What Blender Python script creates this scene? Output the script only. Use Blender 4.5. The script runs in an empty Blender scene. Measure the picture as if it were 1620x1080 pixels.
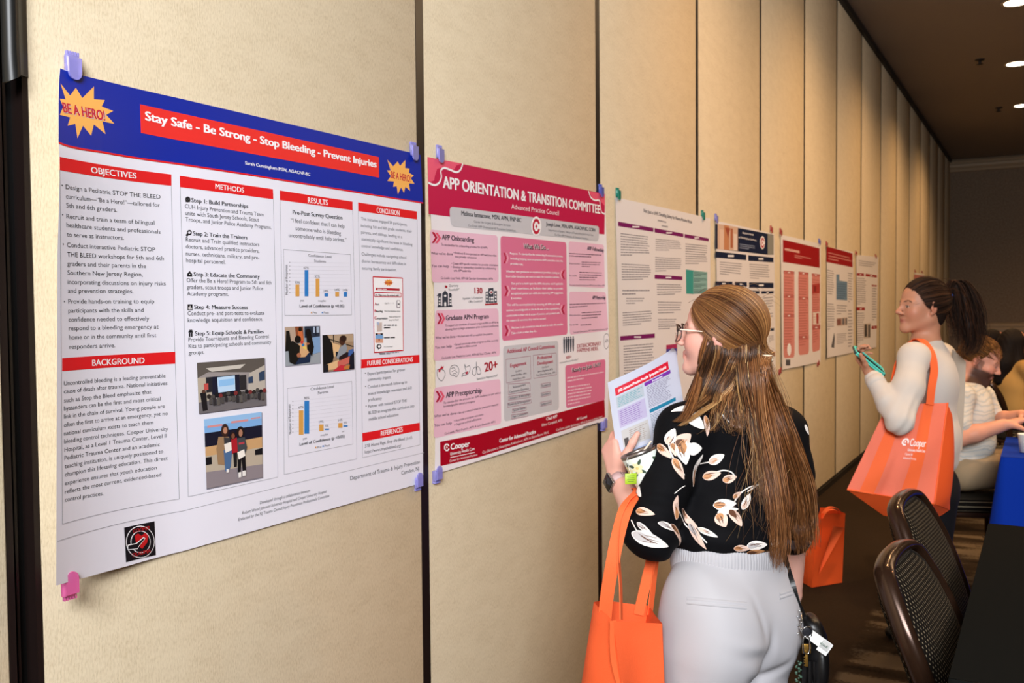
import bpy, bmesh, math, random
import numpy as np
from mathutils import Vector, Matrix

SC = bpy.context.scene
COL = SC.collection

# ------------------------------------------------------------------ camera
# solved from the poster corners, the panel joints and the wall / ceiling lines
F_PX, CAM_YAW, CAM_PITCH, CAM_ROLL = 1483.28, math.radians(29.6366), math.radians(-2.1434), math.radians(-0.505)
CAM_POS = np.array([1.5305, 0.0, 1.4625])
CAM_FW = np.array([-math.sin(CAM_YAW)*math.cos(CAM_PITCH), math.cos(CAM_YAW)*math.cos(CAM_PITCH), math.sin(CAM_PITCH)])
_r = np.array([math.cos(CAM_YAW), math.sin(CAM_YAW), 0.0]); _u = np.cross(_r, CAM_FW)
CAM_R = math.cos(CAM_ROLL)*_r + math.sin(CAM_ROLL)*_u
CAM_U = -math.sin(CAM_ROLL)*_r + math.cos(CAM_ROLL)*_u
cam_data = bpy.data.cameras.new('camera'); cam = bpy.data.objects.new('camera', cam_data); COL.objects.link(cam)
cam_data.sensor_width = 36.0; cam_data.sensor_fit = 'HORIZONTAL'; cam_data.lens = 36.0*F_PX/1620.0
m = Matrix.Identity(4)
for i in range(3):
    m[i][0] = CAM_R[i]; m[i][1] = CAM_U[i]; m[i][2] = -CAM_FW[i]; m[i][3] = CAM_POS[i]
cam.matrix_world = m
cam_data.clip_start = 0.05; cam_data.clip_end = 100
cam_data.dof.use_dof = True; cam_data.dof.focus_distance = 1.78; cam_data.dof.aperture_fstop = 9.0
SC.camera = cam

# ------------------------------------------------------------------ world, exposure
SC.view_settings.view_transform = 'Standard'
SC.view_settings.look = 'None'
SC.view_settings.gamma = 1.0
SC.view_settings.use_curve_mapping = False
SC.view_settings.exposure = -0.34
world = bpy.data.worlds.new('world'); SC.world = world; world.use_nodes = True
world.node_tree.nodes['Background'].inputs[0].default_value = (1.0, 0.78, 0.55, 1)
world.node_tree.nodes['Background'].inputs[1].default_value = 0.03

# ------------------------------------------------------------------ large area lights
CEIL_Z = 4.05; FLOOR_Z = -0.045
def area_light(name, loc, target, size, power, color, size_y=None, spread=180):
    l = bpy.data.lights.new(name, 'AREA'); l.energy = power; l.color = color
    l.shape = 'RECTANGLE'; l.size = size; l.size_y = size_y or size; l.spread = math.radians(spread)
    o = bpy.data.objects.new(name, l); COL.objects.link(o); o.location = loc
    o.rotation_euler = (Vector(target)-Vector(loc)).to_track_quat('-Z', 'Y').to_euler()
    return o
# the photographer's flash bounced off the ceiling above and behind the camera
area_light('bounced_flash', (2.9, -2.5, 3.5), (0.9, 3.2, 1.1), 2.2, 860, (0.93, 0.96, 1.0))
# added warm area light standing in for the hall's unseen downlights
area_light('hall_fill', (3.2, 6.5, 3.9), (2.6, 6.5, 0.0), 2.5, 150, (1.0, 0.70, 0.42), 4.0)

# ------------------------------------------------------------------ small helpers
def P(px, py, depth):                       # a point seen at (px, py) of the 1620x1080 photo, at an axis depth in metres
    return CAM_POS + depth*(CAM_FW + (px-810)/F_PX*CAM_R - (py-540)/F_PX*CAM_U)
def on_wall(px, py, x=0.0):
    d = CAM_FW + (px-810)/F_PX*CAM_R - (py-540)/F_PX*CAM_U
    return CAM_POS + (x-CAM_POS[0])/d[0]*d

def lin(c):
    c = c/255.0
    return c/12.92 if c <= 0.04045 else ((c+0.055)/1.055)**2.4
def rgb(h):
    if isinstance(h, str):
        h = h.lstrip('#'); return (lin(int(h[0:2], 16)), lin(int(h[2:4], 16)), lin(int(h[4:6], 16)), 1)
    return (h[0], h[1], h[2], 1)
MATS = {}
def mat(name, color='#808080', rough=0.6, metal=0.0, spec=0.5, **kw):
    if name in MATS: return MATS[name]
    M = bpy.data.materials.new(name); M.use_nodes = True
    b = M.node_tree.nodes['Principled BSDF']
    b.inputs['Base Color'].default_value = rgb(color)
    b.inputs['Roughness'].default_value = rough; b.inputs['Metallic'].default_value = metal
    b.inputs['Specular IOR Level'].default_value = spec
    for k, v in kw.items(): b.inputs[k.replace('_', ' ')].default_value = v
    M.diffuse_color = rgb(color); MATS[name] = M
    return M
def ink(hexcol):                            # printing ink on poster paper
    return mat('ink_' + hexcol.strip('#'), hexcol, 0.45, 0, 0.25)
class NT:                                   # node helper
    def __init__(s, M): s.n = M.node_tree.nodes; s.l = M.node_tree.links; s.b = s.n['Principled BSDF']
    def add(s, t, **kw):
        x = s.n.new(t)
        for k, v in kw.items():
            if k in x.inputs.keys(): x.inputs[k].default_value = v
            else: setattr(x, k, v)
        return x
    def link(s, a, ao, b, bi): s.l.new(a.outputs[ao], b.inputs[bi])
    def ramp(s, stops, interp='LINEAR'):
        r = s.n.new('ShaderNodeValToRGB'); r.color_ramp.interpolation = interp
        el = r.color_ramp.elements
        while len(el) < len(stops): el.new(0.5)
        for e, (p, c) in zip(el, stops): e.position = p; e.color = rgb(c)
        return r

def tag(o, label=None, cat=None, group=None, kind=None):
    if label: o['label'] = label
    if cat: o['category'] = cat
    if group: o['group'] = group
    if kind: o['kind'] = kind
    return o
def empty(name, loc, rz=0.0):
    o = bpy.data.objects.new(name, None); COL.objects.link(o); o.location = loc; o.rotation_euler = (0, 0, rz)
    o.empty_display_size = 0.1
    return o
def world_mat(o):
    M = Matrix.LocRotScale(o.location, o.rotation_euler, o.scale)
    return world_mat(o.parent) @ o.matrix_parent_inverse @ M if o.parent else M
def link_mesh(name, me, parent=None, loc=None):
    o = bpy.data.objects.new(name, me); COL.objects.link(o)
    if parent is not None:
        o.parent = parent; o.matrix_parent_inverse = world_mat(parent).inverted()
    if loc is not None:                     # move the origin there, geometry stays
        me.transform(Matrix.Translation(-Vector(loc))); o.location = loc
    return o

class MB:
    """collects verts and faces (world space) with a material per face, then links ONE mesh object"""
    def __init__(s): s.v = []; s.f = []; s.fm = []; s.mats = []; s.smooth = []; s.cols = None
    def mi(s, m):
        if m not in s.mats: s.mats.append(m)
        return s.mats.index(m)
    def add(s, verts, faces, m, smooth=False):
        b = len(s.v); s.v.extend([tuple(map(float, v)) for v in verts]); k = s.mi(m)
        for f in faces:
            s.f.append([i+b for i in f]); s.fm.append(k); s.smooth.append(smooth)
        return s
    def box(s, lo, hi, m, M=None):
        x0, y0, z0 = lo; x1, y1, z1 = hi
        v = [(x0,y0,z0),(x1,y0,z0),(x1,y1,z0),(x0,y1,z0),(x0,y0,z1),(x1,y0,z1),(x1,y1,z1),(x0,y1,z1)]
        if M is not None: v = [tuple(M @ Vector(p)) for p in v]
        return s.add(v, [(0,3,2,1),(4,5,6,7),(0,1,5,4),(1,2,6,5),(2,3,7,6),(3,0,4,7)], m)
    def rbox(s, lo, hi, m, r=0.01, seg=3, M=None):      # box with rounded edges
        bm = bmesh.new(); bmesh.ops.create_cube(bm, size=1.0)
        lo = Vector(lo); hi = Vector(hi)
        for v in bm.verts: v.co = Vector((lo[i]+(v.co[i]+0.5)*(hi[i]-lo[i]) for i in range(3)))
        bmesh.ops.bevel(bm, geom=bm.edges[:], offset=r, segments=seg, affect='EDGES', profile=0.5)
        if M is not None: bm.transform(M)
        bm.verts.index_update()
        s.add([v.co for v in bm.verts], [[v.index for v in f.verts] for f in bm.faces], m, True); bm.free()
        return s
    def grid(s, pts, m, smooth=True, closed_u=False, closed_v=False):   # pts[nu][nv] of points
        nu = len(pts); nv = len(pts[0]); v = [p for row in pts for p in row]; f = []
        for i in range(nu if closed_u else nu-1):
            for j in range(nv if closed_v else nv-1):
                a = i*nv+j; b = i*nv+(j+1) % nv; c = ((i+1) % nu)*nv+(j+1) % nv; d = ((i+1) % nu)*nv+j
                f.append((a, b, c, d))
        return s.add(v, f, m, smooth)
    def tube(s, path, r, m, n=8, cap=True, closed=False, flat=None):   # r number or list; flat=(normal, factor)
        path = [np.array(p, float) for p in path]; N = len(path)
        rs = r if hasattr(r, '__len__') else [r]*N
        rows = []; prev = None
        for i in range(N):
            a = path[(i-1) % N] if (closed or i > 0) else path[i]
            b = path[(i+1) % N] if (closed or i < N-1) else path[i]
            t = b-a; t /= np.linalg.norm(t)+1e-12
            if prev is None:
                up = np.array([0, 0, 1.0]) if abs(t[2]) < 0.9 else np.array([1.0, 0, 0])
                x = np.cross(up, t)
            else: x = prev - t*np.dot(prev, t)
            x /= np.linalg.norm(x)+1e-12; y = np.cross(t, x); prev = x
            rows.append([path[i]+rs[i]*(math.cos(2*math.pi*k/n)*x+math.sin(2*math.pi*k/n)*y) for k in range(n)])
        s.grid(rows, m, True, closed_u=closed, closed_v=True)
        if cap and not closed:
            b = len(s.v)
            s.add(rows[0], [list(range(n))[::-1]], m); s.add(rows[-1], [list(range(n))], m)
        return s
    def ribbon(s, path, side, w, m, th=0.0016):         # flat strap: side = vector(s) across the width
        N = len(path); rows = []
        for i in range(N):
            p = np.array(path[i], float)
            t = np.array(path[min(i+1, N-1)], float)-np.array(path[max(i-1, 0)], float); t /= np.linalg.norm(t)
            sd = np.array(side[min(i, len(side)-1)] if hasattr(side[0], '__len__') else side, float); sd = sd-t*np.dot(sd, t); sd /= np.linalg.norm(sd)
            n = np.cross(t, sd); ww = w[i] if hasattr(w, '__len__') else w
            rows.append([p-sd*ww/2-n*th/2, p-sd*ww/4-n*th/2, p-n*th/2, p+sd*ww/4-n*th/2, p+sd*ww/2-n*th/2,
                         p+sd*ww/2+n*th/2, p+sd*ww/4+n*th/2, p+n*th/2, p-sd*ww/4+n*th/2, p-sd*ww/2+n*th/2])
        return s.grid(rows, m, False, closed_v=True)
    def sphere(s, c, r, m, nu=12, nv=16, M=None):
        rows = []
        for i in range(nu+1):
            a = math.pi*i/nu
            rows.append([Vector((math.sin(a)*math.cos(2*math.pi*j/nv), math.sin(a)*math.sin(2*math.pi*j/nv), math.cos(a))) for j in range(nv)])
        rr = Vector(r if hasattr(r, '__len__') else (r, r, r))
        R = M or Matrix.Identity(3)
        rows = [[Vector(c)+R @ Vector((p[0]*rr[0], p[1]*rr[1], p[2]*rr[2])) for p in row] for row in rows]
        return s.grid(rows, m, True, closed_v=True)
    def lathe(s, prof, m, n=24, M=None):                # prof: (r, z)
        rows = [[Vector((r*math.cos(2*math.pi*k/n), r*math.sin(2*math.pi*k/n), z)) for k in range(n)] for r, z in prof]
        if M is not None: rows = [[M @ p for p in row] for row in rows]
        return s.grid(rows, m, True, closed_v=True)
    def build(s, name, parent=None, loc=None, weld=False):
        me = bpy.data.meshes.new(name); me.from_pydata(s.v, [], s.f)
        for mm in s.mats: me.materials.append(mm)
        me.polygons.foreach_set('material_index', s.fm); me.polygons.foreach_set('use_smooth', s.smooth)
        if weld:
            bm = bmesh.new(); bm.from_mesh(me); bmesh.ops.remove_doubles(bm, verts=bm.verts, dist=1e-5); bm.to_mesh(me); bm.free()
        me.update()
        return link_mesh(name, me, parent, loc)
def spline(pts, n=8, closed=False):         # Catmull-Rom through pts
    pts = [np.array(p, float) for p in pts]; N = len(pts); out = []
    rng = range(N if closed else N-1)
    for i in rng:
        if closed: p0, p1, p2, p3 = pts[(i-1) % N], pts[i], pts[(i+1) % N], pts[(i+2) % N]
        else: p0, p1, p2, p3 = pts[max(i-1, 0)], pts[i], pts[i+1], pts[min(i+2, N-1)]
        for k in range(n):
            t = k/n
            out.append(0.5*((2*p1)+(-p0+p2)*t+(2*p0-5*p1+4*p2-p3)*t*t+(-p0+3*p1-3*p2+p3)*t**3))
    if not closed: out.append(pts[-1])
    return out
def copy_tree(o, parent=None):
    c = o.copy(); COL.objects.link(c); c.parent = parent
    for ch in [x for x in SC.objects if x.parent == o]: copy_tree(ch, c)
    return c
# ================================================================== the room
def wall_fabric(name, base, dark):
    M = mat(name, base, 0.9, 0, 0.15); t = NT(M)
    tc = t.add('ShaderNodeTexCoord')
    sep = t.add('ShaderNodeSeparateXYZ'); t.link(tc, 'Object', sep, 0)
    # vertical cords
    wv = t.add('ShaderNodeTexWave', wave_type='BANDS', bands_direction='Y'); wv.inputs['Scale'].default_value = 120; wv.inputs['Distortion'].default_value = 1.2
    wv.inputs['Detail'].default_value = 2; wv.inputs['Detail Scale'].default_value = 3
    t.link(tc, 'Object', wv, 'Vector')
    mp = t.add('ShaderNodeMapping'); mp.inputs['Scale'].default_value = (1, 330, 110); t.link(tc, 'Object', mp, 0)
    n1 = t.add('ShaderNodeTexNoise'); n1.inputs['Scale'].default_value = 1.0; n1.inputs['Detail'].default_value = 3; t.link(mp, 0, n1, 'Vector')
    n2 = t.add('ShaderNodeTexNoise'); n2.inputs['Scale'].default_value = 1; n2.inputs['Detail'].default_value = 6; n2.inputs['Roughness'].default_value = 0.65; mp3 = t.add('ShaderNodeMapping'); mp3.inputs['Scale'].default_value = (9, 9, 22); t.link(tc, 'Object', mp3, 0); t.link(mp3, 0, n2, 'Vector')
    a = t.add('ShaderNodeMath', operation='MULTIPLY_ADD'); a.inputs[1].default_value = 0.3; t.link(wv, 'Fac', a, 0); t.link(n1, 'Fac', a, 2)
    a2 = t.add('ShaderNodeMath', operation='MULTIPLY_ADD'); a2.inputs[1].default_value = 0.5; t.link(n2, 'Fac', a2, 0); t.link(a, 0, a2, 2)
    r = t.ramp([(0.3, dark), (1.05, base)]); t.link(a2, 0, r, 0); t.link(r, 0, t.b, 'Base Color')
    bp = t.add('ShaderNodeBump'); bp.inputs['Strength'].default_value = 0.10; bp.inputs['Distance'].default_value = 0.002
    t.link(a2, 0, bp, 'Height'); t.link(bp, 0, t.b, 'Normal')
    return M
M_FAB = wall_fabric('panel_fabric', '#e2d2b4', '#b49d79')
M_GAP = mat('black_joint', '#0a0807', 0.5, 0, 0.4)
M_TRIM = mat('dark_bronze_trim', '#1b1210', 0.35, 0, 0.5)
M_RUB = mat('black_rubber', '#121313', 0.42, 0, 0.5)
JOINT0, PITCH, NPAN = 0.9776, 1.2035, 15
FAR_Y = 18.85
# movable partition: dark backing, padded fabric panels, bronze edge trims in every joint
w = MB(); w.box((-0.12, -2.7, FLOOR_Z), (-0.03, FAR_Y, CEIL_Z), M_GAP)
wall_left = tag(w.build('wall_left', loc=(0, 0, 0)), 'tan fabric folding partition wall hung with posters', kind='structure')
for k in range(-3, NPAN):
    g = 0.027 if k == -1 else 0.0
    y0 = JOINT0+k*PITCH; y1 = y0+PITCH
    a = y0+(0.0165 if k != 0 else 0.030); b = y1-(0.0165 if k != -1 else 0.030)
    b = min(b, FAR_Y)
    if a > FAR_Y: continue
    p = MB(); p.rbox((-0.034, a, 0.015), (0.0, b, CEIL_Z-0.06), M_FAB, 0.004, 2)
    p.build('wall_panel', wall_left)
for k in range(-2, NPAN):                  # dark joint strips between the panels
    if k == 0: continue
    j = MB(); y0 = JOINT0+k*PITCH; j.box((-0.032, y0-0.0185, 0.012), (0.0004, y0+0.0185, CEIL_Z-0.06), M_TRIM); j.build('joint_strip', wall_left)
t_ = MB()
t_.box((-0.03, JOINT0-0.030, 0.01), (0.001, JOINT0-0.019, CEIL_Z-0.06), M_TRIM); t_.box((-0.03, JOINT0+0.019, 0.01), (0.001, JOINT0+0.030, CEIL_Z-0.06), M_TRIM)
t_.box((-0.03, JOINT0-0.008, 0.01), (-0.012, JOINT0-0.003, CEIL_Z-0.06), M_TRIM)
t_.build('edge_trim', wall_left)
# rolled rubber sweep seal peeling out of the first joint, ends at about 2 m
sp = MB()
zt = 2.9
zb = on_wall(20, 118)[2]
rows = []
for i in range(24):
    z = zt+(zb-zt)*i/23
    w0 = 0.004*math.sin(z*9)
    yb = JOINT0
    rows.append([(0.002, yb+0.032+w0*0.4, z), (0.005, yb+0.022, z), (0.012, yb+0.012+w0*0.3, z), (0.024, yb+0.004, z-0.004), (0.03, yb-0.008, z-0.012),
                 (0.024, yb-0.018, z-0.018), (0.012, yb-0.022, z-0.02), (0.004, yb-0.012, z-0.018), (0.006, yb-0.002, z-0.012), (0.004, yb+0.014, z-0.002), (-0.002, yb+0.03, z)])
sp.grid(rows, M_RUB, True)
sp.build('sweep_seal', wall_left)
# small latch glint in the second joint
lt = MB(); q = on_wall(662, 68)
lt.rbox((-0.02, q[1]-0.007, q[2]-0.03), (-0.004, q[1]+0.007, q[2]+0.03), M_TRIM, 0.004, 2)
lt.sphere((-0.004, q[1], q[2]-0.012), 0.003, mat('chrome', '#d0d0d0', 0.15, 1.0)); lt.build('latch', wall_left)

# ceiling: painted plaster with a dark strip coloured as the shadow gap at the partition
M_CEIL = mat('ceiling_paint', '#9a8f86', 0.9, 0, 0.2)
t = NT(M_CEIL); tc = t.add('ShaderNodeTexCoord'); nz = t.add('ShaderNodeTexNoise'); nz.inputs['Scale'].default_value = 60; t.link(tc, 'Object', nz, 'Vector')
bp = t.add('ShaderNodeBump'); bp.inputs['Strength'].default_value = 0.15; t.link(nz, 'Fac', bp, 'Height'); t.link(bp, 0, t.b, 'Normal')
c_ = MB(); c_.box((-0.12, -3, CEIL_Z), (9, FAR_Y+0.3, CEIL_Z+0.1), M_CEIL)
tag(c_.build('ceiling', loc=(0, 0, CEIL_Z)), 'plain brownish ceiling with recessed downlights', kind='structure')
tr = MB(); tr.box((-0.1, -2.7, CEIL_Z-0.06), (0.03, FAR_Y, CEIL_Z), mat('gap_shade', '#17110d', 0.6))  # near-black colour puts the shade of the gap into the strip
tag(tr.build('trim_1', loc=(0, 0, CEIL_Z-0.06)), 'dark strip coloured as the shadow gap along the ceiling', kind='structure')

# far wall with chair rail and cornice
M_FAR = mat('far_wall_vinyl', '#7d6a58', 0.8, 0, 0.2); t = NT(M_FAR)
tc = t.add('ShaderNodeTexCoord'); nz = t.add('ShaderNodeTexNoise'); nz.inputs['Scale'].default_value = 40; nz.inputs['Detail'].default_value = 4; t.link(tc, 'Object', nz, 'Vector')
r = t.ramp([(0.3, '#6f5d4c'), (0.7, '#85725f')]); t.link(nz, 'Fac', r, 0); t.link(r, 0, t.b, 'Base Color')
fw_ = MB(); fw_.box((-0.12, FAR_Y, FLOOR_Z), (9, FAR_Y+0.12, CEIL_Z), M_FAR)
tag(fw_.build('wall_far', loc=(0, FAR_Y, 0)), 'brown far wall of the hall', kind='structure')
M_WOOD = mat('pale_moulding', '#a08a70', 0.5)
rl = MB()
prof = [(0, 0), (0.02, 0.01), (0.03, 0.04), (0.05, 0.07), (0.055, 0.1), (0.04, 0.12), (0.05, 0.14), (0.03, 0.17), (0.0, 0.18)]
zr = 0.0
d_ = CAM_FW+(1560-810)/F_PX*CAM_R-(522-540)/F_PX*CAM_U
zr = (CAM_POS+(FAR_Y-CAM_POS[1])/d_[1]*d_)[2]
rl.grid([[(x, FAR_Y-d*1.3, zr-0.12+h*1.4) for d, h in prof] for x in (-0.03, 9.0)], M_WOOD, False)
tag(rl.build('trim_2', loc=(0, FAR_Y, zr)), 'pale chair rail on the far wall', kind='structure')
cr = MB(); cr.grid([[(x, FAR_Y-d*2.0, CEIL_Z-0.24+h*1.3) for d, h in prof] for x in (-0.03, 9.0)], M_WOOD, False)
tag(cr.build('trim_3', loc=(0, FAR_Y, CEIL_Z)), 'pale cornice moulding at the top of the far wall', kind='structure')
# the two walls behind and beside the camera
ow = MB(); ow.box((9, -3, FLOOR_Z), (9.12, FAR_Y+0.12, CEIL_Z), M_FAR)
tag(ow.build('wall_right', loc=(9, 0, 0)), 'brown right wall of the hall', kind='structure')
bw = MB(); bw.box((-0.12, -3.12, FLOOR_Z), (9.12, -3, CEIL_Z), M_FAR)
tag(bw.build('wall_back', loc=(0, -3, 0)), 'brown wall behind the photographer', kind='structure')
bs = MB(); bs.box((-0.02, -2.7, FLOOR_Z), (0.008, FAR_Y, 0.0), mat('black_base', '#14100d', 0.5))
tag(bs.build('baseboard_left', loc=(0, 0, FLOOR_Z)), 'black sweep strip at the foot of the partition', kind='structure')

# carpet with broken dark and light bands
M_CARP = mat('carpet', '#2c241c', 1.0, 0, 0.05); t = NT(M_CARP)
tc = t.add('ShaderNodeTexCoord')
mp = t.add('ShaderNodeMapping'); mp.inputs['Scale'].default_value = (1.1, 4.2, 1); mp.inputs['Rotation'].default_value = (0, 0, 0.25); t.link(tc, 'Object', mp, 0)
n1 = t.add('ShaderNodeTexNoise'); n1.inputs['Scale'].default_value = 1.4; n1.inputs['Detail'].default_value = 2; t.link(mp, 0, n1, 'Vector')
mp2 = t.add('ShaderNodeMapping'); mp2.inputs['Scale'].default_value = (60, 220, 1); mp2.inputs['Rotation'].default_value = (0, 0, 0.25); t.link(tc, 'Object', mp2, 0)
n2 = t.add('ShaderNodeTexNoise'); n2.inputs['Scale'].default_value = 1; n2.inputs['Detail'].default_value = 2; t.link(mp2, 0, n2, 'Vector')
a = t.add('ShaderNodeMath', operation='MULTIPLY_ADD'); a.inputs[1].default_value = 0.35; t.link(n2, 'Fac', a, 0); t.link(n1, 'Fac', a, 2)
r = t.ramp([(0.52, '#16110d'), (0.60, '#2a221a'), (0.72, '#30271e'), (0.78, '#5d5244')]); t.link(a, 0, r, 0)
sx = t.add('ShaderNodeSeparateXYZ'); t.link(tc, 'Object', sx, 0)
bd = t.add('ShaderNodeMapRange'); bd.inputs['From Min'].default_value = 0.80; bd.inputs['From Max'].default_value = 0.83; t.link(sx, 'X', bd, 0)   # plain border along the partition
r2 = t.ramp([(0.2, '#261e17'), (1.0, '#3a2f25')]); t.link(n2, 'Fac', r2, 0)
mxc = t.add('ShaderNodeMix', data_type='RGBA'); t.link(bd, 0, mxc, 0); t.l.new(r2.outputs[0], mxc.inputs[6]); t.l.new(r.outputs[0], mxc.inputs[7]); t.l.new(mxc.outputs[2], t.b.inputs['Base Color'])
bp = t.add('ShaderNodeBump'); bp.inputs['Strength'].default_value = 0.4; bp.inputs['Distance'].default_value = 0.004; t.link(n2, 'Fac', bp, 'Height'); t.link(bp, 0, t.b, 'Normal')
fl = MB(); fl.box((-0.12, -3, FLOOR_Z-0.1), (9, FAR_Y+0.12, FLOOR_Z), M_CARP)
tag(fl.build('floor', loc=(0, 0, FLOOR_Z)), 'dark brown patterned carpet', kind='structure')

# recessed downlights (each carries its own spot) and sprinkler heads
M_GLOW = mat('lamp_glow', '#ffffff', 0.5); _b = M_GLOW.node_tree.nodes['Principled BSDF']
_b.inputs['Emission Color'].default_value = (1, 0.82, 0.58, 1); _b.inputs['Emission Strength'].default_value = 14
M_CAN = mat('downlight_trim', '#c9b79c', 0.4)
def downlight(x, y, label, power=235, vis=True):
    root = tag(empty('recessed_downlight', (x, y, CEIL_Z)), label, 'ceiling light', 'recessed downlights in the ceiling')
    a = MB(); a.lathe([(0.098, CEIL_Z-0.001), (0.115, CEIL_Z-0.006), (0.125, CEIL_Z-0.001)], M_CAN, 28, Matrix.Translation((x, y, 0))); a.build('trim_ring', root)
    b = MB(); b.lathe([(0.0, CEIL_Z-0.004), (0.05, CEIL_Z-0.0045), (0.097, CEIL_Z-0.002)], M_GLOW, 28, Matrix.Translation((x, y, 0))); b.build('lamp', root)
    l = bpy.data.lights.new('downlight_beam', 'SPOT'); l.energy = power; l.color = (1.0, 0.60, 0.28); l.spot_size = math.radians(150); l.spot_blend = 1.0; l.shadow_soft_size = 0.08
    o = bpy.data.objects.new('downlight_beam', l); COL.objects.link(o); o.parent = root; o.location = (0, 0, -0.03)
DL = [(1608, 4), (1608, 101), (1618, 167)]
dls = []
for i, (px, py) in enumerate(DL):
    d = CAM_FW+(px-810)/F_PX*CAM_R-(py-540)/F_PX*CAM_U
    dls.append(CAM_POS+(CEIL_Z-CAM_POS[2])/d[2]*d)
for q, lb in zip(dls, ('glowing recessed downlight in the ceiling, topmost at the right edge of the photo', 'glowing recessed downlight in the ceiling, middle one of the three at right',
                       'glowing recessed downlight in the ceiling, lowest and farthest of the three')):
    downlight(q[0], q[1], lb)
for (x, y) in ((1.3, 6.9), (1.3, 4.5), (3.8, 4.5), (3.8, 6.9), (3.8, 9.3), (3.8, 11.7), (3.8, 14.2), (3.8, 16.6)):   # the rows go on outside the frame
    downlight(x, y, 'recessed downlight beyond the edge of the picture')
M_SPR = mat('sprinkler_bronze', '#2a211a', 0.5, 0.3)
for (px, py), lb in (((1550, 94), 'dark sprinkler head on the ceiling, the larger and nearer one'), ((1580, 170), 'small dark sprinkler head on the ceiling, farther one')):
    d = CAM_FW+(px-810)/F_PX*CAM_R-(py-540)/F_PX*CAM_U; q = CAM_POS+(CEIL_Z-CAM_POS[2])/d[2]*d
    root = tag(empty('sprinkler_head', (q[0], q[1], CEIL_Z)), lb, 'sprinkler', 'ceiling sprinkler heads')
    T = Matrix.Translation((q[0], q[1], CEIL_Z))
    a = MB(); a.lathe([(0.0, -0.001), (0.05, -0.002), (0.045, -0.012), (0.02, -0.016), (0.0, -0.016)], M_SPR, 16, T); a.build('escutcheon', root)
    b = MB(); b.lathe([(0.0, -0.014), (0.016, -0.014), (0.014, -0.05), (0.0, -0.05)], M_SPR, 12, T); b.build('frame', root)
    c = MB(); c.lathe([(0.0, -0.048), (0.034, -0.05), (0.034, -0.054), (0.0, -0.056)], M_SPR, 16, T); c.build('deflector', root)
# ================================================================== posters
_txt_cache = {}
def ease(x, a, b):
    t = min(1.0, max(0.0, (x-a)/(b-a))); return t*t*(3-2*t)
def text_mesh(s, bold):
    """triangulated outline of a line of lettering, normalised to width 1 and cap height 1"""
    key = (s, bold)
    if key in _txt_cache: return _txt_cache[key]
    cu = bpy.data.curves.new('t', 'FONT'); cu.body = s; cu.size = 1.0; cu.resolution_u = 3; cu.offset = 0.0
    cu.fill_mode = 'FRONT'
    o = bpy.data.objects.new('t', cu); COL.objects.link(o)
    bpy.context.view_layer.update()
    me = bpy.data.meshes.new_from_object(o.evaluated_get(bpy.context.evaluated_depsgraph_get()))
    v = np.zeros(len(me.vertices)*3); me.vertices.foreach_get('co', v); v = v.reshape(-1, 3)[:, :2]
    me.calc_loop_triangles()
    f = [tuple(t.vertices) for t in me.loop_triangles]
    bpy.data.objects.remove(o); bpy.data.curves.remove(cu); bpy.data.meshes.remove(me)
    if len(v):
        x0 = v[:, 0].min(); x1 = v[:, 0].max()
        v = np.stack([(v[:, 0]-x0)/max(x1-x0, 1e-6), v[:, 1]/0.729, 0*v[:, 0]], 1)
        if bold:                                       # heavier face: the outline set again with a small shift
            dx = (0.019, 0.033)[bold-1]/max(x1-x0, 1e-6); dy = (0.0, 0.018)[bold-1]; n0 = len(v); f0 = list(f); v0 = v
            for i, (a, b) in enumerate(((-1, 0), (1, 0)) if bold == 1 else ((-1, -1), (1, 1), (-1, 1), (1, -1))):
                v = np.concatenate([v, v0+np.array([a*dx, b*dy, i+1.0])]); f = f+[tuple(k+n0*(i+1) for k in t) for t in f0]
    _txt_cache[key] = (v, f)
    return v, f

M_PAPER = mat('poster_paper', '#e9e8f3', 0.32, 0, 0.45)
M_PBACK = mat('paper_back', '#dcd9d4', 0.7)

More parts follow.
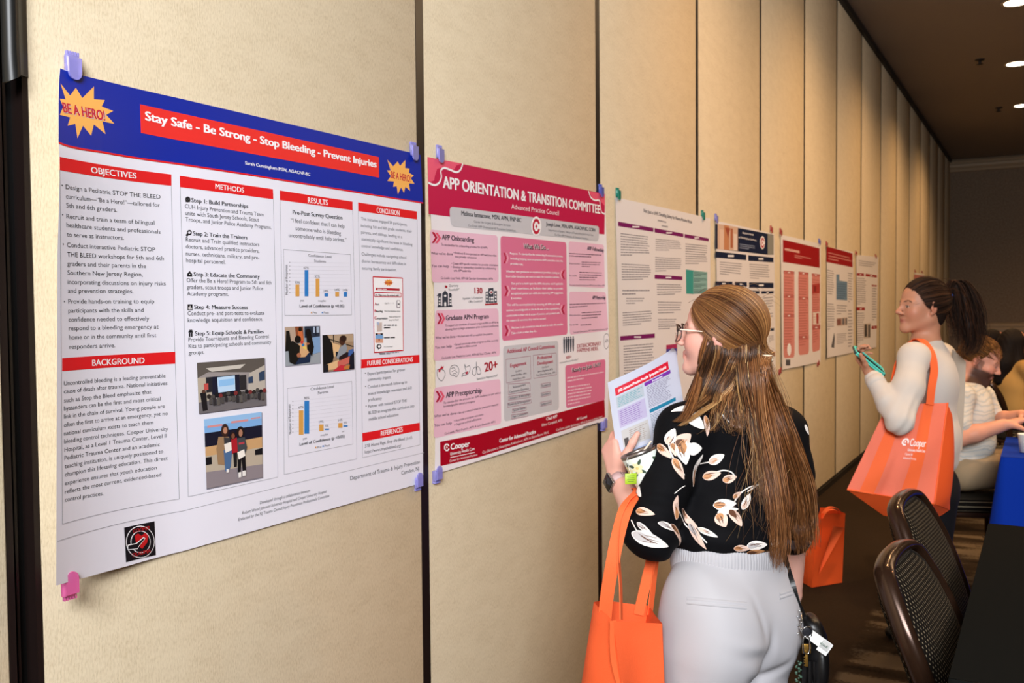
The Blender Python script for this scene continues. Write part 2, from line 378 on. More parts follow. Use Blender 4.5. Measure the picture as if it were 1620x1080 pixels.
class Poster:
    """a printed sheet hanging on the partition.  Layout is measured on the photograph and carried to the (curled) sheet;
       a layer is a real 0.3 mm step of ink above the paper."""
    def __init__(s, label, corners, curl=None, base=0.004, group='conference posters pinned along the partition', paper=M_PAPER, ink_step=0.00035):
        s.curl = curl or (lambda u, v: 0.0); s.base = base; s.step = ink_step
        ws = [on_wall(*c) for c in corners]           # TL TR BR BL
        s.s0 = (ws[0][1]+ws[3][1])/2; s.s1 = (ws[1][1]+ws[2][1])/2
        s.z1 = (ws[0][2]+ws[1][2])/2; s.z0 = (ws[2][2]+ws[3][2])/2
        s.q = [(w_[1], w_[2]) for w_ in ws]
        mid = ((s.s0+s.s1)/2, s.z0)
        s.root = tag(empty('poster', (0.0, mid[0], mid[1])), label, 'poster', group)
        s.buckets = {}; s.sub = {}
        s.n = 0
    def off(s, y, z): return s.base+s.curl((y-s.s0)/(s.s1-s.s0), (s.z1-z)/(s.z1-s.z0))
    def at(s, px, py):                                 # (y, z) on the curled sheet under a photo pixel
        x = s.base
        for _ in range(6):
            w = on_wall(px, py, x); x = s.off(w[1], w[2])
        return (w[1], w[2])
    def world(s, yz, layer): return (s.off(yz[0], yz[1])+layer*s.step, yz[0], yz[1])
    def mb(s, part, sub=None):
        return s.buckets.setdefault((part, sub), MB())
    def poly(s, part, pts, m, layer, sub=None, scale=None, n=1):
        yz = [s.at(*(p if scale is None else scale(p))) for p in pts]
        s.poly_yz(part, yz, m, layer, sub)
    def poly_yz(s, part, yz, m, layer, sub=None):
        if len(yz) == 4:
            a, b, c, d = [np.array(p) for p in yz]
            nu = max(1, int(np.linalg.norm(b-a)/0.022)); nv = max(1, int(np.linalg.norm(d-a)/0.018))
            rows = [[s.world((a*(1-i/nu)+b*i/nu)*(1-j/nv)+(d*(1-i/nu)+c*i/nu)*j/nv, layer) for i in range(nu+1)] for j in range(nv+1)]
            s.mb(part, sub).grid(rows, m, True)
        else:
            from mathutils.geometry import tessellate_polygon
            tri = tessellate_polygon([[Vector((p[0], p[1], 0)) for p in yz]])
            bm = bmesh.new(); vs = [bm.verts.new((p[0], p[1], 0)) for p in yz]
            for t in tri:
                try: bm.faces.new([vs[i] for i in t])
                except ValueError: pass
            for ax, st in ((0, 0.022), (1, 0.018)):     # cut to follow the curl of the sheet
                lo = min(p[ax] for p in yz); hi = max(p[ax] for p in yz); k = 1
                while lo+k*st < hi:
                    co = [0, 0, 0]; no = [0, 0, 0]; co[ax] = lo+k*st; no[ax] = 1
                    bmesh.ops.bisect_plane(bm, geom=bm.verts[:]+bm.edges[:]+bm.faces[:], plane_co=co, plane_no=no, dist=1e-6); k += 1
            bm.verts.index_update()
            s.mb(part, sub).add([s.world((v.co[0], v.co[1]), layer) for v in bm.verts], [[v.index for v in f.verts] for f in bm.faces], m, False); bm.free()
    def line(s, part, a, b, m, layer, w=0.0012, sub=None, scale=None):
        a = np.array(s.at(*(a if scale is None else scale(a)))); b = np.array(s.at(*(b if scale is None else scale(b))))
        s.line_yz(part, a, b, m, layer, w, sub)
    def line_yz(s, part, a, b, m, layer, w=0.0012, sub=None):
        a = np.array(a); b = np.array(b); t = b-a; t = t/np.linalg.norm(t); n = np.array([-t[1], t[0]])*w/2
        s.poly_yz(part, [a+n, b+n, b-n, a-n], m, layer, sub)
    def text(s, part, txt, a, b, cap, m, layer, bold=0, sub=None, scale=None, slant=0.0):
        if scale is not None: k = scale.k; a = scale(a); b = scale(b); cap = cap/k
        A = np.array(s.at(*a)); B = np.array(s.at(*b)); T = np.array(s.at(a[0], a[1]-cap)); h = abs(T[1]-A[1])
        t = B-A; n = np.array([-t[1], t[0]])/np.linalg.norm(t)*h
        v, f = text_mesh(txt, bold)
        if not len(v): return
        pts = [s.world(A+t*(p[0])+n*p[1]+t/np.linalg.norm(t)*h*p[1]*slant, layer+0.22*p[2]) for p in v]
        s.mb(part, sub).add(pts, f, m, False)
    def rows(s, part, quad, n, m, layer, ragged=0.15, fill=0.45, seed=1, sub=None, scale=None, words=True):
        """unreadable small print: n rows of word-length dashes inside a quad TL TR BR BL"""
        rnd = random.Random(seed)
        q = [np.array(s.at(*(p if scale is None else scale(p)))) for p in quad]
        for i in range(n):
            v0 = (i+0.5-fill/2)/n; v1 = (i+0.5+fill/2)/n; end = 1-rnd.random()*ragged if i < n-1 else 0.35+0.4*rnd.random()
            u = 0.0; W = np.linalg.norm(q[1]-q[0])
            while u < end-0.01:
                l = min((0.008+0.024*rnd.random())/W, end-u) if words else end
                p = lambda uu, vv: (q[0]*(1-uu)+q[1]*uu)*(1-vv)+(q[3]*(1-uu)+q[2]*uu)*vv
                s.poly_yz(part, [p(u, v0), p(u+l, v0), p(u+l, v1), p(u, v1)], m, layer, sub)
                u += l+0.0035/W
    def rounded(s, part, quad, r, m, layer, sub=None, scale=None):
        q = [np.array(s.at(*(p if scale is None else scale(p)))) for p in quad]; out = []
        for i in range(4):
            c = q[i]; a = q[i-1]-c; b = q[(i+1) % 4]-c
            a = a/np.linalg.norm(a)*r; b = b/np.linalg.norm(b)*r
            for k in range(5):
                t = k/4; out.append(c+a*(1-t)**2+b*t**2)
        s.poly_yz(part, out, m, layer, sub)
    def finish(s):
        a, b, c, d = [np.array(p) for p in s.q]; nu, nv = 80, 84
        # the sheet, with a back face 0.3 mm behind
        edge = getattr(s, 'edge', {})
        def curve(key, p, q):                          # an edge of the sheet: measured points, or straight
            pts = [p]+[np.array(s.at(*e)) for e in edge.get(key, [])]+[q]; L = np.r_[0, np.cumsum([np.linalg.norm(y-x) for x, y in zip(pts, pts[1:])])]; L /= L[-1]
            return lambda t: np.array([np.interp(t, L, [e[k] for e in pts]) for k in (0, 1)])
        T_, B_, L_, R_ = curve('top', a, b), curve('bottom', d, c), curve('left', a, d), curve('right', b, c)
        def sheet_pt(u, v): return (1-v)*T_(u)+v*B_(u)+(1-u)*L_(v)+u*R_(v)-((1-u)*(1-v)*a+u*(1-v)*b+(1-u)*v*d+u*v*c)
        f = [[s.world(sheet_pt(i/nu, j/nv), 0) for i in range(nu+1)] for j in range(nv+1)]
        g = [[(p[0]-0.0003, p[1], p[2]) for p in r] for r in f]
        M = MB(); M.grid(f, s.paper if hasattr(s, 'paper') else M_PAPER, True); M.grid([r[::-1] for r in g], M_PBACK, True)
        M.build('sheet', s.root)
        done = {}
        for (part, sub), mb in s.buckets.items():
            if sub is None: done[part] = mb.build(part.split('#')[0], s.root)
        for (part, sub), mb in s.buckets.items():
            if sub is not None: mb.build(sub.split('#')[0], done[part])
        return s.root
class Crop:                                            # coordinates read from an enlarged crop of the photograph
    def __init__(s, x, y, k): s.x = x; s.y = y; s.k = k
    def __call__(s, p): return (s.x+p[0]/s.k, s.y+p[1]/s.k)

RED = ink('#e01c22'); BLK = ink('#121217'); WHT = ink('#f6f4f6'); GRY = ink('#55555c'); LGR = ink('#a9a9b2')
BLUE = ink('#07269a'); ORG = ink('#f6b45c'); CRM = ink('#c2183a'); BAR_O = ink('#d9a04e'); BAR_B = ink('#2f7cc4')
STRIPE = ink('#c92030')

# ---------------------------------------------------------------- the blue poster nearest the camera
def curl_a(u, v):
    e = max(0.0, 1-u/0.23)
    lift = (0.013+0.030*ease(v, -0.05, 0.22))*e*e
    clip = 0.010*math.sin(min(max(u, 0), 1)*math.pi)*(0.4+0.6*math.sin(min(max(v, 0), 1)*math.pi))
    return max(lift, 0)+clip*0.6
A = Poster('big blue-headed bleeding control poster nearest the camera, left of the pink-red poster', [(104, 112), (665, 245), (669, 763), (101, 921)], curl_a, 0.004)
# true edges come from the pixel outline on the curled sheet
A.q = [A.at(95, 108), A.at(665, 245), A.at(669.5, 763), A.at(89, 926)]
c1 = Crop(80, 90, 4.909); c2 = Crop(380, 200, 5.4); c3 = Crop(80, 250, 3.486); c4 = Crop(80, 540, 2.769); c5 = Crop(280, 270, 3.6)
c6 = Crop(280, 550, 3.375); c7 = Crop(430, 290, 4.0); c8 = Crop(430, 540, 3.4846)
A.edge = dict(left=[(92.5, 225), (91, 400), (90, 600), (89.5, 760)], top=[(135, 120.6), (400, 182.7)], bottom=[(140, 912), (200, 895.7), (290, 871.3), (450, 825.5)])
bt_ = [(95, 108), (104, 111.5), (114, 114.8), (135, 120.6), (160, 126.6), (280, 154.7), (400, 182.7), (530, 213), (665, 245)]; bb_ = [(92.3, 225.5), (101, 229), (112, 232.3), (133, 236.4), (161, 240.6), (280, 259), (400, 277.3), (530, 298.5), (669, 321)]
for i in range(8):
    A.poly('title_banner', [bt_[i], bt_[i+1], bb_[i+1], bb_[i]], BLUE, 1); A.line('title_banner', bb_[i], bb_[i+1], RED, 2, 0.0035)
A.poly('title_banner', [c1((693, 367)), c2((1183, 262)), c2((1185, 437)), c1((700, 590))], ink('#e8302c'), 2, 'title_box')
A.text('title_banner', 'Stay Safe - Be Strong - Stop Bleeding - Prevent Injuries', c1((735, 490)), c2((1160, 350)), 14.6, WHT, 3, 2, 'title_lettering')
A.text('title_banner', 'Sarah Cunningham MSN, AGACNP-BC', c2((40, 324)), c2((595, 423)), 5.6, WHT, 3, 1, 'author_lettering')
burst1 = [(75,205),(150,300),(195,240),(245,320),(335,230),(335,330),(420,335),(395,385),(485,420),(430,450),(495,520),(400,500),(425,600),(335,525),(313,612),(250,535),(207,632),(190,520),(130,535),(150,470),(70,450),(95,390),(70,325),(115,330)]
burst2 = [(1255,283),(1305,340),(1342,300),(1365,335),(1410,285),(1408,355),(1445,360),(1440,395),(1482,420),(1455,440),(1488,490),(1440,485),(1450,550),(1410,515),(1397,567),(1372,520),(1345,580),(1335,510),(1305,515),(1312,470),(1255,465),(1285,425),(1252,375),(1283,375)]
A.poly('starburst', burst1, ORG, 2, None, c1); A.poly('starburst#2', burst2, ORG, 2, None, c2)
A.text('starburst', 'BE A HERO!', (104, 434), (424, 499), 78, WHT, 3, 2, 'lettering', c1); A.text('starburst', 'BE A HERO!', (100, 430), (420, 495), 78, CRM, 4, 2, 'lettering', c1)
A.text('starburst#2', 'BE A HERO!', (1287, 440), (1452, 476), 62, CRM, 3, 1, 'lettering#2', c2)
def heading(p, quad, sc, txt, a, b, cap, m=RED, tm=WHT, bold=1):
    heading.n += 1; k = 'section_heading#%d' % heading.n
    p.poly(k, quad, m, 1, None, sc); p.text(k, txt, a, b, cap, tm, 2, bold, 'lettering#%d' % heading.n, sc)
heading.n = 0
heading(A, [(70, 775), (937, 912), (938, 1000), (70, 878)], c1, 'OBJECTIVES', (315, 900), (665, 945), 50)
heading(A, [(50, 73), (546, 45), (546, 97), (50, 130)], c4, 'BACKGROUND', (182, 107), (410, 95), 29)
heading(A, [(15, 28), (546, 105), (548, 162), (17, 93)], c5, 'METHODS', (218, 103), (380, 125), 31)
heading(A, [(50, 45), (510, 115), (511, 170), (51, 105)], c7, 'RESULTS', (228, 122), (353, 138), 36)
heading(A, [(545, 120), (918, 178), (919, 228), (546, 175)], c7, 'CONCLUSION', (663, 185), (806, 203), 34)
heading(A, [(490, 100), (813, 73), (814, 118), (491, 148)], c8, 'FUTURE CONSIDERATIONS', (526, 133), (776, 110), 28)
heading(A, [(498, 505), (815, 447), (816, 490), (499, 552)], c8, 'REFERENCES', (600, 520), (720, 497), 28)
def para(p, part, sc, cap, lines, m=BLK, layer=1, bold=0):
    for ln in lines:
        p.text(part, ln[0], ln[1], ln[2], cap, m, layer, ln[3] if len(ln) > 3 else bold, None, sc)
para(A, 'objectives_text', c3, 27, [
 ('Design a Pediatric STOP THE BLEED', (83,170), (606,225)), ('curriculum\u2014\u201cBe a Hero!\u201d\u2014tailored for', (85,222), (602,270)), ('5th and 6th graders.', (86,272), (366,297)),
 ('Recruit and train a team of bilingual', (87,332), (573,368)), ('healthcare students and professionals', (88,380), (606,417)), ('to serve as instructors.', (89,432), (404,450)),
 ('Conduct interactive Pediatric STOP', (90,490), (577,515)), ('THE BLEED workshops for 5th and 6th', (91,543), (624,563)), ('graders and their parents in the', (92,593), (526,606)),
 ('Southern New Jersey Region,', (93,643), (508,652)), ('incorporating discussions on injury risks', (94,694), (634,702)), ('and prevention strategies.', (95,742), (456,745)),
 ('Provide hands-on training to equip', (97,802), (571,800)), ('participants with the skills and', (98,852), (512,848)), ('confidence needed to effectively', (99,902), (543,895)),
 ('respond to a bleeding emergency at', (100,950), (595,940)), ('home or in the community until first', (101,1000), (583,987)), ('responders arrive.', (103,1052), (356,1043)),
 ('\u2022', (61,163), (67,163)), ('\u2022', (64,325), (70,325)), ('\u2022', (67,487), (73,487)), ('\u2022', (73,803), (79,803))])
para(A, 'background_text', c4, 20.5, [
 ('Uncontrolled bleeding is a leading preventable', (58,193), (503,158)), ('cause of death after trauma. National initiatives', (58,228), (511,190)), ('such as Stop the Bleed emphasize that', (58,268), (441,228)),
 ('bystanders can be the first and most critical', (58,303), (481,258)), ('link in the chain of survival. Young people are', (58,338), (500,291)), ('often the first to arrive at an emergency, yet no', (58,375), (513,322)),
 ('national curriculum exists to teach them', (58,412), (449,362)), ('bleeding control techniques. Cooper University', (59,447), (514,390)), ('Hospital, as a Level 1 Trauma Center, Level II', (60,484), (508,420)),
 ('Pediatric Trauma Center and an academic', (60,520), (478,458)), ('teaching institution, is uniquely positioned to', (61,556), (493,488)), ('champion this lifesaving education. This direct', (62,592), (512,518)),
 ('experience ensures that youth education', (62,630), (464,560)), ('reflects the most current, evidenced-based', (62,668), (484,590)), ('control practices.', (62,702), (231,673))])
para(A, 'methods_text', c5, 25, [
 ('Step 1: Build Partnerships', (82,178), (404,213), 1), ('CUH Injury Prevention and Trauma Team', (45,213), (492,260)), ('unite with South Jersey Schools, Scout', (47,252), (466,290)), ('Troops, and Junior Police Academy Programs.', (48,287), (538,333)),
 ('Step 2: Train the Trainers', (91,368), (400,391), 1), ('Recruit and Train qualified instructors', (50,402), (468,430)), ('doctors, advanced practice providers,', (50,441), (468,467)), ('nurses, technicians, military, and pre-', (50,482), (468,505)), ('hospital personnel.', (52,520), (275,531)),
 ('Step 3: Educate the Community', (95,600), (470,612), 1), ('Offer the Be a Hero! Program to 5th and 6th', (55,634), (537,647)), ('graders, scout troops and Junior Police', (56,673), (490,680)), ('Academy programs.', (57,710), (294,713)),
 ('Step 4: Measure Success', (98,787), (402,788), 1), ('Conduct pre- and post-tests to evaluate', (60,823), (496,820)), ('knowledge acquisition and confidence.', (61,862), (488,854)),
 ('Step 5: Equip Schools & Families', (102,938), (493,925), 1), ('Provide Tourniquets and Bleeding Control', (65,973), (522,953)), ('Kits to participating schools and community', (66,1010), (536,985)), ('groups.', (66,1048), (155,1042))])
# small step icons
def ring(p, part, c, r, w, m, layer, sc=None, n=20, asp=1.0, sub=None):
    pts = [(c[0]+r*math.cos(2*math.pi*k/n), c[1]+r*asp*math.sin(2*math.pi*k/n)) for k in range(n+1)]
    for a, b in zip(pts, pts[1:]): p.line(part, a, b, m, layer, w, sub, sc)
def disc(p, part, c, r, m, layer, sc=None, n=18, asp=1.0, sub=None):
    p.poly(part, [(c[0]+r*math.cos(2*math.pi*k/n), c[1]+r*asp*math.sin(2*math.pi*k/n)) for k in range(n)], m, layer, sub, sc)
def quad(p, part, x0, y0, x1, y1, m, layer, sc=None, skew=0.0, sub=None):
    p.poly(part, [(x0, y0), (x1, y0+skew*(x1-x0)), (x1, y1+skew*(x1-x0)), (x0, y1)], m, layer, sub, sc)
k = 'step_icon'
ring(A, k, (61, 163), 11, 0.004, BLK, 1, c5); quad(A, k, 48, 168, 74, 178, BLK, 1, c5); disc(A, k, (61, 163), 5, BLK, 1, c5)
k = 'step_icon#2'; ring(A, k, (70, 352), 11, 0.003, BLK, 1, c5); A.line(k, (62, 361), (52, 371), BLK, 1, 0.005, None, c5)
k = 'step_icon#3'; A.poly(k, [(57, 603), (57, 588), (71, 570), (86, 588), (86, 603)], BLK, 1, None, c5); disc(A, k, (71, 590), 3, WHT, 2, c5)
k = 'step_icon#4'; quad(A, k, 60, 760, 88, 795, BLK, 1, c5); [quad(A, k, x, y, x+4, 790, WHT, 2, c5) for x, y in ((65, 775), (72, 768), (79, 780))]
k = 'step_icon#5'; quad(A, k, 65, 915, 90, 922, BLK, 1, c5); quad(A, k, 67, 924, 76, 945, BLK, 1, c5); quad(A, k, 79, 924, 88, 945, BLK, 1, c5); ring(A, k, (73, 911), 4, 0.002, BLK, 1, c5); ring(A, k, (82, 911), 4, 0.002, BLK, 1, c5)
para(A, 'results_text', c7, 28, [('Pre-Post Survey Question', (132,195), (445,229), 1), ('\u201cI feel confident that I can help', (120,245), (460,283)), ('someone who is bleeding', (150,296), (436,327)), ('uncontrollably until help arrives.\u201d', (107,340), (472,370))])
para(A, 'conclusion_text', c7, 20, [
 ('This initiative engaged 59 participants,', (565,232), (855,270)), ('including 5th and 6th grade students, their', (563,275), (887,312)), ('parents, and siblings, leading to a', (565,317), (824,347)), ('statistically significant increase in bleeding', (567,360), (889,395)), ('control knowledge and confidence.', (567,403), (830,428)),
 ('Challenges include navigating school', (568,455), (850,478)), ('district bureaucracy and difficulties in', (569,500), (848,518)), ('securing family participation.', (570,545), (788,555))], GRY)
para(A, 'future_text', c8, 18, [
 ('Expand participation for greater', (528,186), (735,161)), ('community impact.', (529,218), (657,203)), ('Conduct a six-month follow-up to', (529,258), (745,230)), ('assess knowledge retention and skill', (530,296), (770,262)), ('proficiency', (531,330), (606,320)),
 ('Partner with national STOP THE', (532,366), (743,333)), ('BLEED to integrate this curriculum into', (533,402), (785,362)), ('middle school education', (534,437), (697,409)),
 ('\u2022', (512,183), (518,183)), ('\u2022', (513,256), (519,256)), ('\u2022', (516,364), (522,364))])
A.text('references_text', 'STB Home Page. Stop the Bleed. (n.d.).', (512,585), (775,535), 18, BLK, 1, 0, None, c8, 0.25)
A.text('references_text', 'https://www.stopthebleed.org/', (512,618), (712,580), 18, BLK, 1, 0, None, c8)
A.text('department_text', 'Department of Trauma & Injury Prevention', (432,765), (815,672), 24, BLK, 1, 0, None, c8)
A.text('department_text', 'Camden, NJ', (714,735), (811,708), 22, BLK, 1, 0, None, c8)
A.text('credit_text', 'Developed through a collaboration between', c6((442,835)), c8((210,828)), 5.2, BLK, 1, 0, None, None, 0.15)
A.text('credit_text', 'Robert Wood Johnson University Hospital and Cooper University Hospital', c6((347,890)), c8((300,833)), 5.2, BLK, 1, 0, None, None, 0.15)
A.text('credit_text', 'Endorsed by the NJ Trauma Council Injury Prevention Professionals Committee', c6((327,925)), c8((316,856)), 5.2, BLK, 1, 0, None, None, 0.15)
fr = 'column_frame'
def frame(n, pts):
    for a, b in zip(pts, pts[1:]): A.line('%s#%d' % (fr, n), a, b, LGR, 1, 0.0013)
frame(1, [c1((70, 878)), c4((51, 800)), c4((563, 690)), c3((680, 900)), c1((937, 1000))]); frame(2, [c5((17, 93)), c6((60, 795)), c6((538, 690)), c5((548, 162))])
frame(3, [c7((51, 105)), c8((67, 733)), c8((468, 647)), c7((511, 170))]); frame(4, [c7((546, 175)), c8((500, 640)), c8((816, 570)), c7((919, 228))])
frame(5, [c4((30, 875)), c4((580, 742)), c8((0, 812)), c8((840, 612))])
# bar charts
def chart(n, sc, fr_, bars, labels, cats, title, axis, leg, vt):
    k = 'bar_chart#%d' % n
    for a, b in zip(fr_, fr_[1:]+fr_[:1]): A.line(k, a, b, LGR, 1, 0.0012, None, sc)
    for i, (x0, y0, x1, y1) in enumerate(bars): quad(A, k, x0, y0, x1, y1, BAR_O if i % 2 == 0 else BAR_B, 2, sc, -0.02, 'bar#%d%d' % (n, i))
    for tx, a, b, cp, bo in labels: A.text(k, tx, a, b, cp, BLK if bo else GRY, 2, bo, 'chart_lettering#%d' % n, sc)
    # axis title, read upwards
    (xa, ya), (xb, yb) = vt
    P0 = np.array(A.at(*sc((xa, ya)))); P1 = np.array(A.at(*sc((xb, yb)))); v, f = text_mesh('Number of Responses', 0); t = P1-P0; h = 0.0085
    nn = np.array([-t[1], t[0]])/np.linalg.norm(t)*h
    A.mb(k, 'chart_lettering#%d' % n).add([A.world(P0+t*p[0]+nn*p[1], 2) for p in v], f, GRY)
    for i in range(9):
        u = i/9.0; y = axis[1]+(axis[3]-axis[1])*u
        A.line(k, (axis[0], y), (axis[2], y+axis[4]), ink('#d5d4de'), 1, 0.0006, None, sc)
        quad(A, k, axis[0]-9, y-2, axis[0]-4, y+2, GRY, 1, sc)
    for i, (tx, a, b, c_) in enumerate(leg):
        quad(A, k, a[0]-12, a[1]-10, a[0]-5, a[1]-1, (BAR_O, BAR_B)[i], 2, sc); A.text(k, tx, a, b, 13, GRY, 2, 0, 'chart_lettering#%d' % n, sc)
chart(1, c7, [(73,418),(497,450),(505,832),(82,835)], [(148,640,173,714),(206,548,230,714),(276,603,300,715),(332,695,355,715),(400,687,424,715),(454,687,475,716)],
 [('Confidence Level', (230,463), (376,472), 18, 0), ('Students', (267,497), (340,502), 17, 0), ('33%', (145,633), (176,634), 15, 0), ('67%', (200,541), (232,542), 15, 0), ('52%', (270,595), (302,596), 15, 0), ('19%', (328,688), (357,688), 15, 0), ('14%', (398,680), (427,680), 15, 0), ('14%', (450,681), (478,681), 15, 0),
  ('yes', (178,746), (203,746), 13, 0), ('maybe', (292,748), (340,748), 13, 0), ('no', (430,748), (447,748), 12, 0), ('Level of Confidence (p <0.05)', (175,785), (456,784), 20, 1)], None, None, (120, 500, 490, 714, 4), [('Pre', (258,823), (283,823), 0), ('Post', (327,823), (360,823), 0)], ((100,703), (97,515)))
chart(2, c8, [(85,258),(441,220),(447,565),(92,635)], [(148,380,173,514),(178,327,205,508),(260,458,284,494),(291,480,315,488),(365,449,388,476),(394,462,417,470)],
 [('Confidence Level', (213,270), (341,254), 17, 0), ('Parents', (253,291), (310,282), 16, 0), ('67%', (146,371), (174,368), 15, 0), ('90%', (177,320), (206,316), 15, 0), ('19%', (259,450), (284,447), 14, 0), ('5%', (293,472), (311,470), 13, 0), ('14%', (365,441), (388,437), 14, 0), ('5%', (396,455), (413,452), 13, 0),
  ('yes', (170,541), (192,537), 12, 0), ('maybe', (268,523), (308,515), 12, 0), ('no', (386,501), (398,498), 11, 0), ('Level of Confidence (p <0.05)', (152,574), (400,528), 17, 1)], None, None, (122, 330, 435, 520, -36), [('Pre', (250,590), (272,586), 0), ('Post', (290,582), (319,576), 0)], ((107,508), (101,345)))
# printed photographs: simple coloured shapes inside a quad, given in 0..1 photo coordinates
def photo(p, n, quad_px, sc, shapes, shadow=True):
    k = 'photograph#%d' % n
    q = [np.array(p.at(*sc(c))) for c in quad_px]
    f = lambda u, v: (q[0]*(1-u)+q[1]*u)*(1-v)+(q[3]*(1-u)+q[2]*u)*v
    if shadow: p.poly_yz(k, [f(0.01, 0.01), f(1.018, 0.012), f(1.018, 1.02), f(0.01, 1.02)], ink('#8f8c99'), 1)
    for i, (c, pts) in enumerate(shapes):
        if len(pts) == 3 and not hasattr(pts[0], '__len__'):         # ellipse (u, v, (ru, rv))
            u0, v0, r = pts; pts = [(u0+r[0]*math.cos(2*math.pi*t_/14), v0+r[1]*math.sin(2*math.pi*t_/14)) for t_ in range(14)]
        elif len(pts) == 4 and not hasattr(pts[0], '__len__'):
            a, b, c2_, d = pts; pts = [(a, b), (c2_, b), (c2_, d), (a, d)]
        p.poly_yz(k, [f(min(max(a_, 0), 1), min(max(b_, 0), 1)) for a_, b_ in pts], ink(c), 2+i*0.35)
rnd = random.Random(5)
sh = [('#9a9290', (0, 0, 1, 1)), ('#5d5650', [(0, 0), (1, 0), (1, .18), (.8, .28), (.15, .2), (0, .3)]), ('#c9c2b8', [(.12, .12), (.7, .10), (.62, .18), (.2, .2)]), ('#b7aa98', [(0, .3), (.2, .3), (.2, .75), (0, .8)]), ('#b9b0a4', [(.75, .3), (1, .15), (1, .7), (.72, .66)]),
      ('#1a1c2e', (.19, .3, .6, .72)), ('#bcd8f2', [(.27, .32), (.53, .31), (.53, .62), (.28, .63)]), ('#8fc0ec', [(.29, .38), (.52, .37), (.52, .5), (.29, .51)]), ('#2c2a2c', (.6, .32, .7, .62)), ('#26262c', (.11, .3, .2, .6)), ('#c0504a', (.08, .42, .14, .55)),
      ('#31425c', [(.9, .3), (.99, .26), (.99, .46), (.9, .48)]), ('#31425c', [(.73, .38), (.8, .36), (.8, .5), (.73, .5)]), ('#6f6a6c', [(0, .78), (1, .68), (1, 1), (0, 1)]), ('#1d1b1e', [(.02, .6), (.1, .58), (.12, .95), (.05, .96)]), ('#5a3c30', (.07, .57, (.025, .035)))]
for i in range(16): sh.append((('#2a2624', '#4b4744', '#1b1a1d', '#7a3030')[i % 4], (.14+.055*i, .68+.02*math.sin(i*2.3), (.03, .045))))
for i in range(15): sh.append((('#4e4a48', '#302e30', '#5b5752')[i % 3], (.13+.055*i, .72, .175+.055*i, .84+.03*math.sin(i))))
photo(A, 1, [(105,80),(465,53),(473,305),(115,352)], c6, sh)
sh = [('#7faee0', (0, 0, 1, .2)), ('#95bfe8', (0, 0, 1, .1)), ('#d78f8f', (.05, .1, .3, .13)), ('#d78f8f', (.45, .08, .75, .11)), ('#d78f8f', (.8, .07, .97, .09)), ('#17182a', (0, .2, 1, .40)), ('#c99f6f', [(0, .40), (1, .38), (1, .54), (0, .53)]), ('#b9ab98', [(0, .53), (1, .54), (1, .8), (0, .78)]), ('#8d8388', [(0, .76), (1, .8), (1, 1), (0, 1)]),
      ('#15151a', [(.0, .55), (.1, .55), (.1, .66), (0, .66)]), ('#15151a', [(.86, .56), (1, .55), (1, .65), (.86, .64)]),
      ('#9b7b5a', [(.22, .28), (.4, .3), (.42, .5), (.38, .72), (.2, .68), (.18, .45)]), ('#39393c', [(.31, .3), (.42, .32), (.4, .5), (.32, .48)]), ('#4b6a92', [(.3, .48), (.45, .5), (.42, .74), (.38, .8), (.32, .8)]), ('#3a241c', (.33, .2, (.065, .1))), ('#b98468', (.335, .2, (.035, .05))), ('#efe7dd', [(.31, .4), (.43, .38), (.45, .5), (.33, .53)]),
      ('#a81f2a', [(.43, .34), (.53, .33), (.55, .55), (.44, .56)]), ('#1b1a1c', [(.46, .55), (.53, .55), (.52, .76), (.47, .76)]), ('#2a1c18', (.46, .29, (.05, .06))), ('#7b4c38', (.465, .3, (.03, .04))),
      ('#42464a', [(.53, .34), (.67, .34), (.71, .5), (.66, .62), (.54, .58)]), ('#b2404a', (.56, .41, .66, .44)), ('#121215', [(.53, .56), (.67, .58), (.68, .86), (.62, .86), (.6, .66), (.58, .86), (.53, .86)]), ('#1f1715', (.59, .25, (.07, .08))), ('#a87860', (.595, .27, (.035, .055))), ('#f2ece2', [(.53, .55), (.65, .52), (.67, .62), (.55, .66)]), ('#e8e4e0', (.54, .85, .59, .93)), ('#e8e4e0', (.61, .84, .67, .92)), ('#e8e4e0', (.33, .77, .37, .82))]
photo(A, 2, [(143,382),(450,342),(455,690),(155,752)], c6, sh)
sh = [('#9aa0a6', (0, 0, 1, 1)), ('#b7a08c', [(0, 0), (.5, 0), (.4, .4), (0, .5)]), ('#2a3342', (.55, 0, 1, .3)), ('#a9b8cc', (.8, .02, .98, .18)), ('#141a2c', (.86, 0, .9, .25)), ('#7fa0c8', [(.78, .3), (1, .28), (1, .7), (.75, .75)]), ('#15130f', [(.03, .1), (.12, .1), (.2, .6), (0, .62)]), ('#8a4a2c', [(.28, 0), (.5, 0), (.52, .35), (.3, .3)]), ('#c86a3c', [(.36, .12), (.48, .12), (.52, .4), (.38, .4)]), ('#20180f', (.42, .07, (.05, .06))),
      ('#1b2a44', [(.25, .72), (.72, .7), (.68, .95), (.25, .98)]), ('#d6a87a', [(.32, .45), (.6, .42), (.7, .65), (.55, .8), (.4, .8), (.32, .7)]), ('#e6c860', [(.5, .5), (.6, .56), (.58, .62), (.48, .56)]), ('#2f78b4', (.49, .48, (.04, .04))), ('#c83c34', [(.42, .38), (.5, .38), (.48, .46), (.42, .44)]),
      ('#151613', [(.06, .42), (.2, .36), (.4, .5), (.38, .8), (.25, .98), (.1, .9)]), ('#12100e', (.34, .33, (.09, .1))), ('#14110f', [(.58, .15), (.72, .2), (.8, .55), (.74, .8), (.6, .6)]), ('#0f0d0c', (.64, .16, (.08, .1))), ('#a5684a', (.36, .74, (.06, .06))), ('#a5684a', (.62, .46, (.05, .03)))]
photo(A, 3, [(108,185),(705,165),(718,800),(118,855)], Crop(440, 500, 10.8), sh)
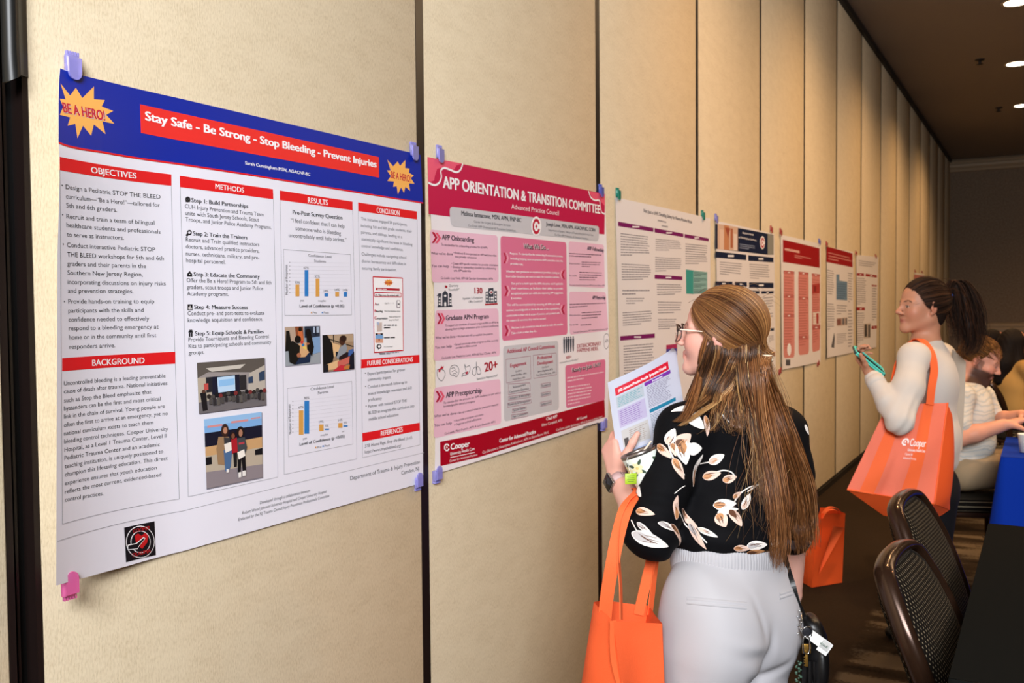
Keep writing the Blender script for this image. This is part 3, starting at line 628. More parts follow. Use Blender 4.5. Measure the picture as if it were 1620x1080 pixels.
sh = [('#a08468', (0, 0, 1, 1)), ('#b59c80', (.2, .02, 1, .22)), ('#2a2118', [(.2, .1), (1, .35), (1, .38), (.2, .13)]), ('#2a2118', (.33, 0, .36, .5)), ('#e0b888', [(.25, .2), (.55, .3), (.5, .6), (.2, .6)]), ('#e0b888', [(.1, .8), (.5, .7), (.5, .95), (.1, .95)]), ('#131313', [(0, 0), (.14, 0), (.3, .25), (.34, .6), (.3, .75), (.1, .8), (0, .8)]), ('#1b1c22', (.0, .8, .16, 1)), ('#26282c', (.4, .47, .5, .6)),
      ('#8f949c', [(.52, .38), (.72, .25), (.78, .4), (.7, .6), (.5, .68), (.42, .64)]), ('#26181a', [(.5, .62), (.75, .5), (.95, .55), (.9, .75), (.5, .7)]), ('#4a2c20', (.62, .17, (.1, .14))), ('#2f1c16', (.66, .12, (.1, .09))), ('#3f62a4', [(.82, .45), (.98, .42), (1, .6), (.8, .62)]), ('#c8685a', [(.45, .75), (.85, .62), (.95, .68), (.9, .8), (.45, .92)]), ('#c4303c', [(.3, .98), (.55, .84), (.8, .9), (.7, 1), (.3, 1)]), ('#161824', [(.85, .62), (1, .5), (1, .98), (.8, .98)]), ('#c07838', [(.65, .9), (.85, .86), (.82, .98), (.65, .98)])]
photo(A, 4, [(752,322),(1280,300),(1290,905),(762,958)], Crop(440, 500, 10.8), sh)
# the little leaflet picture
ci = Crop(580, 430, 7.714); k = 'leaflet_picture'; pts = [(75,58),(435,75),(447,957),(90,983)]
A.poly(k, pts, WHT, 1, None, ci)
for a, b in zip(pts, pts[1:]+pts[:1]): A.line(k, a, b, STRIPE, 2, 0.003, None, ci)
bp_ = []
for i in range(20):
    r_ = (60, 38)[i % 2]; bp_.append((265+r_*math.cos(i*math.pi/10), 130+r_*0.75*math.sin(i*math.pi/10)))
A.poly(k, bp_, ink('#e79a3c'), 2, None, ci); A.text(k, 'BE A HERO!', (222, 142), (310, 146), 24, CRM, 3, 1, None, ci)
A.poly(k, [(110,192),(400,203),(400,230),(110,222)], ink('#b01f2c'), 2, None, ci); A.rows(k, [(125,203),(390,212),(390,224),(125,215)], 1, WHT, 3, 0, .6, 3, None, ci)
for a, b in zip([(95,250),(418,258),(418,305),(95,302)], [(418,258),(418,305),(95,302),(95,250)]): A.line(k, a, b, CRM, 2, 0.0025, None, ci)
A.text(k, '#1. Make sure the scene is safe!', (103, 292), (392, 296), 26, BLK, 3, 1, None, ci)
for t_, p0, p1, cp, mm in (('A', (94,405), (116,405), 34, CRM), ('lert', (118,405), (150,405), 24, BLK), ('Call 9 - 1 - 1', (218,393), (322,392), 20, BLK), ('B', (94,490), (114,490), 34, CRM), ('leeding', (116,490), (192,490), 26, BLK), ('Find the bleeding injury', (216,486), (408,486), 19, BLK), ('C', (92,578), (116,578), 38, CRM), ('ompression', (118,578), (250,576), 28, BLK), ('Apply pressure to', (270,555), (410,552), 19, BLK), ('stop the bleed', (270,595), (385,590), 19, BLK), ("It's a tourniquet!", (210,922), (315,916), 17, BLK)):
    A.text(k, t_, p0, p1, cp, mm, 3, 1 if cp > 22 else 0, None, ci)
A.rows(k, [(208,636),(380,636),(360,692),(208,696)], 2, BLK, 3, 0.1, .4, 4, None, ci); A.rows(k, [(208,792),(430,785),(430,808),(208,812)], 1, BLK, 3, 0.0, .6, 5, None, ci)
A.rounded(k, [(362,345),(408,345),(408,440),(362,440)], 0.004, ink('#9a8f98'), 2, None, ci); A.rounded(k, [(370,350),(400,350),(400,430),(370,430)], 0.004, WHT, 3, None, ci); quad(A, k, 375, 385, 396, 400, BLK, 4, ci)
A.poly(k, [(120,620),(185,615),(185,725),(125,730)], ink('#c9b8b0'), 2, None, ci); A.poly(k, [(118,612),(150,612),(140,660)], ink('#a9b8d8'), 3, None, ci)
quad(A, k, 103, 748, 198, 865, ink('#dba286'), 2, ci); quad(A, k, 103, 760, 198, 815, ink('#7aa8d8'), 3, ci); quad(A, k, 108, 748, 130, 768, BLK, 4, ci); quad(A, k, 165, 748, 190, 768, BLK, 4, ci); disc(A, k, (148, 828), 9, ink('#8a3434'), 4, ci)
disc(A, k, (148, 910), 30, BLK, 2, ci); disc(A, k, (150, 908), 16, WHT, 3, ci); quad(A, k, 138, 930, 143, 952, BLK, 3, ci)
A.rows(k, [(145,985),(405,975),(420,1000),(160,1012)], 2, GRY, 2, 0.1, .5, 6, None, ci)
# crest with an arrow across a ring
k = 'crest'; A.poly(k, [(322,815),(455,787),(461,935),(330,967)], BLK, 1, None, c4)
disc(A, k, (392, 877), 63, WHT, 2, c4, 28, 1.12); disc(A, k, (392, 877), 60, BLK, 3, c4, 28, 1.12)
disc(A, k, (392, 877), 44, WHT, 4, c4, 28, 1.12); disc(A, k, (392, 877), 41, BLK, 5, c4, 28, 1.12)
A.poly(k, [(365,850),(380,840),(395,850),(412,836),(425,850),(420,880),(398,908),(372,885)], ink('#c01c20'), 6, None, c4)
A.poly(k, [(334,890),(372,882),(404,855),(412,862),(385,895),(378,908),(334,912)], WHT, 7, None, c4); A.poly(k, [(336,893),(373,885),(404,859),(408,863),(383,893),(376,905),(336,909)], BLK, 8, None, c4)
A.text(k, 'COOPER', (358, 838), (432, 822), 17, ink('#b01c20'), 6, 1, None, c4); A.text(k, 'TRAUMA', (352, 945), (436, 922), 17, ink('#b01c20'), 6, 1, None, c4)
A.finish()

# ---------------------------------------------------------------- the pink-red poster
def curl_b(u, v):
    e = max(0.0, 1-u/0.16)
    return 0.012*e*e*math.sin(min(max(v, 0), 1)*math.pi)+0.006*math.sin(min(max(u, 0), 1)*math.pi)+0.010*max(0, (u-0.9)/0.1)**2*math.sin(min(max(v, 0), 1)*math.pi)
B = Poster('pink and crimson committee poster between the blue poster and the white purple-barred one', [(676, 248), (957, 307), (962, 664), (687, 752)], curl_b, 0.004)
B.q = [B.at(676, 248), B.at(957, 307), B.at(962, 664), B.at(688, 750)]
B.paper = mat('poster_paper_warm', '#f4eef2', 0.35, 0, 0.45)
bA = Crop(670, 230, 5.4); bB = Crop(670, 350, 4.909); bC = Crop(670, 540, 4.694); bD = Crop(780, 360, 5.4); bE = Crop(780, 520, 4.91)
HDR = ink('#c2164a'); PNK = ink('#eec0d4'); MPK = ink('#de7698'); GBX = ink('#cbc9ce'); ROSE = ink('#ea5a76'); NAVY = ink('#3a3f4c'); DRD = ink('#a8001f')
k = 'title_banner'
B.poly_yz(k, [B.q[0], B.q[1], B.at(*bA((1545, 760))), B.at(*bA((43, 585)))], HDR, 1)
B.poly(k, [(33,98),(120,115),(330,155),(280,170),(262,205),(225,210),(160,188),(115,200),(95,260),(90,300),(37,318)], ROSE, 2, None, bA)
B.poly(k, [(1410,392),(1549,416),(1549,520),(1515,480),(1450,470)], ROSE, 2, None, bA)
for pts in ([(38,318),(90,338),(130,320),(150,270),(145,215),(175,192),(225,208),(280,228),(315,205),(333,155)], [(1408,390),(1425,440),(1460,468),(1500,470),(1508,520),(1520,570),(1547,585)]):
    sp_ = spline([(a, b, 0) for a, b in pts], 4)
    for a, b in zip(sp_, sp_[1:]): B.line(k, a[:2], b[:2], WHT, 3, 0.006, None, bA)
B.text(k, 'APP ORIENTATION & TRANSITION COMMITTEE', (165,360), (1505,583), 104, WHT, 4, 2, 'title_lettering', bA)
B.text(k, 'Advanced Practice Council', (748,540), (1153,597), 44, WHT, 4, 0, 'title_lettering', bA)
k = 'author_box'
B.rounded(k, [(218,520),(1500,690),(1495,818),(232,690)], 0.02, GBX, 2, None, bA)
for t_, a, b, cp, bo in (('Melissa Iannacone, MSN, APN, FNP-BC', (322,597), (832,655), 42, 1), ('Center for Urgent & Emergent Services', (428,658), (740,692), 20, 0), ('Co-Chair APP Orientation & Transition Committee', (380,692), (785,737), 20, 0),
    ('Joseph Lever, MSN, APN, AGACNP-BC, CCRN', (1045,685), (1463,737), 34, 1), ('Department of Surgery, Division of Trauma & Surgical Critical Care', (1065,730), (1447,774), 18, 0), ('Co-Chair APP Orientation & Transition Committee', (1118,770), (1405,805), 18, 0)):
    B.text(k, t_, a, b, cp, BLK if bo else GRY, 3, bo, 'lettering', bA)
def c_logo(p, part, c, rx, ry, m, bg, layer, sc, sub=None):
    """octagonal letter C around a small cross"""
    o = [(c[0]+rx*math.cos(math.pi/8+i*math.pi/4), c[1]+ry*math.sin(math.pi/8+i*math.pi/4)) for i in range(8)]
    i_ = [(c[0]+rx*.62*math.cos(math.pi/8+i*math.pi/4), c[1]+ry*.62*math.sin(math.pi/8+i*math.pi/4)) for i in range(8)]
    for j in range(8):
        if j == 7: continue
        p.poly(part, [o[j], o[(j+1) % 8], i_[(j+1) % 8], i_[j]], m, layer, sub, sc)
    p.poly(part, [(c[0]-rx*.25, c[1]-ry*.09), (c[0]+rx*.25, c[1]-ry*.09), (c[0]+rx*.25, c[1]+ry*.09), (c[0]-rx*.25, c[1]+ry*.09)], m, layer, sub, sc)
    p.poly(part, [(c[0]-rx*.1, c[1]-ry*.24), (c[0]+rx*.1, c[1]-ry*.24), (c[0]+rx*.1, c[1]+ry*.24), (c[0]-rx*.1, c[1]+ry*.24)], m, layer, sub, sc)
disc(B, 'emblem', (960, 690), 44, WHT, 4, bA, 22, 1.9); c_logo(B, 'emblem', (960, 692), 34, 70, ink('#c01538'), WHT, 5, bA)
def panel(n, q, sc, m=PNK, r=0.015, layer=1):
    B.rounded('panel#%d' % n, q, r, m, layer, None, sc)
def ptext(n, sc, items, m=BLK):
    for it in items:
        t_, a, b, cp = it[:4]; bo = it[4] if len(it) > 4 else 0
        B.text('panel#%d' % n, t_, a, b, cp, (it[5] if len(it) > 5 else (m if bo else (m if m is not BLK else ink('#4a3a44')))), 3, bo, 'lettering#p%d' % n, sc)
def chevron(n, x0, y0, x1, y1, sc, m, right=True):
    ym = (y0+y1)/2; a = (x1-x0); w_ = a*0.42
    if right: pts = [(x0, y0), (x0+w_, y0), (x1, ym), (x0+w_, y1), (x0, y1), (x1-w_, ym)]
    else: pts = [(x1, y0), (x1-w_, y0), (x0, ym), (x1-w_, y1), (x1, y1), (x0+w_, ym)]
    chevron.n += 1; B.poly('panel#%d' % n, pts, m, 3, 'chevron#%d' % chevron.n, sc)
chevron.n = 0
panel(1, [(47,63),(575,110),(583,472),(65,475)], bB)
ptext(1, bB, [('APP Onboarding', (142,140), (390,162), 42, 1), ('To standardize the onboarding process for all APPs', (135,188), (495,213), 19), ("What we've done", (57,257), (225,263), 22), ('\u2022 Produced & incorporated an APP welcome video', (232,252), (565,274), 18), ('into provider orientation', (245,281), (410,291), 18),
  ('You can help', (60,355), (195,358), 22), ('\u2022 Create APP specific modules for provider orientation', (215,335), (577,348), 18), ('\u2022 Develop an onboarding checklist by collaborating', (215,362), (560,373), 18), ('with APP leadership', (232,390), (365,393), 18), ('Co-Leads: Lucy Field, APN & Carolyn Kennesbury, APN', (133,447), (536,454), 19)])
chevron(1, 62, 84, 106, 168, bB, ink('#b8143c')); chevron(1, 88, 88, 134, 170, bB, ROSE)
panel(2, [(90,690),(580,675),(593,1045),(78,1085)], bB)
ptext(2, bB, [('Graduate APN Program', (172,768), (504,753), 40, 1), ('To support the transition of masters prepared RNs to APNs by', (168,818), (580,790), 18), ('allowing them to begin orientation prior to board certification', (168,848), (580,816), 18), ("What we've done", (90,915), (245,903), 22), ('\u2022 Worked with HR to establish the position', (253,902), (535,880), 18),
  ('You can help', (87,990), (217,977), 22), ('\u2022 Spread awareness of the program to RNs currently', (235,965), (578,930), 18), ('enrolled in MSN courses', (248,990), (412,970), 18), ('Co-Leads: Lisa Medeiros Lains, APN & Staci Clarke, APN', (138,1070), (560,1025), 19)])
chevron(2, 104, 712, 142, 797, bB, ink('#b8143c')); chevron(2, 128, 712, 166, 797, bB, ROSE)
panel(3, [(75,345),(570,278),(577,610),(75,720)], bC)
ptext(3, bC, [('APP Preceptorship', (165,418), (430,378), 42, 1), ('To standardize the process for APP students to pair with a', (147,465), (570,386), 17), ('knowledgeable clinical preceptor', (147,490), (382,450), 17), ("What we've done", (77,565), (242,540), 21), ('\u2022 Set-up a central email for preceptor requests', (248,540), (553,472), 17),
  ('You can help', (77,633), (207,613), 21), ('\u2022 Assemble preceptor education', (225,597), (443,547), 17), ('\u2022 Organize school affiliations', (225,628), (428,578), 17), ('Co-Leads: Mary Francis, APN & Lara Bowman, APN', (155,693), (530,602), 18)])
chevron(3, 88, 368, 128, 450, bC, ink('#b8143c')); chevron(3, 114, 366, 155, 448, bC, ROSE)
# icons between the panels
k = 'school_icon'; ic = lambda pts, m=NAVY, l=1: B.poly(k, pts, m, l, None, bB)
ic([(145,658),(145,560),(167,535),(190,560),(190,658)]); ic([(112,660),(112,582),(134,580),(134,660)]); ic([(197,657),(197,575),(217,574),(217,656)]); ic([(102,580),(115,560),(137,558),(137,580)]); ic([(196,578),(196,556),(212,556),(222,576)])
ic([(165,520),(167,520),(167,497),(165,497)]); ic([(168,497),(184,500),(184,518),(168,517)], DRD); disc(B, k, (167,578), 9, WHT, 2, bB); B.poly(k, [(160,658),(160,632),(167,624),(175,632),(175,658)], WHT, 2, None, bB)
for x in (117, 202):
    for y in (592, 614, 636): B.poly(k, [(x,y),(x+12,y),(x+12,y+12),(x,y+12)], WHT, 2, None, bB)
B.line(k, (108,662), (222,658), NAVY, 1, 0.004, None, bB)
k = 'hospital_icon'; ic([(503,633),(503,520),(542,516),(545,632)]); ic([(482,634),(482,545),(500,543),(500,634)]); ic([(548,632),(548,541),(569,540),(569,631)])
disc(B, k, (524,550), 14, WHT, 2, bB); quad(B, k, 521, 541, 527, 559, DRD, 3, bB); quad(B, k, 514, 547, 534, 553, DRD, 3, bB)
for x in (485, 553):
    for y in (555, 580, 605): quad(B, k, x, y, x+11, y+13, WHT, 2, bB)
for x in (510, 522, 534):
    for y in (585, 608): quad(B, k, x, y, x+8, y+14, WHT, 2, bB)
B.line(k, (476,646), (575,640), DRD, 1, 0.005, None, bB)
k = 'statistics_text'
for t_, a, b, cp, bo, mm, sc in (('Quarterly', (197,507), (270,507), 19, 0, BLK, bB), ('Townhalls*', (193,541), (278,536), 19, 0, BLK, bB), ('130', (396,560), (455,560), 48, 2, DRD, bB), ('Inpatient & Outpatient', (305,607), (460,600), 19, 0, BLK, bB), ('Office Locations*', (350,633), (460,626), 19, 0, BLK, bB),
    ('20+', (455,225), (548,200), 70, 2, DRD, bC), ('Specialties Represented*', (395,286), (550,258), 17, 0, BLK, bC), ('600+', (567,234), (610,226), 24, 1, DRD, bE), ('Advanced Practice Providers*', (515,271), (662,241), 13, 0, BLK, bE)):
    B.text(k, t_, a, b, cp, mm, 1, bo, None, sc)
def outline(k, pts, sc, m=GRY, w=0.002, closed=True, layer=1):
    sp_ = spline([(a, b, 0) for a, b in pts], 4, closed)
    for a, b in zip(sp_, sp_[1:]+(sp_[:1] if closed else [])): B.line(k, a[:2], b[:2], m, layer, w, None, sc)
outline('heart_icon', [(100,215),(125,205),(155,220),(158,255),(135,292),(105,265)], bC); B.poly('heart_icon', [(110,225),(112,205),(128,195),(132,178),(138,190),(148,180),(146,200),(128,208),(122,228)], ink('#c01538'), 1, None, bC)
outline('brain_icon', [(195,215),(205,185),(235,175),(258,195),(262,230),(245,262),(225,250),(200,245)], bC)
for q_ in ([(205,200),(225,195),(240,210)], [(210,225),(230,215),(250,230)], [(220,240),(235,235),(245,250)]): outline('brain_icon', q_, bC, GRY, 0.0016, False)
outline('stomach_icon', [(305,168),(315,190),(340,180),(345,210),(325,245),(295,250),(285,262),(290,240),(315,225),(308,195)], bC); B.poly('stomach_icon', [(308,232),(330,218),(328,235),(315,246)], ink('#b8143c'), 2, None, bC)
outline('lungs_icon', [(388,190),(370,200),(362,240),(385,248),(390,215)], bC); outline('lungs_icon', [(398,188),(414,195),(425,235),(402,242),(396,212)], bC); B.line('lungs_icon', (392,152), (393,210), GRY, 1, 0.003, None, bC)
# centre panel
panel(4, [(62,70),(625,125),(635,912),(77,968)], bD, MPK)
ptext(4, bD, [('What We Do ...', (262,181), (477,193), 46, 2, ink('#5a2638')), ('What We Do ...', (258,177), (473,189), 46, 1, WHT)])
ptext(4, bD, [(a, b, c, 20, 1) for a, b, c in (
 ('Purpose: To standardize the onboarding & orientation process,', (143,228), (593,252)), ('including helping new-to-practice APPs transition into the', (147,272), (593,293)), ('provider role.', (147,315), (255,323)),
 ('Whether new graduates or experienced providers joining us', (110,382), (565,393)), ('from other locations, we want to make the transition seamless.', (110,425), (565,430)),
 ('Our goal is to build upon the APN education, and if applicable', (152,485), (595,487)), ('their experience, to facilitate their ability to provide', (152,527), (595,527)), ('exceptional patient care while also improving APP engagement', (152,570), (595,565)), ('& retention.', (152,612), (243,610)),
 ('This will be accomplished by ensuring all APPs are well', (113,668), (565,660)), ('trained, knowledgeable in the ins & outs of the organization,', (113,715), (565,697)), ('comfortable in their role & scope of practice, and provided with', (113,760), (565,737)), ('the support & resources they need to succeed.', (113,803), (450,784)),
 ('We have 5 sub-committees that all work to make this possible.', (153,865), (597,832)), ('Take a look at what they do...', (153,910), (375,890)))], WHT)
for x0, y0, x1, y1, rt in ((88,215,122,305,1), (95,495,135,585,1), (97,835,137,925,1), (582,362,612,440,0), (582,658,612,740,0)):
    chevron(4, x0, y0, x1-8 if rt else x1, y1, bD, ink('#b8143c'), rt); (chevron(4, x0+20, y0, x1+10, y1, bD, ink('#f0a9bd'), True) if rt else chevron(4, x0-14, y0, x1-20, y1, bD, ink('#f0a9bd'), False))
# right panels
panel(5, [(645,115),(946,145),(955,515),(648,500)], bD); panel(6, [(650,545),(962,550),(985,880),(655,915)], bD)
ptext(5, bD, [('APP Fellowship', (803,190), (944,208), 34, 1), ('Co-Leads: Dominick Andruchow, APN & Larissa Bailey, APN', (652,497), (952,499), 14), ("What we've done", (648,312), (740,314), 14), ('You can help', (650,415), (712,415), 14)])
ptext(6, bD, [('APP Mentorship', (847,612), (958,612), 34, 1), ('Co-Leads: Dana Jacobs, APN & Brianna McCartney, NP', (683,900), (978,870), 14), ("What we've done", (650,755), (745,750), 14), ('You can help', (650,838), (725,830), 14)])
B.rows('panel#5', [(648,210),(945,225),(945,265),(648,250)], 2, ink('#8a6878'), 3, .15, .38, 11, 'lettering#p5', bD); B.rows('panel#5', [(755,285),(945,292),(945,345),(755,340)], 3, ink('#8a6878'), 3, .3, .36, 12, 'lettering#p5', bD); B.rows('panel#5', [(735,370),(945,378),(945,455),(735,455)], 4, ink('#8a6878'), 3, .3, .36, 13, 'lettering#p5', bD)
B.rows('panel#6', [(652,645),(965,635),(965,670),(652,690)], 2, ink('#8a6878'), 3, .15, .38, 14, 'lettering#p6', bD); B.rows('panel#6', [(755,715),(968,705),(968,770),(755,785)], 3, ink('#8a6878'), 3, .2, .36, 15, 'lettering#p6', bD); B.rows('panel#6', [(745,825),(930,810),(930,830),(745,840)], 1, ink('#8a6878'), 3, .1, .5, 16, 'lettering#p6', bD)
k = 'people_icon'
for i, x in enumerate((607, 627, 645, 664, 684)):
    disc(B, k, (x, 942-i*2), 6, NAVY, 1, bD, 10, 1.3); B.poly(k, [(x-8,952-i*2),(x+8,952-i*2),(x+7,1010),(x+4,1072-i*4),(x-4,1072-i*4),(x-7,1010)], NAVY, 1, None, bD)
B.text('slogan_text', 'EXTRAORDINARY', (718,1030), (922,1003), 36, DRD, 1, 1, None, bD); B.text('slogan_text', 'HAPPENS HERE.', (718,1065), (900,1046), 34, DRD, 1, 1, None, bD)
outline('speech_icon', [(970,905),(990,930),(992,990),(970,1035),(950,1010),(948,930)], bD, GRY); B.text('speech_icon', 'APs', (955,985), (985,975), 30, GRY, 1, 0, None, bD)
# grey committee panel
panel(7, [(78,135),(505,92),(512,625),(85,720)], bE, GBX)
ptext(7, bE, [('Additional AP Council Committees', (107,190), (478,147), 34, 1, ink('#b8143c')), ('Engagement', (132,300), (257,277), 30, 1, ink('#b8143c')), ('Professional', (343,240), (455,224), 28, 1, ink('#b8143c')), ('Development', (343,282), (465,264), 28, 1, ink('#b8143c')),
  ('Co-Chairs', (172,338), (222,328), 15), ('Laura McMillan, APN', (138,370), (258,352), 16), ('Angela Fleury, APN', (150,400), (247,383), 16), ('Co-Chairs', (380,308), (430,297), 15), ('Jenna Baglama, APN', (345,338), (462,320), 16), ('Mary Ellsworth-Clarke, APN', (332,368), (480,345), 16),
  ('Volunteerism', (150,462), (250,440), 20), ('Community Outreach', (125,500), (275,470), 20), ('Inclusion & Belonging', (128,548), (280,518), 20), ('Rewards & Recognition', (117,598), (285,565), 20), ('Social Events', (155,642), (250,620), 20), ('Peer Connection', (150,692), (265,662), 20), ('Research', (376,452), (442,438), 20), ('Education', (375,522), (440,505), 20), ('Symposium', (372,596), (448,576), 20)])
for pts in ([(98,238),(290,210),(293,388),(103,420)], [(310,205),(490,187),(492,355),(315,385)], [(118,428),(285,420),(288,480),(118,510)], [(118,525),(290,505),(290,530),(118,555)], [(112,578),(295,550),(295,575),(112,610)], [(148,625),(258,605),(258,632),(148,652)], [(143,668),(270,650),(270,678),(143,700)], [(370,428),(446,415),(446,445),(370,460)], [(370,498),(446,485),(446,512),(370,530)], [(366,572),(452,555),(452,585),(366,602)]):
    for a, b in zip(pts, pts[1:]+pts[:1]): B.line('panel#7', a, b, ink('#a56a7e'), 2, 0.0015, None, bE)
# join-us panel
panel(8, [(560,285),(873,235),(868,555),(567,617)], bE, MPK)
ptext(8, bE, [('Ready to Join Us???', (615,338), (833,290), 34, 2, ink('#5a2638')), ('Ready to Join Us???', (612,335), (830,287), 34, 1, WHT)])
B.rows('panel#8', [(575,368),(862,325),(862,365),(575,420)], 2, ink('#f3cdd9'), 3, .1, .4, 21, 'lettering#p8', bE); B.rows('panel#8', [(577,440),(768,415),(768,560),(577,600)], 6, ink('#f3cdd9'), 3, .1, .36, 22, 'lettering#p8', bE)
# footer
k = 'footer_band'
B.poly(k, [bC((122,745)), bC((400,690)), bE((865,552)), bE((870,685)), bC((400,862)), bC((125,925))], DRD, 1)
c_logo(B, k, (172, 786), 22, 30, WHT, DRD, 2, bC, 'emblem')
for t_, a, b, cp, bo in (('Cooper', (200,803), (340,778), 46, 2), ('University Health Care', (198,846), (377,805), 24, 1), ('Center for Advanced Practice', (192,896), (398,846), 18, 0)): B.text(k, t_, a, b, cp, WHT, 2, bo, 'lettering', bC)
B.line(k, (197,862), (380,822), WHT, 2, 0.002, 'lettering', bC)
for t_, a, b, cp, bo in (('Center for Advanced Practice', (48,884), (330,810), 32, 2), ('Chief APP', (412,712), (497,690), 26, 1), ('Eileen Campbell, APN', (378,758), (535,717), 22, 0), ('AP Council', (648,712), (727,692), 22, 1), ('Co-Chairs: Ashley Abrahamson, APN & Dr Andrew Webb, PA-C', (490,795), (848,692), 20, 0)): B.text(k, t_, a, b, cp, WHT, 2, bo, 'lettering', bE)
B.text(k, 'Co-Directors: Katarzyna Andruchow, APN & Shaun Rowe, PA-C', bC((437,834)), bE((432,810)), 4.6, WHT, 2, 0, 'lettering')
B.rows('footnote', [(695,760),(862,712),(862,722),(695,770)], 1, BLK, 1, 0, .6, 23, None, bE)
B.finish()

# ---------------------------------------------------------------- the smaller-looking ones further along
def simple(label, c, curl=None): return Poster(label, c, curl or (lambda u, v: 0.006*math.sin(max(0, min(1, u))*math.pi)+0.010*max(0, 1-u/0.15)**2*v), 0.004)
MTX = ink('#9a949a')
# white poster with purple section bars
p = simple('white poster with purple section bars behind the long-haired woman', [(972, 312), (1122.5, 345.5), (1122.5, 626), (977, 670)])
p.paper = mat('poster_paper_cream', '#eee8e8', 0.4, 0, 0.4)
g = Crop(960, 290, 3.6); PUR = ink('#7b1560')
p.text('title_text', 'Not Just a UHF: Detailing Safety for Nuero-Practice Nurse', (210,165), (485,228), 22, ink('#3a3238'), 1, 1, None, g)
p.rows('title_text', [(290,205),(425,235),(425,246),(290,216)], 1, MTX, 1, 0, .8, 31, None, g); p.rows('title_text', [(312,236),(402,254),(402,264),(312,246)], 1, MTX, 1, 0, .8, 32, None, g)
def bars(p, sc, m, lst):
    for i, q in enumerate(lst):
        heading.n += 1; k_ = 'section_heading#%d' % heading.n
        p.poly(k_, q, m, 1, None, sc)
        cx = sum(a[0] for a in q)/4; cy = sum(a[1] for a in q)/4; w_ = (q[1][0]-q[0][0])*0.10; h_ = (q[3][1]-q[0][1])*0.16
        p.poly(k_, [(cx-w_, cy-h_), (cx+w_, cy-h_), (cx+w_, cy+h_), (cx-w_, cy+h_)], WHT, 2, None, sc)
bars(p, g, PUR, [[(64,217),(265,254),(265,276),(64,243)], [(272,255),(436,286),(436,306),(272,279)], [(443,288),(580,313),(580,330),(443,309)], [(272,519),(430,530),(430,551),(272,543)], [(76,870),(273,854),(273,879),(76,895)]])
for i, (q, n) in enumerate((([(78,278),(245,300),(250,415),(80,415)], 9), ([(84,452),(250,462),(254,550),(86,555)], 7), ([(88,600),(255,600),(257,636),(88,640)], 2), ([(110,648),(212,648),(212,688),(110,690)], 3), ([(90,730),(258,720),(262,800),(92,815)], 6), ([(95,920),(268,905),(272,1075),(98,1090)], 11),
    ([(278,312),(425,325),(425,385),(278,385)], 6), ([(276,415),(428,425),(428,500),(276,505)], 7), ([(285,568),(428,572),(430,635),(287,640)], 5), ([(290,668),(428,672),(430,740),(292,745)], 5), ([(292,768),(400,768),(400,830),(294,835)], 5), ([(448,338),(575,352),(575,462),(448,462)], 9))):
    p.rows('text_block#%d' % i, q, n, MTX, 1, .12, .42, 40+i, None, g)
TEAL = ink('#3f9d94'); p.poly('table_graphic', [(450,490),(492,495),(492,630),(452,628)], TEAL, 1, None, g); p.poly('table_graphic', [(492,495),(572,505),(572,625),(492,630)], ink('#8fb8b4'), 1, None, g)
for i in range(4): p.rows('table_graphic', [(495,502+i*33),(570,508+i*31),(570,530+i*31),(495,528+i*33)], 3, ink('#4f7672'), 2, .1, .5, 60+i, None, g)
p.poly('sidebar_graphic', [(338,920),(400,913),(400,938),(338,944)], ink('#b0305e'), 1, None, g); p.poly('sidebar_graphic', [(338,944),(400,938),(400,975),(338,980)], ink('#4a4a9c'), 1, None, g)
p.finish()
# navy poster
p = simple('white poster with navy header bars and a red letter emblem, behind the woman\'s head', [(1131, 349), (1223.8, 370), (1226.5, 591), (1133, 622)])
p.paper = mat('poster_paper_cream', '#eee8e8', 0.4, 0, 0.4)
g = Crop(1120, 330, 4.5); NV = ink('#14213f')
p.poly('title_banner', [(52,108),(425,178),(425,328),(52,285)], NV, 1, None, g)
q = [(68,108),(212,132),(212,300),(68,288)]
photo(p, 11, q, g, [('#d9b8a2', (0, 0, 1, 1)), ('#c98a62', (.3, 0, .55, 1)), ('#e7c9b4', (.1, .2, .3, 1)), ('#b46a48', (.62, .1, .74, .9)), ('#e9d8cc', (.78, .3, .95, 1)), ('#a5543c', [(.35, .1), (.6, .1), (.5, .5)])], False)
for a, b, c_, d, cp in (('Advances in Vascular', (245,178), (325,192), 0, 16), ('and Multi-Disciplinary Care Practice', (218,208), (345,232), 0, 14)): p.text('title_banner', a, b, c_, cp, WHT, 2, 1, 'lettering', g)
p.rows('title_banner', [(225,245),(340,262),(340,300),(225,285)], 3, ink('#9aa6bf'), 2, .2, .4, 71, 'lettering', g)
disc(p, 'emblem', (387, 242), 18, WHT, 2, g, 20, 2.6); c_logo(p, 'emblem', (388, 243), 14, 38, ink('#c01538'), WHT, 3, g)
p.poly('grey_strip', [(425,178),(467,186),(467,328),(425,328)], ink('#8f8f88'), 1, None, g)
bars(p, g, NV, [[(52,303),(272,328),(272,367),(52,347)], [(287,331),(466,348),(466,383),(287,370)], [(52,518),(174,520),(174,548),(52,545)], [(192,520),(277,523),(277,555),(192,552)], [(292,524),(466,527),(466,565),(292,562)], [(300,582),(366,585),(366,605),(300,603)], [(380,586),(467,585),(467,603),(380,605)], [(415,855),(470,848),(470,868),(415,873)]])
for i, (q, n) in enumerate((([(85,372),(245,385),(245,490),(85,470)], 6), ([(295,388),(440,398),(455,510),(300,500)], 7), ([(390,625),(465,620),(465,720),(392,735)], 5), ([(420,740),(465,735),(465,790),(420,795)], 3), ([(435,900),(470,898),(470,950),(435,955)], 4))):
    p.rows('text_block#%d' % i, q, n, MTX, 1, .15, .36, 80+i, None, g)
photo(p, 12, [(435,1020),(478,1015),(478,1050),(435,1055)], g, [('#c79b80', (0, 0, 1, 1)), ('#5a3a2c', (.1, 0, .35, 1)), ('#5a3a2c', (.6, .1, .85, 1))], False)
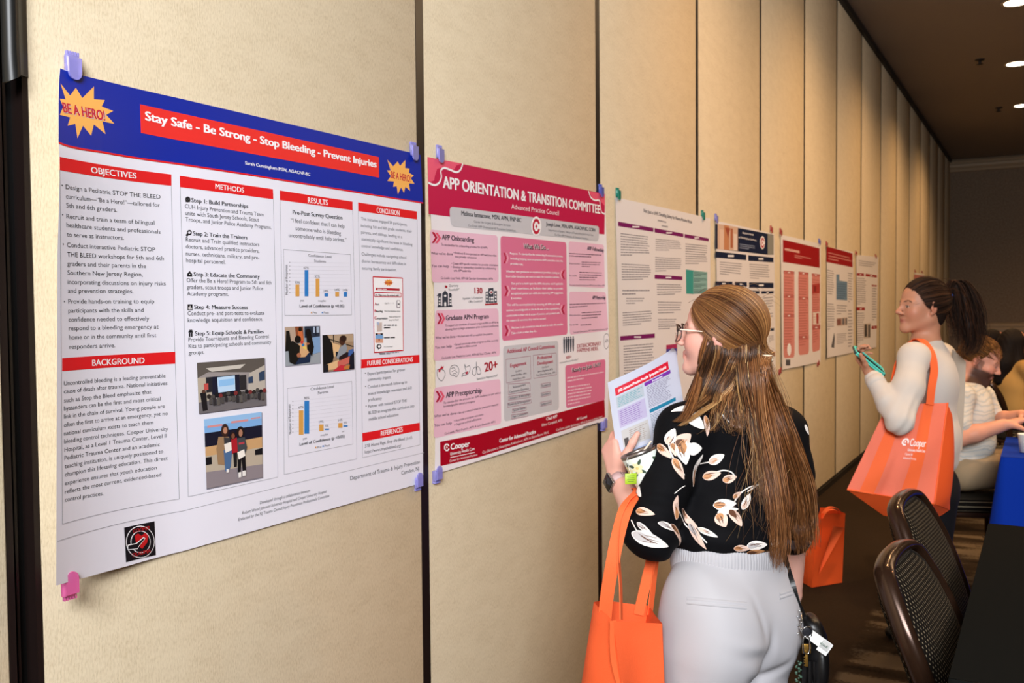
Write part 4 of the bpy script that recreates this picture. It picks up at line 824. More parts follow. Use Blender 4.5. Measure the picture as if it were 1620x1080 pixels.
p.finish()
# red poster, three pink columns
p = simple('white poster with a red header and three pink columns, just right of the woman\'s hair', [(1234, 371), (1297.5, 386), (1297.5, 572), (1234, 585)])
p.paper = mat('poster_paper_cream', '#eee8e8', 0.4, 0, 0.4)
g = Crop(1220, 350, 4.32); RD = ink('#9e141a'); SAL = ink('#d98c84')
p.poly('title_banner', [(80,125),(330,185),(332,318),(80,278)], RD, 1, None, g); p.rows('title_banner', [(92,180),(325,228),(325,248),(92,200)], 1, ink('#e9b8b0'), 2, 0, .8, 91, 'lettering', g); p.rows('title_banner', [(160,225),(275,250),(275,275),(160,250)], 2, ink('#d98d86'), 2, .1, .5, 92, 'lettering', g)
for i, q in enumerate(([(85,335),(158,342),(160,930),(85,935)], [(185,343),(255,350),(258,905),(187,915)], [(278,355),(333,362),(333,880),(280,895)])): p.rounded('pink_column#%d' % i, q, 0.05, SAL, 1, None, g); p.rows('pink_column#%d' % i, [(q[0][0]+4, q[0][1]+35), (q[1][0]-4, q[1][1]+35), (q[2][0]-4, q[2][1]-60), (q[3][0]+4, q[3][1]-60)], 26, ink('#b8625c'), 2, .3, .32, 95+i, 'lettering#%d' % i, g)
bars(p, g, RD, [[(85,336),(158,343),(158,362),(85,358)], [(187,343),(254,350),(254,368),(187,364)], [(278,355),(333,362),(333,378),(278,374)], [(85,503),(158,505),(158,523),(85,522)], [(187,515),(256,518),(256,536),(187,534)], [(85,632),(158,634),(158,656),(85,655)], [(187,782),(258,778),(258,800),(187,804)], [(280,712),(335,708),(335,736),(280,740)]])
photo(p, 13, [(280,430),(333,425),(333,490),(280,495)], g, [('#b23a34', (0, 0, 1, 1)), ('#8a2a26', (.2, .2, .5, .8))], False)
photo(p, 14, [(285,620),(330,618),(330,705),(285,708)], g, [('#e8dcd4', (0, 0, 1, 1)), ('#b03a34', (.5, .1, .85, .9))], False)
disc(p, 'figure', (122, 875), 14, WHT, 3, g, 18, 3.0); quad(p, 'small_logo', 100, 945, 130, 985, GRY, 1, g)
p.finish()
# red header, blue table
p = simple('white poster with a red header and a blue table graphic, third from the far end', [(1307, 390.5), (1349, 398.6), (1349.6, 557), (1305.6, 566)])
p.paper = mat('poster_paper_cream', '#eee8e8', 0.4, 0, 0.4)
p.poly('title_banner', [(378,172),(556,220),(556,315),(378,278)], RD, 1, None, g); p.rows('title_banner', [(390,205),(550,245),(550,300),(390,265)], 3, ink('#d98d86'), 2, .2, .4, 101, 'lettering', g)
p.poly('table_graphic', [(445,362),(466,362),(466,405),(520,412),(520,540),(445,535)], ink('#7390ad'), 1, None, g); p.rows('table_graphic', [(450,420),(516,425),(516,535),(450,530)], 7, ink('#4d6a88'), 2, .1, .35, 102, None, g)
for i, (q, n) in enumerate((([(380,325),(432,335),(432,505),(384,500)], 11), ([(384,555),(434,560),(434,740),(384,745)], 11), ([(525,345),(556,350),(556,560),(525,555)], 12), ([(448,565),(520,570),(520,640),(448,640)], 4), ([(448,765),(520,760),(520,830),(448,840)], 6), ([(525,600),(556,600),(556,860),(525,865)], 12))): p.rows('text_block#%d' % i, q, n, MTX, 1, .2, .36, 105+i, None, g)
photo(p, 15, [(448,662),(520,655),(520,710),(448,715)], g, [('#cbb8ac', (0, 0, 1, 1)), ('#8a5a52', (0, .1, .4, .9)), ('#6d6a70', (.5, .1, .7, .9)), ('#6d6a70', (.8, .1, .97, .9))], False)
p.poly('small_graphic', [(410,860),(430,760),(434,790),(430,865)], GRY, 1, None, g)
p.finish()
# small red bars
p = simple('white poster with small red heading bars, above and beyond the teal phone', [(1353.6, 402.8), (1389, 406.7), (1385.5, 549), (1354, 555)])
p.paper = mat('poster_paper_cream', '#eee8e8', 0.4, 0, 0.4)
p.rows('title_text', [(600,262),(718,280),(718,320),(600,305)], 3, MTX, 1, .15, .4, 121, None, g)
bars(p, g, RD, [[(585,353),(635,356),(635,374),(585,371)], [(645,357),(722,368),(722,384),(645,375)], [(584,586),(640,588),(640,608),(584,608)], [(686,716),(722,712),(722,732),(686,736)], [(688,432),(722,436),(722,446),(688,444)]])
for i, (q, n) in enumerate((([(585,380),(650,385),(650,575),(585,570)], 13), ([(585,620),(640,620),(640,830),(588,835)], 14), ([(690,450),(720,452),(720,680),(690,680)], 13))): p.rows('text_block#%d' % i, q, n, MTX, 1, .2, .36, 125+i, None, g)
photo(p, 16, [(632,700),(680,695),(680,795),(632,800)], g, [('#c8bab0', (0, 0, 1, 1)), ('#4a4644', (.1, .05, .45, .9)), ('#5a5654', (.6, .1, .9, .95))], False)
p.finish()
p = simple('farthest poster, its top just showing over the ponytailed woman\'s head', [(1446, 431), (1462, 433.5), (1462, 516), (1446, 519)])
p.paper = mat('poster_paper_cream', '#eee8e8', 0.4, 0, 0.4)
p.poly('title_banner', [(1446.5, 434), (1461.5, 436), (1461.5, 448), (1446.5, 447)], ink('#c77d78'), 1)
p.finish()

# ---------------------------------------------------------------- translucent clips that hold the posters
def clip_mat(name, col):
    return mat(name, col, 0.12, 0, 0.5, Transmission_Weight=0.5, IOR=1.45, Alpha=1.0)
CLIPM = {'violet': clip_mat('violet_plastic', '#b4aff6'), 'pink': clip_mat('pink_plastic', '#f07ab8'), 'teal': clip_mat('teal_plastic', '#2fa58f'), 'red': clip_mat('red_plastic', '#d8645c'), 'blue': clip_mat('blue_plastic', '#7a82e4')}
def clip(px, py, colr, label, up=True, lift=0.0, r=0.0128):
    q = on_wall(px, py, 0.01+lift); y, z = q[1], q[2]; sg = 1 if up else -1
    root = tag(empty('poster_clip', (0.0, y, z)), label, 'clip', 'coloured plastic clips holding the posters')
    m = CLIPM[colr]; x0 = lift
    # flat base pressed against the fabric, teeth, and a rounded tongue over the paper
    a = MB(); a.rbox((0.0 if lift < 0.01 else lift-0.002, y-r, z-0.002*sg-0.016), (0.009+x0, y+r, z-0.002*sg+0.016), m, 0.004, 3, Matrix.Translation((0, 0, sg*0.014))); a.build('base', root)
    pts = []
    for (dx, k_) in ((0.011+x0, 0), (0.015+x0, 1)):
        row = [(dx, y-r, z+sg*0.022), (dx, y+r, z+sg*0.022)]
        row += [(dx, y+r*math.cos(t_), z-sg*(0.004+r*1.05*math.sin(t_))) for t_ in np.linspace(0, math.pi, 12)]
        pts.append(row)
    b = MB(); n = len(pts[0]); b.add(pts[0]+pts[1], [list(range(n))[::-1], list(range(n, 2*n))]+[(i, (i+1) % n, n+(i+1) % n, n+i) for i in range(n)], m); b.build('tongue', root)
    c = MB()
    for i in range(5): c.box((0.0 if lift < 0.01 else lift, y-r+0.003+i*r*0.42, z+sg*0.026), (0.006+x0, y-r+0.0055+i*r*0.42, z+sg*0.034), m)
    c.build('teeth', root)
for a in ((117, 111, 'violet', 'violet clip at the top left corner of the blue poster', True, 0.012), (656, 244, 'violet', 'violet clip at the top right corner of the blue poster'), (663, 757, 'violet', 'violet clip at the lower right corner of the blue poster', False), (112, 919, 'pink', 'pink clip at the lower left corner of the blue poster', False, 0.052),
          (697, 248, 'violet', 'violet clip at the top left corner of the pink and crimson poster'), (952, 305, 'blue', 'blue clip at the top right corner of the pink and crimson poster'), (694, 746, 'violet', 'violet clip at the lower left corner of the pink and crimson poster', False, 0.006), (957, 668, 'violet', 'violet clip at the lower right corner of the pink poster, beside the hand', False, 0.006),
          (979, 310, 'teal', 'teal clip at the top left corner of the purple-barred poster'), (1113, 343, 'teal', 'teal clip at the top right corner of the purple-barred poster'), (1134, 348, 'violet', 'violet clip at the top left corner of the navy-headed poster'), (1221, 365, 'red', 'red clip at the top right corner of the navy-headed poster'),
          (1236, 369, 'red', 'red clip at the top left corner of the three-column pink poster'), (1297, 384, 'blue', 'dark blue clip at the top right corner of the three-column pink poster'), (1234.5, 585, 'red', 'red clip at the lower left corner of the three-column pink poster', False), (1295, 573, 'red', 'red clip at the lower right corner of the three-column pink poster', False),
          (1308.5, 388, 'red', 'red clip at the top left corner of the poster with the blue table'), (1355, 402, 'red', 'red clip at the top left corner of the poster beyond the teal phone'), (1386, 407, 'red', 'red clip at the top right corner of the poster beyond the teal phone'),
          (1448, 430, 'red', 'red clip on the farthest poster, left one above the ponytailed woman\'s head'), (1459, 431, 'red', 'red clip on the farthest poster, right one above the ponytailed woman\'s head')):
    clip(*a)
# ================================================================== organic surfaces: smooth unions of tapered limbs, meshed with surface nets
def _v(a): return np.array(a, dtype=np.float32)
class Blob:
    def __init__(s, h=0.006): s.h = h; s.ops = []
    # every primitive: function(points)->distance, lower corner, upper corner, blend radius, mode
    def cone(s, a, b, ra, rb, k=0.02, mode='u', flat=None):
        a = _v(a); b = _v(b); ax = b-a; L2 = float(ax@ax)+1e-12
        n, fa = (None, 1) if flat is None else (_v(flat[0])/np.linalg.norm(flat[0]), float(flat[1]))
        def fn(p):
            d = p-a; t = np.clip((d@ax)/L2, 0, 1); q = d-t[:, None]*ax
            if n is not None:
                c = q@n; q = q+(c*(1/fa-1))[:, None]*n
            return (np.sqrt((q*q).sum(1))-(ra+(rb-ra)*t))*min(1.0, fa)
        R = max(ra, rb)*max(1, fa); s.ops.append((fn, np.minimum(a, b)-R, np.maximum(a, b)+R, k, mode)); return s
    def path(s, pts, rs, k=0.02, mode='u', flat=None):
        for i in range(len(pts)-1): s.cone(pts[i], pts[i+1], rs[i], rs[i+1], k, mode, flat)
        return s
    def ell(s, c, r, R=None, k=0.02, mode='u'):        # R: 3x3 whose columns are the ellipsoid axes
        c = _v(c); r = _v(r); R = np.eye(3, dtype=np.float32) if R is None else np.array(R, dtype=np.float32)
        def fn(p):
            q = ((p-c)@R)/r; l = np.sqrt((q*q).sum(1)); g = np.sqrt(((q/r)**2).sum(1))+1e-9
            return l*(l-1)/g
        e = np.abs(R)@r; s.ops.append((fn, c-e, c+e, k, mode)); return s
    def ball(s, c, r, k=0.02, mode='u'): return s.ell(c, (r, r, r), None, k, mode)
    def halfspace(s, c, n, lo, hi, k=0.006):           # cut away the side n points to, inside a box
        c = _v(c); n = _v(n)/np.linalg.norm(n); s.ops.append((lambda p: -((p-c)@n), _v(lo), _v(hi), k, 's_hs')); return s
    def mesh(s, disp=None, iso=0.0):
        h = s.h; pad = 0.03
        us = [o for o in s.ops if o[4] == 'u']
        lo = np.min([o[1] for o in us], 0)-pad; hi = np.max([o[2] for o in us], 0)+pad
        n = np.ceil((hi-lo)/h).astype(int)+1; F = np.full(n, 1.0, dtype=np.float32)
        ax = [lo[i]+h*np.arange(n[i], dtype=np.float32) for i in range(3)]
        for fn, l, u, k, mode in s.ops:
            m = k+3*h+(0.02 if mode == 'u' else 0)
            i0 = np.clip(np.floor((l-m-lo)/h).astype(int), 0, n); i1 = np.clip(np.ceil((u+m-lo)/h).astype(int)+1, 0, n)
            if (i1 <= i0).any(): continue
            sl = tuple(slice(i0[i], i1[i]) for i in range(3))
            X, Y, Z = np.meshgrid(*[ax[i][sl[i]] for i in range(3)], indexing='ij')
            d = fn(np.stack([X.ravel(), Y.ravel(), Z.ravel()], 1)).reshape(X.shape).astype(np.float32); f = F[sl]
            if mode == 'u':
                g = np.maximum(k-np.abs(f-d), 0)/k; F[sl] = np.minimum(f, d)-g*g*k/4
            else:
                d = -d; g = np.maximum(k-np.abs(f-d), 0)/k; F[sl] = np.maximum(f, d)+g*g*k/4
        if disp is not None:
            near = np.abs(F) < 0.04
            idx = np.argwhere(near); p = lo+idx*h
            F[near] -= disp(p.astype(np.float32)).astype(np.float32)
        s.F = F; s.lo = lo
        return surface_nets(F-iso, lo, h)
def surface_nets(F, lo, h):
    S = F < 0
    c = [S[a:F.shape[0]-1+a, b:F.shape[1]-1+b, d:F.shape[2]-1+d] for a in (0, 1) for b in (0, 1) for d in (0, 1)]
    cnt = sum(x.astype(np.int8) for x in c); act = (cnt > 0) & (cnt < 8)
    I = np.argwhere(act); idm = -np.ones(act.shape, dtype=np.int64); idm[act] = np.arange(len(I))
    corner = [(a, b, d) for a in (0, 1) for b in (0, 1) for d in (0, 1)]
    val = [F[I[:, 0]+a, I[:, 1]+b, I[:, 2]+d] for a, b, d in corner]
    acc = np.zeros((len(I), 3)); num = np.zeros(len(I))
    for i in range(8):
        for j in range(i+1, 8):
            df = [corner[j][q]-corner[i][q] for q in range(3)]
            if sum(map(abs, df)) != 1: continue
            va, vb = val[i], val[j]; cr = (va < 0) != (vb < 0)
            t = np.where(cr, va/np.where(cr, va-vb, 1), 0)
            pt = np.array(corner[i])[None]+t[:, None]*np.array(df)[None]
            acc += np.where(cr[:, None], pt, 0); num += cr
    V = lo+h*(I+acc/num[:, None])
    quads = []
    for axis in range(3):
        o1, o2 = [(1, 2), (2, 0), (0, 1)][axis]
        A = np.take(S, range(S.shape[axis]-1), axis); Bx = np.take(S, range(1, S.shape[axis]), axis)
        cr = A != Bx
        E = np.argwhere(cr)
        ok = (E[:, o1] > 0) & (E[:, o2] > 0) & (E[:, o1] < F.shape[o1]-1) & (E[:, o2] < F.shape[o2]-1); E = E[ok]
        d1 = np.zeros(3, int); d1[o1] = 1; d2 = np.zeros(3, int); d2[o2] = 1
        q = [idm[tuple((E-x).T)] for x in (d1+d2, d2, 0*d1, d1)]
        q = np.stack(q, 1); fl = A[tuple(E.T)]
        q = np.where(fl[:, None], q, q[:, ::-1]); quads.append(q)
    return V, np.concatenate(quads)
def relax(V, Q, it=2, lam=0.5):
    for _ in range(it):
        acc = np.zeros_like(V); n = np.zeros(len(V))
        for a in range(4):
            for b in ((a+1) % 4, (a-1) % 4):
                np.add.at(acc, Q[:, a], V[Q[:, b]]); np.add.at(n, Q[:, a], 1)
        V = V+lam*(acc/np.maximum(n, 1)[:, None]-V)
    return V
def mesh_obj(name, V, Q, material, parent=None, color=None, loc=None, smooth=True, face_mats=None):
    me = bpy.data.meshes.new(name)
    me.vertices.add(len(V)); me.vertices.foreach_set('co', np.asarray(V, dtype=np.float32).ravel())
    k = Q.shape[1]; me.loops.add(Q.size); me.loops.foreach_set('vertex_index', Q.astype(np.int32).ravel())
    me.polygons.add(len(Q)); me.polygons.foreach_set('loop_start', np.arange(0, Q.size, k, dtype=np.int32))
    try: me.polygons.foreach_set('loop_total', np.full(len(Q), k, dtype=np.int32))
    except Exception: pass
    me.polygons.foreach_set('use_smooth', np.full(len(Q), smooth))
    for m_ in (material if isinstance(material, list) else [material]): me.materials.append(m_)
    if face_mats is not None: me.polygons.foreach_set('material_index', face_mats.astype(np.int32))
    me.update(calc_edges=True); me.validate()
    if color is not None:
        a = me.color_attributes.new('Col', 'FLOAT_COLOR', 'POINT')
        c = np.ones((len(V), 4), dtype=np.float32); c[:, :3] = color; a.data.foreach_set('color', c.ravel())
    return link_mesh(name, me, parent, loc)
def lrgb(h): return np.array(rgb(h)[:3], dtype=np.float32)
def col_mat(name, rough=0.55, spec=0.4, **kw):
    M = mat(name, '#888888', rough, 0, spec, **kw); t = NT(M)
    if 'colattr' not in t.n:
        a = t.n.new('ShaderNodeVertexColor'); a.layer_name = 'Col'; a.name = 'colattr'; t.l.new(a.outputs[0], t.b.inputs['Base Color'])
    return M
def smooth01(x, a, b):
    t = np.clip((x-a)/(b-a), 0, 1); return t*t*(3-2*t)
def vnoise(p, f, seed=0):                              # cheap smooth noise from sines
    p = np.asarray(p)*f; r = np.random.RandomState(seed); out = np.zeros(len(p))
    for _ in range(6):
        d = r.normal(size=3); d = d/np.linalg.norm(d)*(0.6+r.rand()); out += np.sin(p@d+r.rand()*6.28)
    return out/6
def unit(v): v = np.array(v, float); return v/np.linalg.norm(v)
M_SKIN = col_mat('skin', 0.5, 0.35, Subsurface_Weight=0.12, Subsurface_Scale=0.008)
M_SKIN.node_tree.nodes['Principled BSDF'].inputs['Subsurface Radius'].default_value = (1.0, 0.4, 0.25)

def add_head(B, o, R, s=1.0, fem=True, ears=(1, 1)):
    """head in its own frame: x to the person's right... y forward, z up; R columns = axes in world, o = centre between the ears"""
    R = np.array(R, float); T = lambda p: o+R@(np.array(p, float)*s)
    e = lambda c, r, k=0.02, mode='u', rot=None: B.ell(T(c), np.array(r)*s, R if rot is None else R@rot, k*s, mode)
    cn = lambda a, b, ra, rb, k=0.012, mode='u', flat=None: B.cone(T(a), T(b), ra*s, rb*s, k*s, mode, None if flat is None else (R@np.array(flat[0], float), flat[1]))
    e((0, -0.018, 0.040), (0.072, 0.092, 0.082)); e((0, 0.022, 0.045), (0.064, 0.066, 0.062))
    e((0, 0.030, -0.022), (0.060, 0.058, 0.078), 0.03)
    for sx in (-1, 1):
        cn((sx*0.048, -0.005, -0.050), (sx*0.014, 0.070, -0.090), 0.019, 0.013, 0.035)
        e((sx*0.036, 0.060, -0.024), (0.024, 0.024, 0.026), 0.03)
        cn((sx*0.014, 0.086, 0.020), (sx*0.046, 0.070, 0.022), 0.008, 0.008, 0.014)
    e((0, 0.078, -0.093), (0.017, 0.014, 0.014), 0.02)
    for sx in (-1, 1): e((sx*0.030, 0.094, 0.003), (0.014, 0.012, 0.010), 0.012, 's')
    for sx in (-1, 1):
        e((sx*0.030, 0.0745, 0.003), (0.0125, 0.0125, 0.012), 0.002)
        cn((sx*0.018, 0.086, 0.0075), (sx*0.040, 0.080, 0.0085), 0.0035, 0.003, 0.006); cn((sx*0.020, 0.085, -0.0045), (sx*0.039, 0.080, -0.004), 0.003, 0.0028, 0.006)
    cn((0, 0.088, 0.016), (0, 0.110, -0.020), 0.0075, 0.0095, 0.014); e((0, 0.112, -0.024), (0.0095, 0.010, 0.008), 0.008)
    for sx in (-1, 1): e((sx*0.012, 0.101, -0.028), (0.007, 0.010, 0.007), 0.008)
    for sx in (-1, 1): e((sx*0.006, 0.106, -0.0345), (0.0035, 0.006, 0.003), 0.004, 's')
    cn((-0.016, 0.084, -0.053), (0.016, 0.084, -0.053), 0.006, 0.006, 0.010); cn((-0.007, 0.092, -0.051), (0.007, 0.092, -0.051), 0.0055, 0.0055, 0.007)
    cn((-0.010, 0.089, -0.0645), (0.010, 0.089, -0.0645), 0.0065, 0.0065, 0.008)
    cn((-0.022, 0.086, -0.0582), (0.022, 0.086, -0.0582), 0.0022, 0.0022, 0.004, 's'); cn((0, 0.098, -0.0582), (0, 0.0985, -0.0582), 0.0022, 0.0022, 0.003, 's')
    for sx, on in ((-1, ears[0]), (1, ears[1])):
        if not on: continue
        a = np.array([[math.cos(.35), 0, 0], [0, 1, 0], [0, 0, 1]])
        c_, sn = math.cos(sx*-0.45), math.sin(sx*-0.45); rot = np.array([[c_, -sn, 0], [sn, c_, 0], [0, 0, 1]])
        rt = rot@np.array([[1, 0, 0], [0, math.cos(-.2), -math.sin(-.2)], [0, math.sin(-.2), math.cos(-.2)]])
        e((sx*0.077, -0.010, 0.003), (0.0065, 0.018, 0.031), 0.008, 'u', rt); e((sx*0.084, -0.006, 0.006), (0.006, 0.0105, 0.018), 0.006, 's', rt); e((sx*0.074, -0.001, -0.024), (0.006, 0.009, 0.010), 0.006)
        e((sx*0.080, 0.003, -0.003), (0.004, 0.006, 0.010), 0.005, 'u')
def head_color(V, o, R, s, base, lip='#a8564e', brow=None, blush='#c4685a', beard=None, eye='#3a2a20'):
    q = ((V-o)@np.array(R))/s; n = len(V); C = np.tile(lrgb(base), (n, 1)).astype(np.float64)
    def mix(w, c):
        nonlocal C
        C = C*(1-w[:, None])+w[:, None]*lrgb(c)
    g = lambda c, r: np.exp(-((((q-np.array(c))/np.array(r))**2).sum(1)))
    for sx in (-1, 1): mix(0.45*g((sx*0.045, 0.065, -0.025), (0.02, 0.03, 0.02)), blush); mix(0.35*g((sx*0.08, -0.01, 0), (0.015, 0.03, 0.035)), blush)
    mix(0.35*g((0, 0.112, -0.022), (0.012, 0.015, 0.012)), blush)
    if beard is not None:
        w = smooth01(-q[:, 2], 0.022, 0.040)*smooth01(q[:, 1], -0.03, 0.0)*(q[:, 2] > -0.125)
        w = w*(1-g((0, 0.09, -0.058), (0.016, 0.02, 0.008)))
        w = np.maximum(w, 0.85*smooth01(np.abs(q[:, 0]), 0.055, 0.062)*smooth01(0.02-q[:, 2], 0, 0.01)*(q[:, 1] < 0.03)*(q[:, 1] > -0.01)*(q[:, 2] > -0.06)*0.8)
        w = w*(1-0.9*smooth01(q[:, 1], 0.07, 0.08)*(q[:, 2] > -0.036))
        mix(np.clip(w, 0, 1)*0.92, beard)
    mix(np.clip(1.3*g((0, 0.092, -0.0585), (0.019, 0.016, 0.0075)), 0, 1)*(q[:, 1] > 0.07), lip)
    if brow:
        for sx in (-1, 1):
            zc = 0.0245+0.004*np.clip((np.abs(q[:, 0])-0.015)/0.02, 0, 1)-0.010*np.clip((np.abs(q[:, 0])-0.035)/0.02, 0, 1)
            w = smooth01(0.0034-np.abs(q[:, 2]-zc), 0, 0.0015)*((q[:, 0]*sx) > 0.012)*((q[:, 0]*sx) < 0.050)*(q[:, 1] > 0.05); mix(w*0.9, brow)
    for sx in (-1, 1):
        ey = ((q[:, 0]-sx*0.030)**2/0.0105**2+(q[:, 2]-0.002)**2/0.0045**2) < 1; ey &= (q[:, 1] > 0.07)
        mix(ey*0.8, '#b9aaa2')
        ir = ((q[:, 0]-sx*0.029)**2+(q[:, 2]-0.002)**2 < 0.0052**2) & ey; mix(ir*1.0, eye)
        ln = (np.abs(np.sqrt((q[:, 0]-sx*0.030)**2/0.0115**2+(q[:, 2]-0.002)**2/0.0055**2)-1) < 0.16) & (q[:, 2] > 0.001) & (q[:, 1] > 0.065); mix(ln*0.85, '#241814')
    return C

def add_finger(B, base, d, up, lens, bends, r0, r1, k=0.006):
    """a finger: base joint, starting direction, 'up' = back of the hand side; bends curl it away from up (radians per joint)"""
    d = unit(d); up = unit(np.array(up)-d*np.dot(up, d)); p = np.array(base, float); pts = [p.copy()]; rs = [r0]
    tot = sum(lens); acc = 0
    for L, b in zip(lens, bends):
        d, up = d*math.cos(b)-up*math.sin(b), up*math.cos(b)+d*math.sin(b)
        p = p+d*L; acc += L; pts.append(p.copy()); rs.append(r0+(r1-r0)*acc/tot)
    B.path(pts, rs, k)
    return pts
def add_hand(B, wrist, d, up, side, s=1.0, curls=None, spread=0.10, thumb=None, palm_len=0.088):
    """d: wrist->knuckles, up: back of hand, side: towards the thumb.  curls: four lists of three bends (index..little)"""
    d = unit(d); up = unit(np.array(up)-d*np.dot(up, d)); side = unit(np.cross(up, d))*np.sign(np.dot(np.cross(up, d), side) or 1)
    w = np.array(wrist, float); pts = {}
    curls = curls or [[.25, .35, .25]]*4
    off = [0.030, 0.010, -0.010, -0.028]; kn = [palm_len*.97, palm_len, palm_len*.96, palm_len*.88]
    L = [(.042, .025, .021), (.046, .028, .022), (.043, .026, .021), (.033, .020, .019)]
    for i in range(4):
        kpt = w+(d*kn[i]+side*off[i]*0.92)*s
        B.cone(w+(d*0.012+side*off[i]*0.55)*s, kpt, 0.0145*s, 0.0100*s, 0.014*s)
        dd = d+side*(off[i]/0.03)*spread
        pts[i] = add_finger(B, kpt, dd, up, [l*s for l in L[i]], curls[i], 0.0090*s if i < 3 else 0.0078*s, 0.0068*s if i < 3 else 0.006*s, 0.006*s)
    tb = thumb or dict(d=d*0.55+side*0.75-up*0.35, bends=(.15, .25))
    b0 = w+(d*0.022+side*0.022-up*0.004)*s; t1 = unit(tb['d']); m1 = b0+t1*0.042*s
    B.cone(b0, m1, 0.0165*s, 0.0115*s, 0.016*s)
    axis = tb.get('up', up)
    pts['t'] = add_finger(B, m1, t1, axis, (.032*s, .026*s), tb['bends'], 0.0112*s, 0.0085*s, 0.008*s)
    return pts
# ================================================================== person in the floral blouse
from mathutils.bvhtree import BVHTree
def bvh_of(V, Q): return BVHTree.FromPolygons([tuple(v) for v in V], [tuple(q) for q in Q])
FH = unit([CAM_FW[0], CAM_FW[1], 0]); RH = unit([CAM_R[0], CAM_R[1], 0]); UZ = np.array([0, 0, 1.0])
def frame_from(phi, pitch=0.0):                        # facing the partition side: phi = turn from 'away from camera' towards picture left
    F = FH*math.cos(phi)-RH*math.sin(phi); X = RH*math.cos(phi)+FH*math.sin(phi)      # X = the person's right when phi=0
    F2 = F*math.cos(pitch)+UZ*math.sin(pitch); Z2 = UZ*math.cos(pitch)-F*math.sin(pitch)
    return np.stack([X, F2, Z2], 1)
def ray_hit(bvh, px, py, off=0.0):
    d = Vector(CAM_FW+(px-810)/F_PX*CAM_R-(py-540)/F_PX*CAM_U).normalized()
    h = bvh.ray_cast(Vector(CAM_POS), d)
    if h[0] is None: return None
    n = h[1] if h[1].dot(d) < 0 else -h[1]
    return np.array(h[0]+n*off), np.array(n)
rad = math.radians

HR = frame_from(rad(68), rad(4)); hs = 0.90; ho = P(1140, 531, 2.25)
TR_ = frame_from(rad(27)); XT, FT = TR_[:, 0], TR_[:, 1]
PR_ = frame_from(rad(40)); XP, FP = PR_[:, 0], PR_[:, 1]
chest = P(1158, 715, 2.27); waist = P(1148, 850, 2.23); pelv = P(1150, 985, 2.20)
shL = P(1080, 682, 2.185); shR = P(1238, 684, 2.33)
elL = P(1031, 845, 2.12); wrL = P(978, 757, 2.28)
elR = P(1252, 800, 2.34); wrR = P(1252, 935, 2.43)
neckb = P(1152, 640, 2.26)
ank = [np.array([*(pelv+XP*sx*0.085)[:2], FLOOR_Z+0.075]) for sx in (-1, 1)]
hip = [pelv+XP*sx*0.082-UZ*0.015 for sx in (-1, 1)]
knee = [(hip[i]+ank[i])/2+FP*0.02 for i in (0, 1)]

B = Blob(0.0042)
add_head(B, ho, HR, hs, True, (1, 1))
B.cone(ho+HR@np.array([0, -0.025, -0.05])*hs, neckb, 0.050, 0.056, 0.03)
def E(c, r, R=TR_, k=0.04): B.ell(c, r, R, k)
E(chest, (0.145, 0.088, 0.165)); E(waist, (0.120, 0.085, 0.13), PR_); E(pelv, (0.155, 0.10, 0.115), PR_)
B.cone(neckb-UZ*0.02, shL, 0.045, 0.045, 0.04); B.cone(neckb-UZ*0.02, shR, 0.045, 0.045, 0.04)
for i in (0, 1):
    B.cone(hip[i], knee[i], 0.080, 0.052, 0.04); B.cone(knee[i], ank[i], 0.050, 0.033, 0.03)
    B.cone(ank[i]-UZ*0.045-FP*0.03, ank[i]-UZ*0.05+FP*0.12, 0.028, 0.024, 0.02)
B.path([shL, (shL+elL)/2, elL], [0.046, 0.041, 0.036], 0.02); B.path([elL, elL*0.6+wrL*0.4, wrL], [0.038, 0.038, 0.0255], 0.02, 'u')
B.path([shR, (shR+elR)/2, elR], [0.046, 0.041, 0.036], 0.02); B.path([elR, elR*0.65+wrR*0.35, wrR], [0.037, 0.038, 0.027], 0.02)
# left hand pinching the booklet: fingers behind it, thumb in front
hd = unit(CAM_U*0.90-CAM_R*0.20+CAM_FW*0.34)
hands_up = unit(-CAM_R*0.82-CAM_FW*0.50)
add_hand(B, wrL+hd*0.006, hd, hands_up, -CAM_FW, 0.93, [[.75, .65, .35], [.70, .65, .35], [.70, .7, .4], [.75, .7, .4]], 0.06,
         dict(d=CAM_U*0.84+CAM_R*0.30-CAM_FW*0.50, bends=(.30, .40), up=-CAM_FW-CAM_R*0.3))
# right hand resting in front of the hip
rhd = unit(wrR-elR)+FP*0.3
add_hand(B, wrR, unit(rhd), unit(XP+FP*0.3), FP, 0.93, [[.35, .45, .3]]*4, 0.06)
V, Q = B.mesh(); V = relax(V, Q, 1, 0.4)
C = head_color(V, ho, HR, hs, '#dba695', '#b8645c', '#6b4a34', '#d2706a')
gx = np.exp(-((V-(wrL+hd*0.10))**2).sum(1)/0.05**2)[:, None]; C = C*(1-0.25*gx)+0.25*gx*lrgb('#d98a78')
person1 = mesh_obj('person', V, Q, M_SKIN, None, C, loc=(pelv[0], pelv[1], FLOOR_Z))
tag(person1, 'long-haired person in black floral blouse and white trousers, holding a booklet', 'person')
skin1 = bvh_of(V, Q)

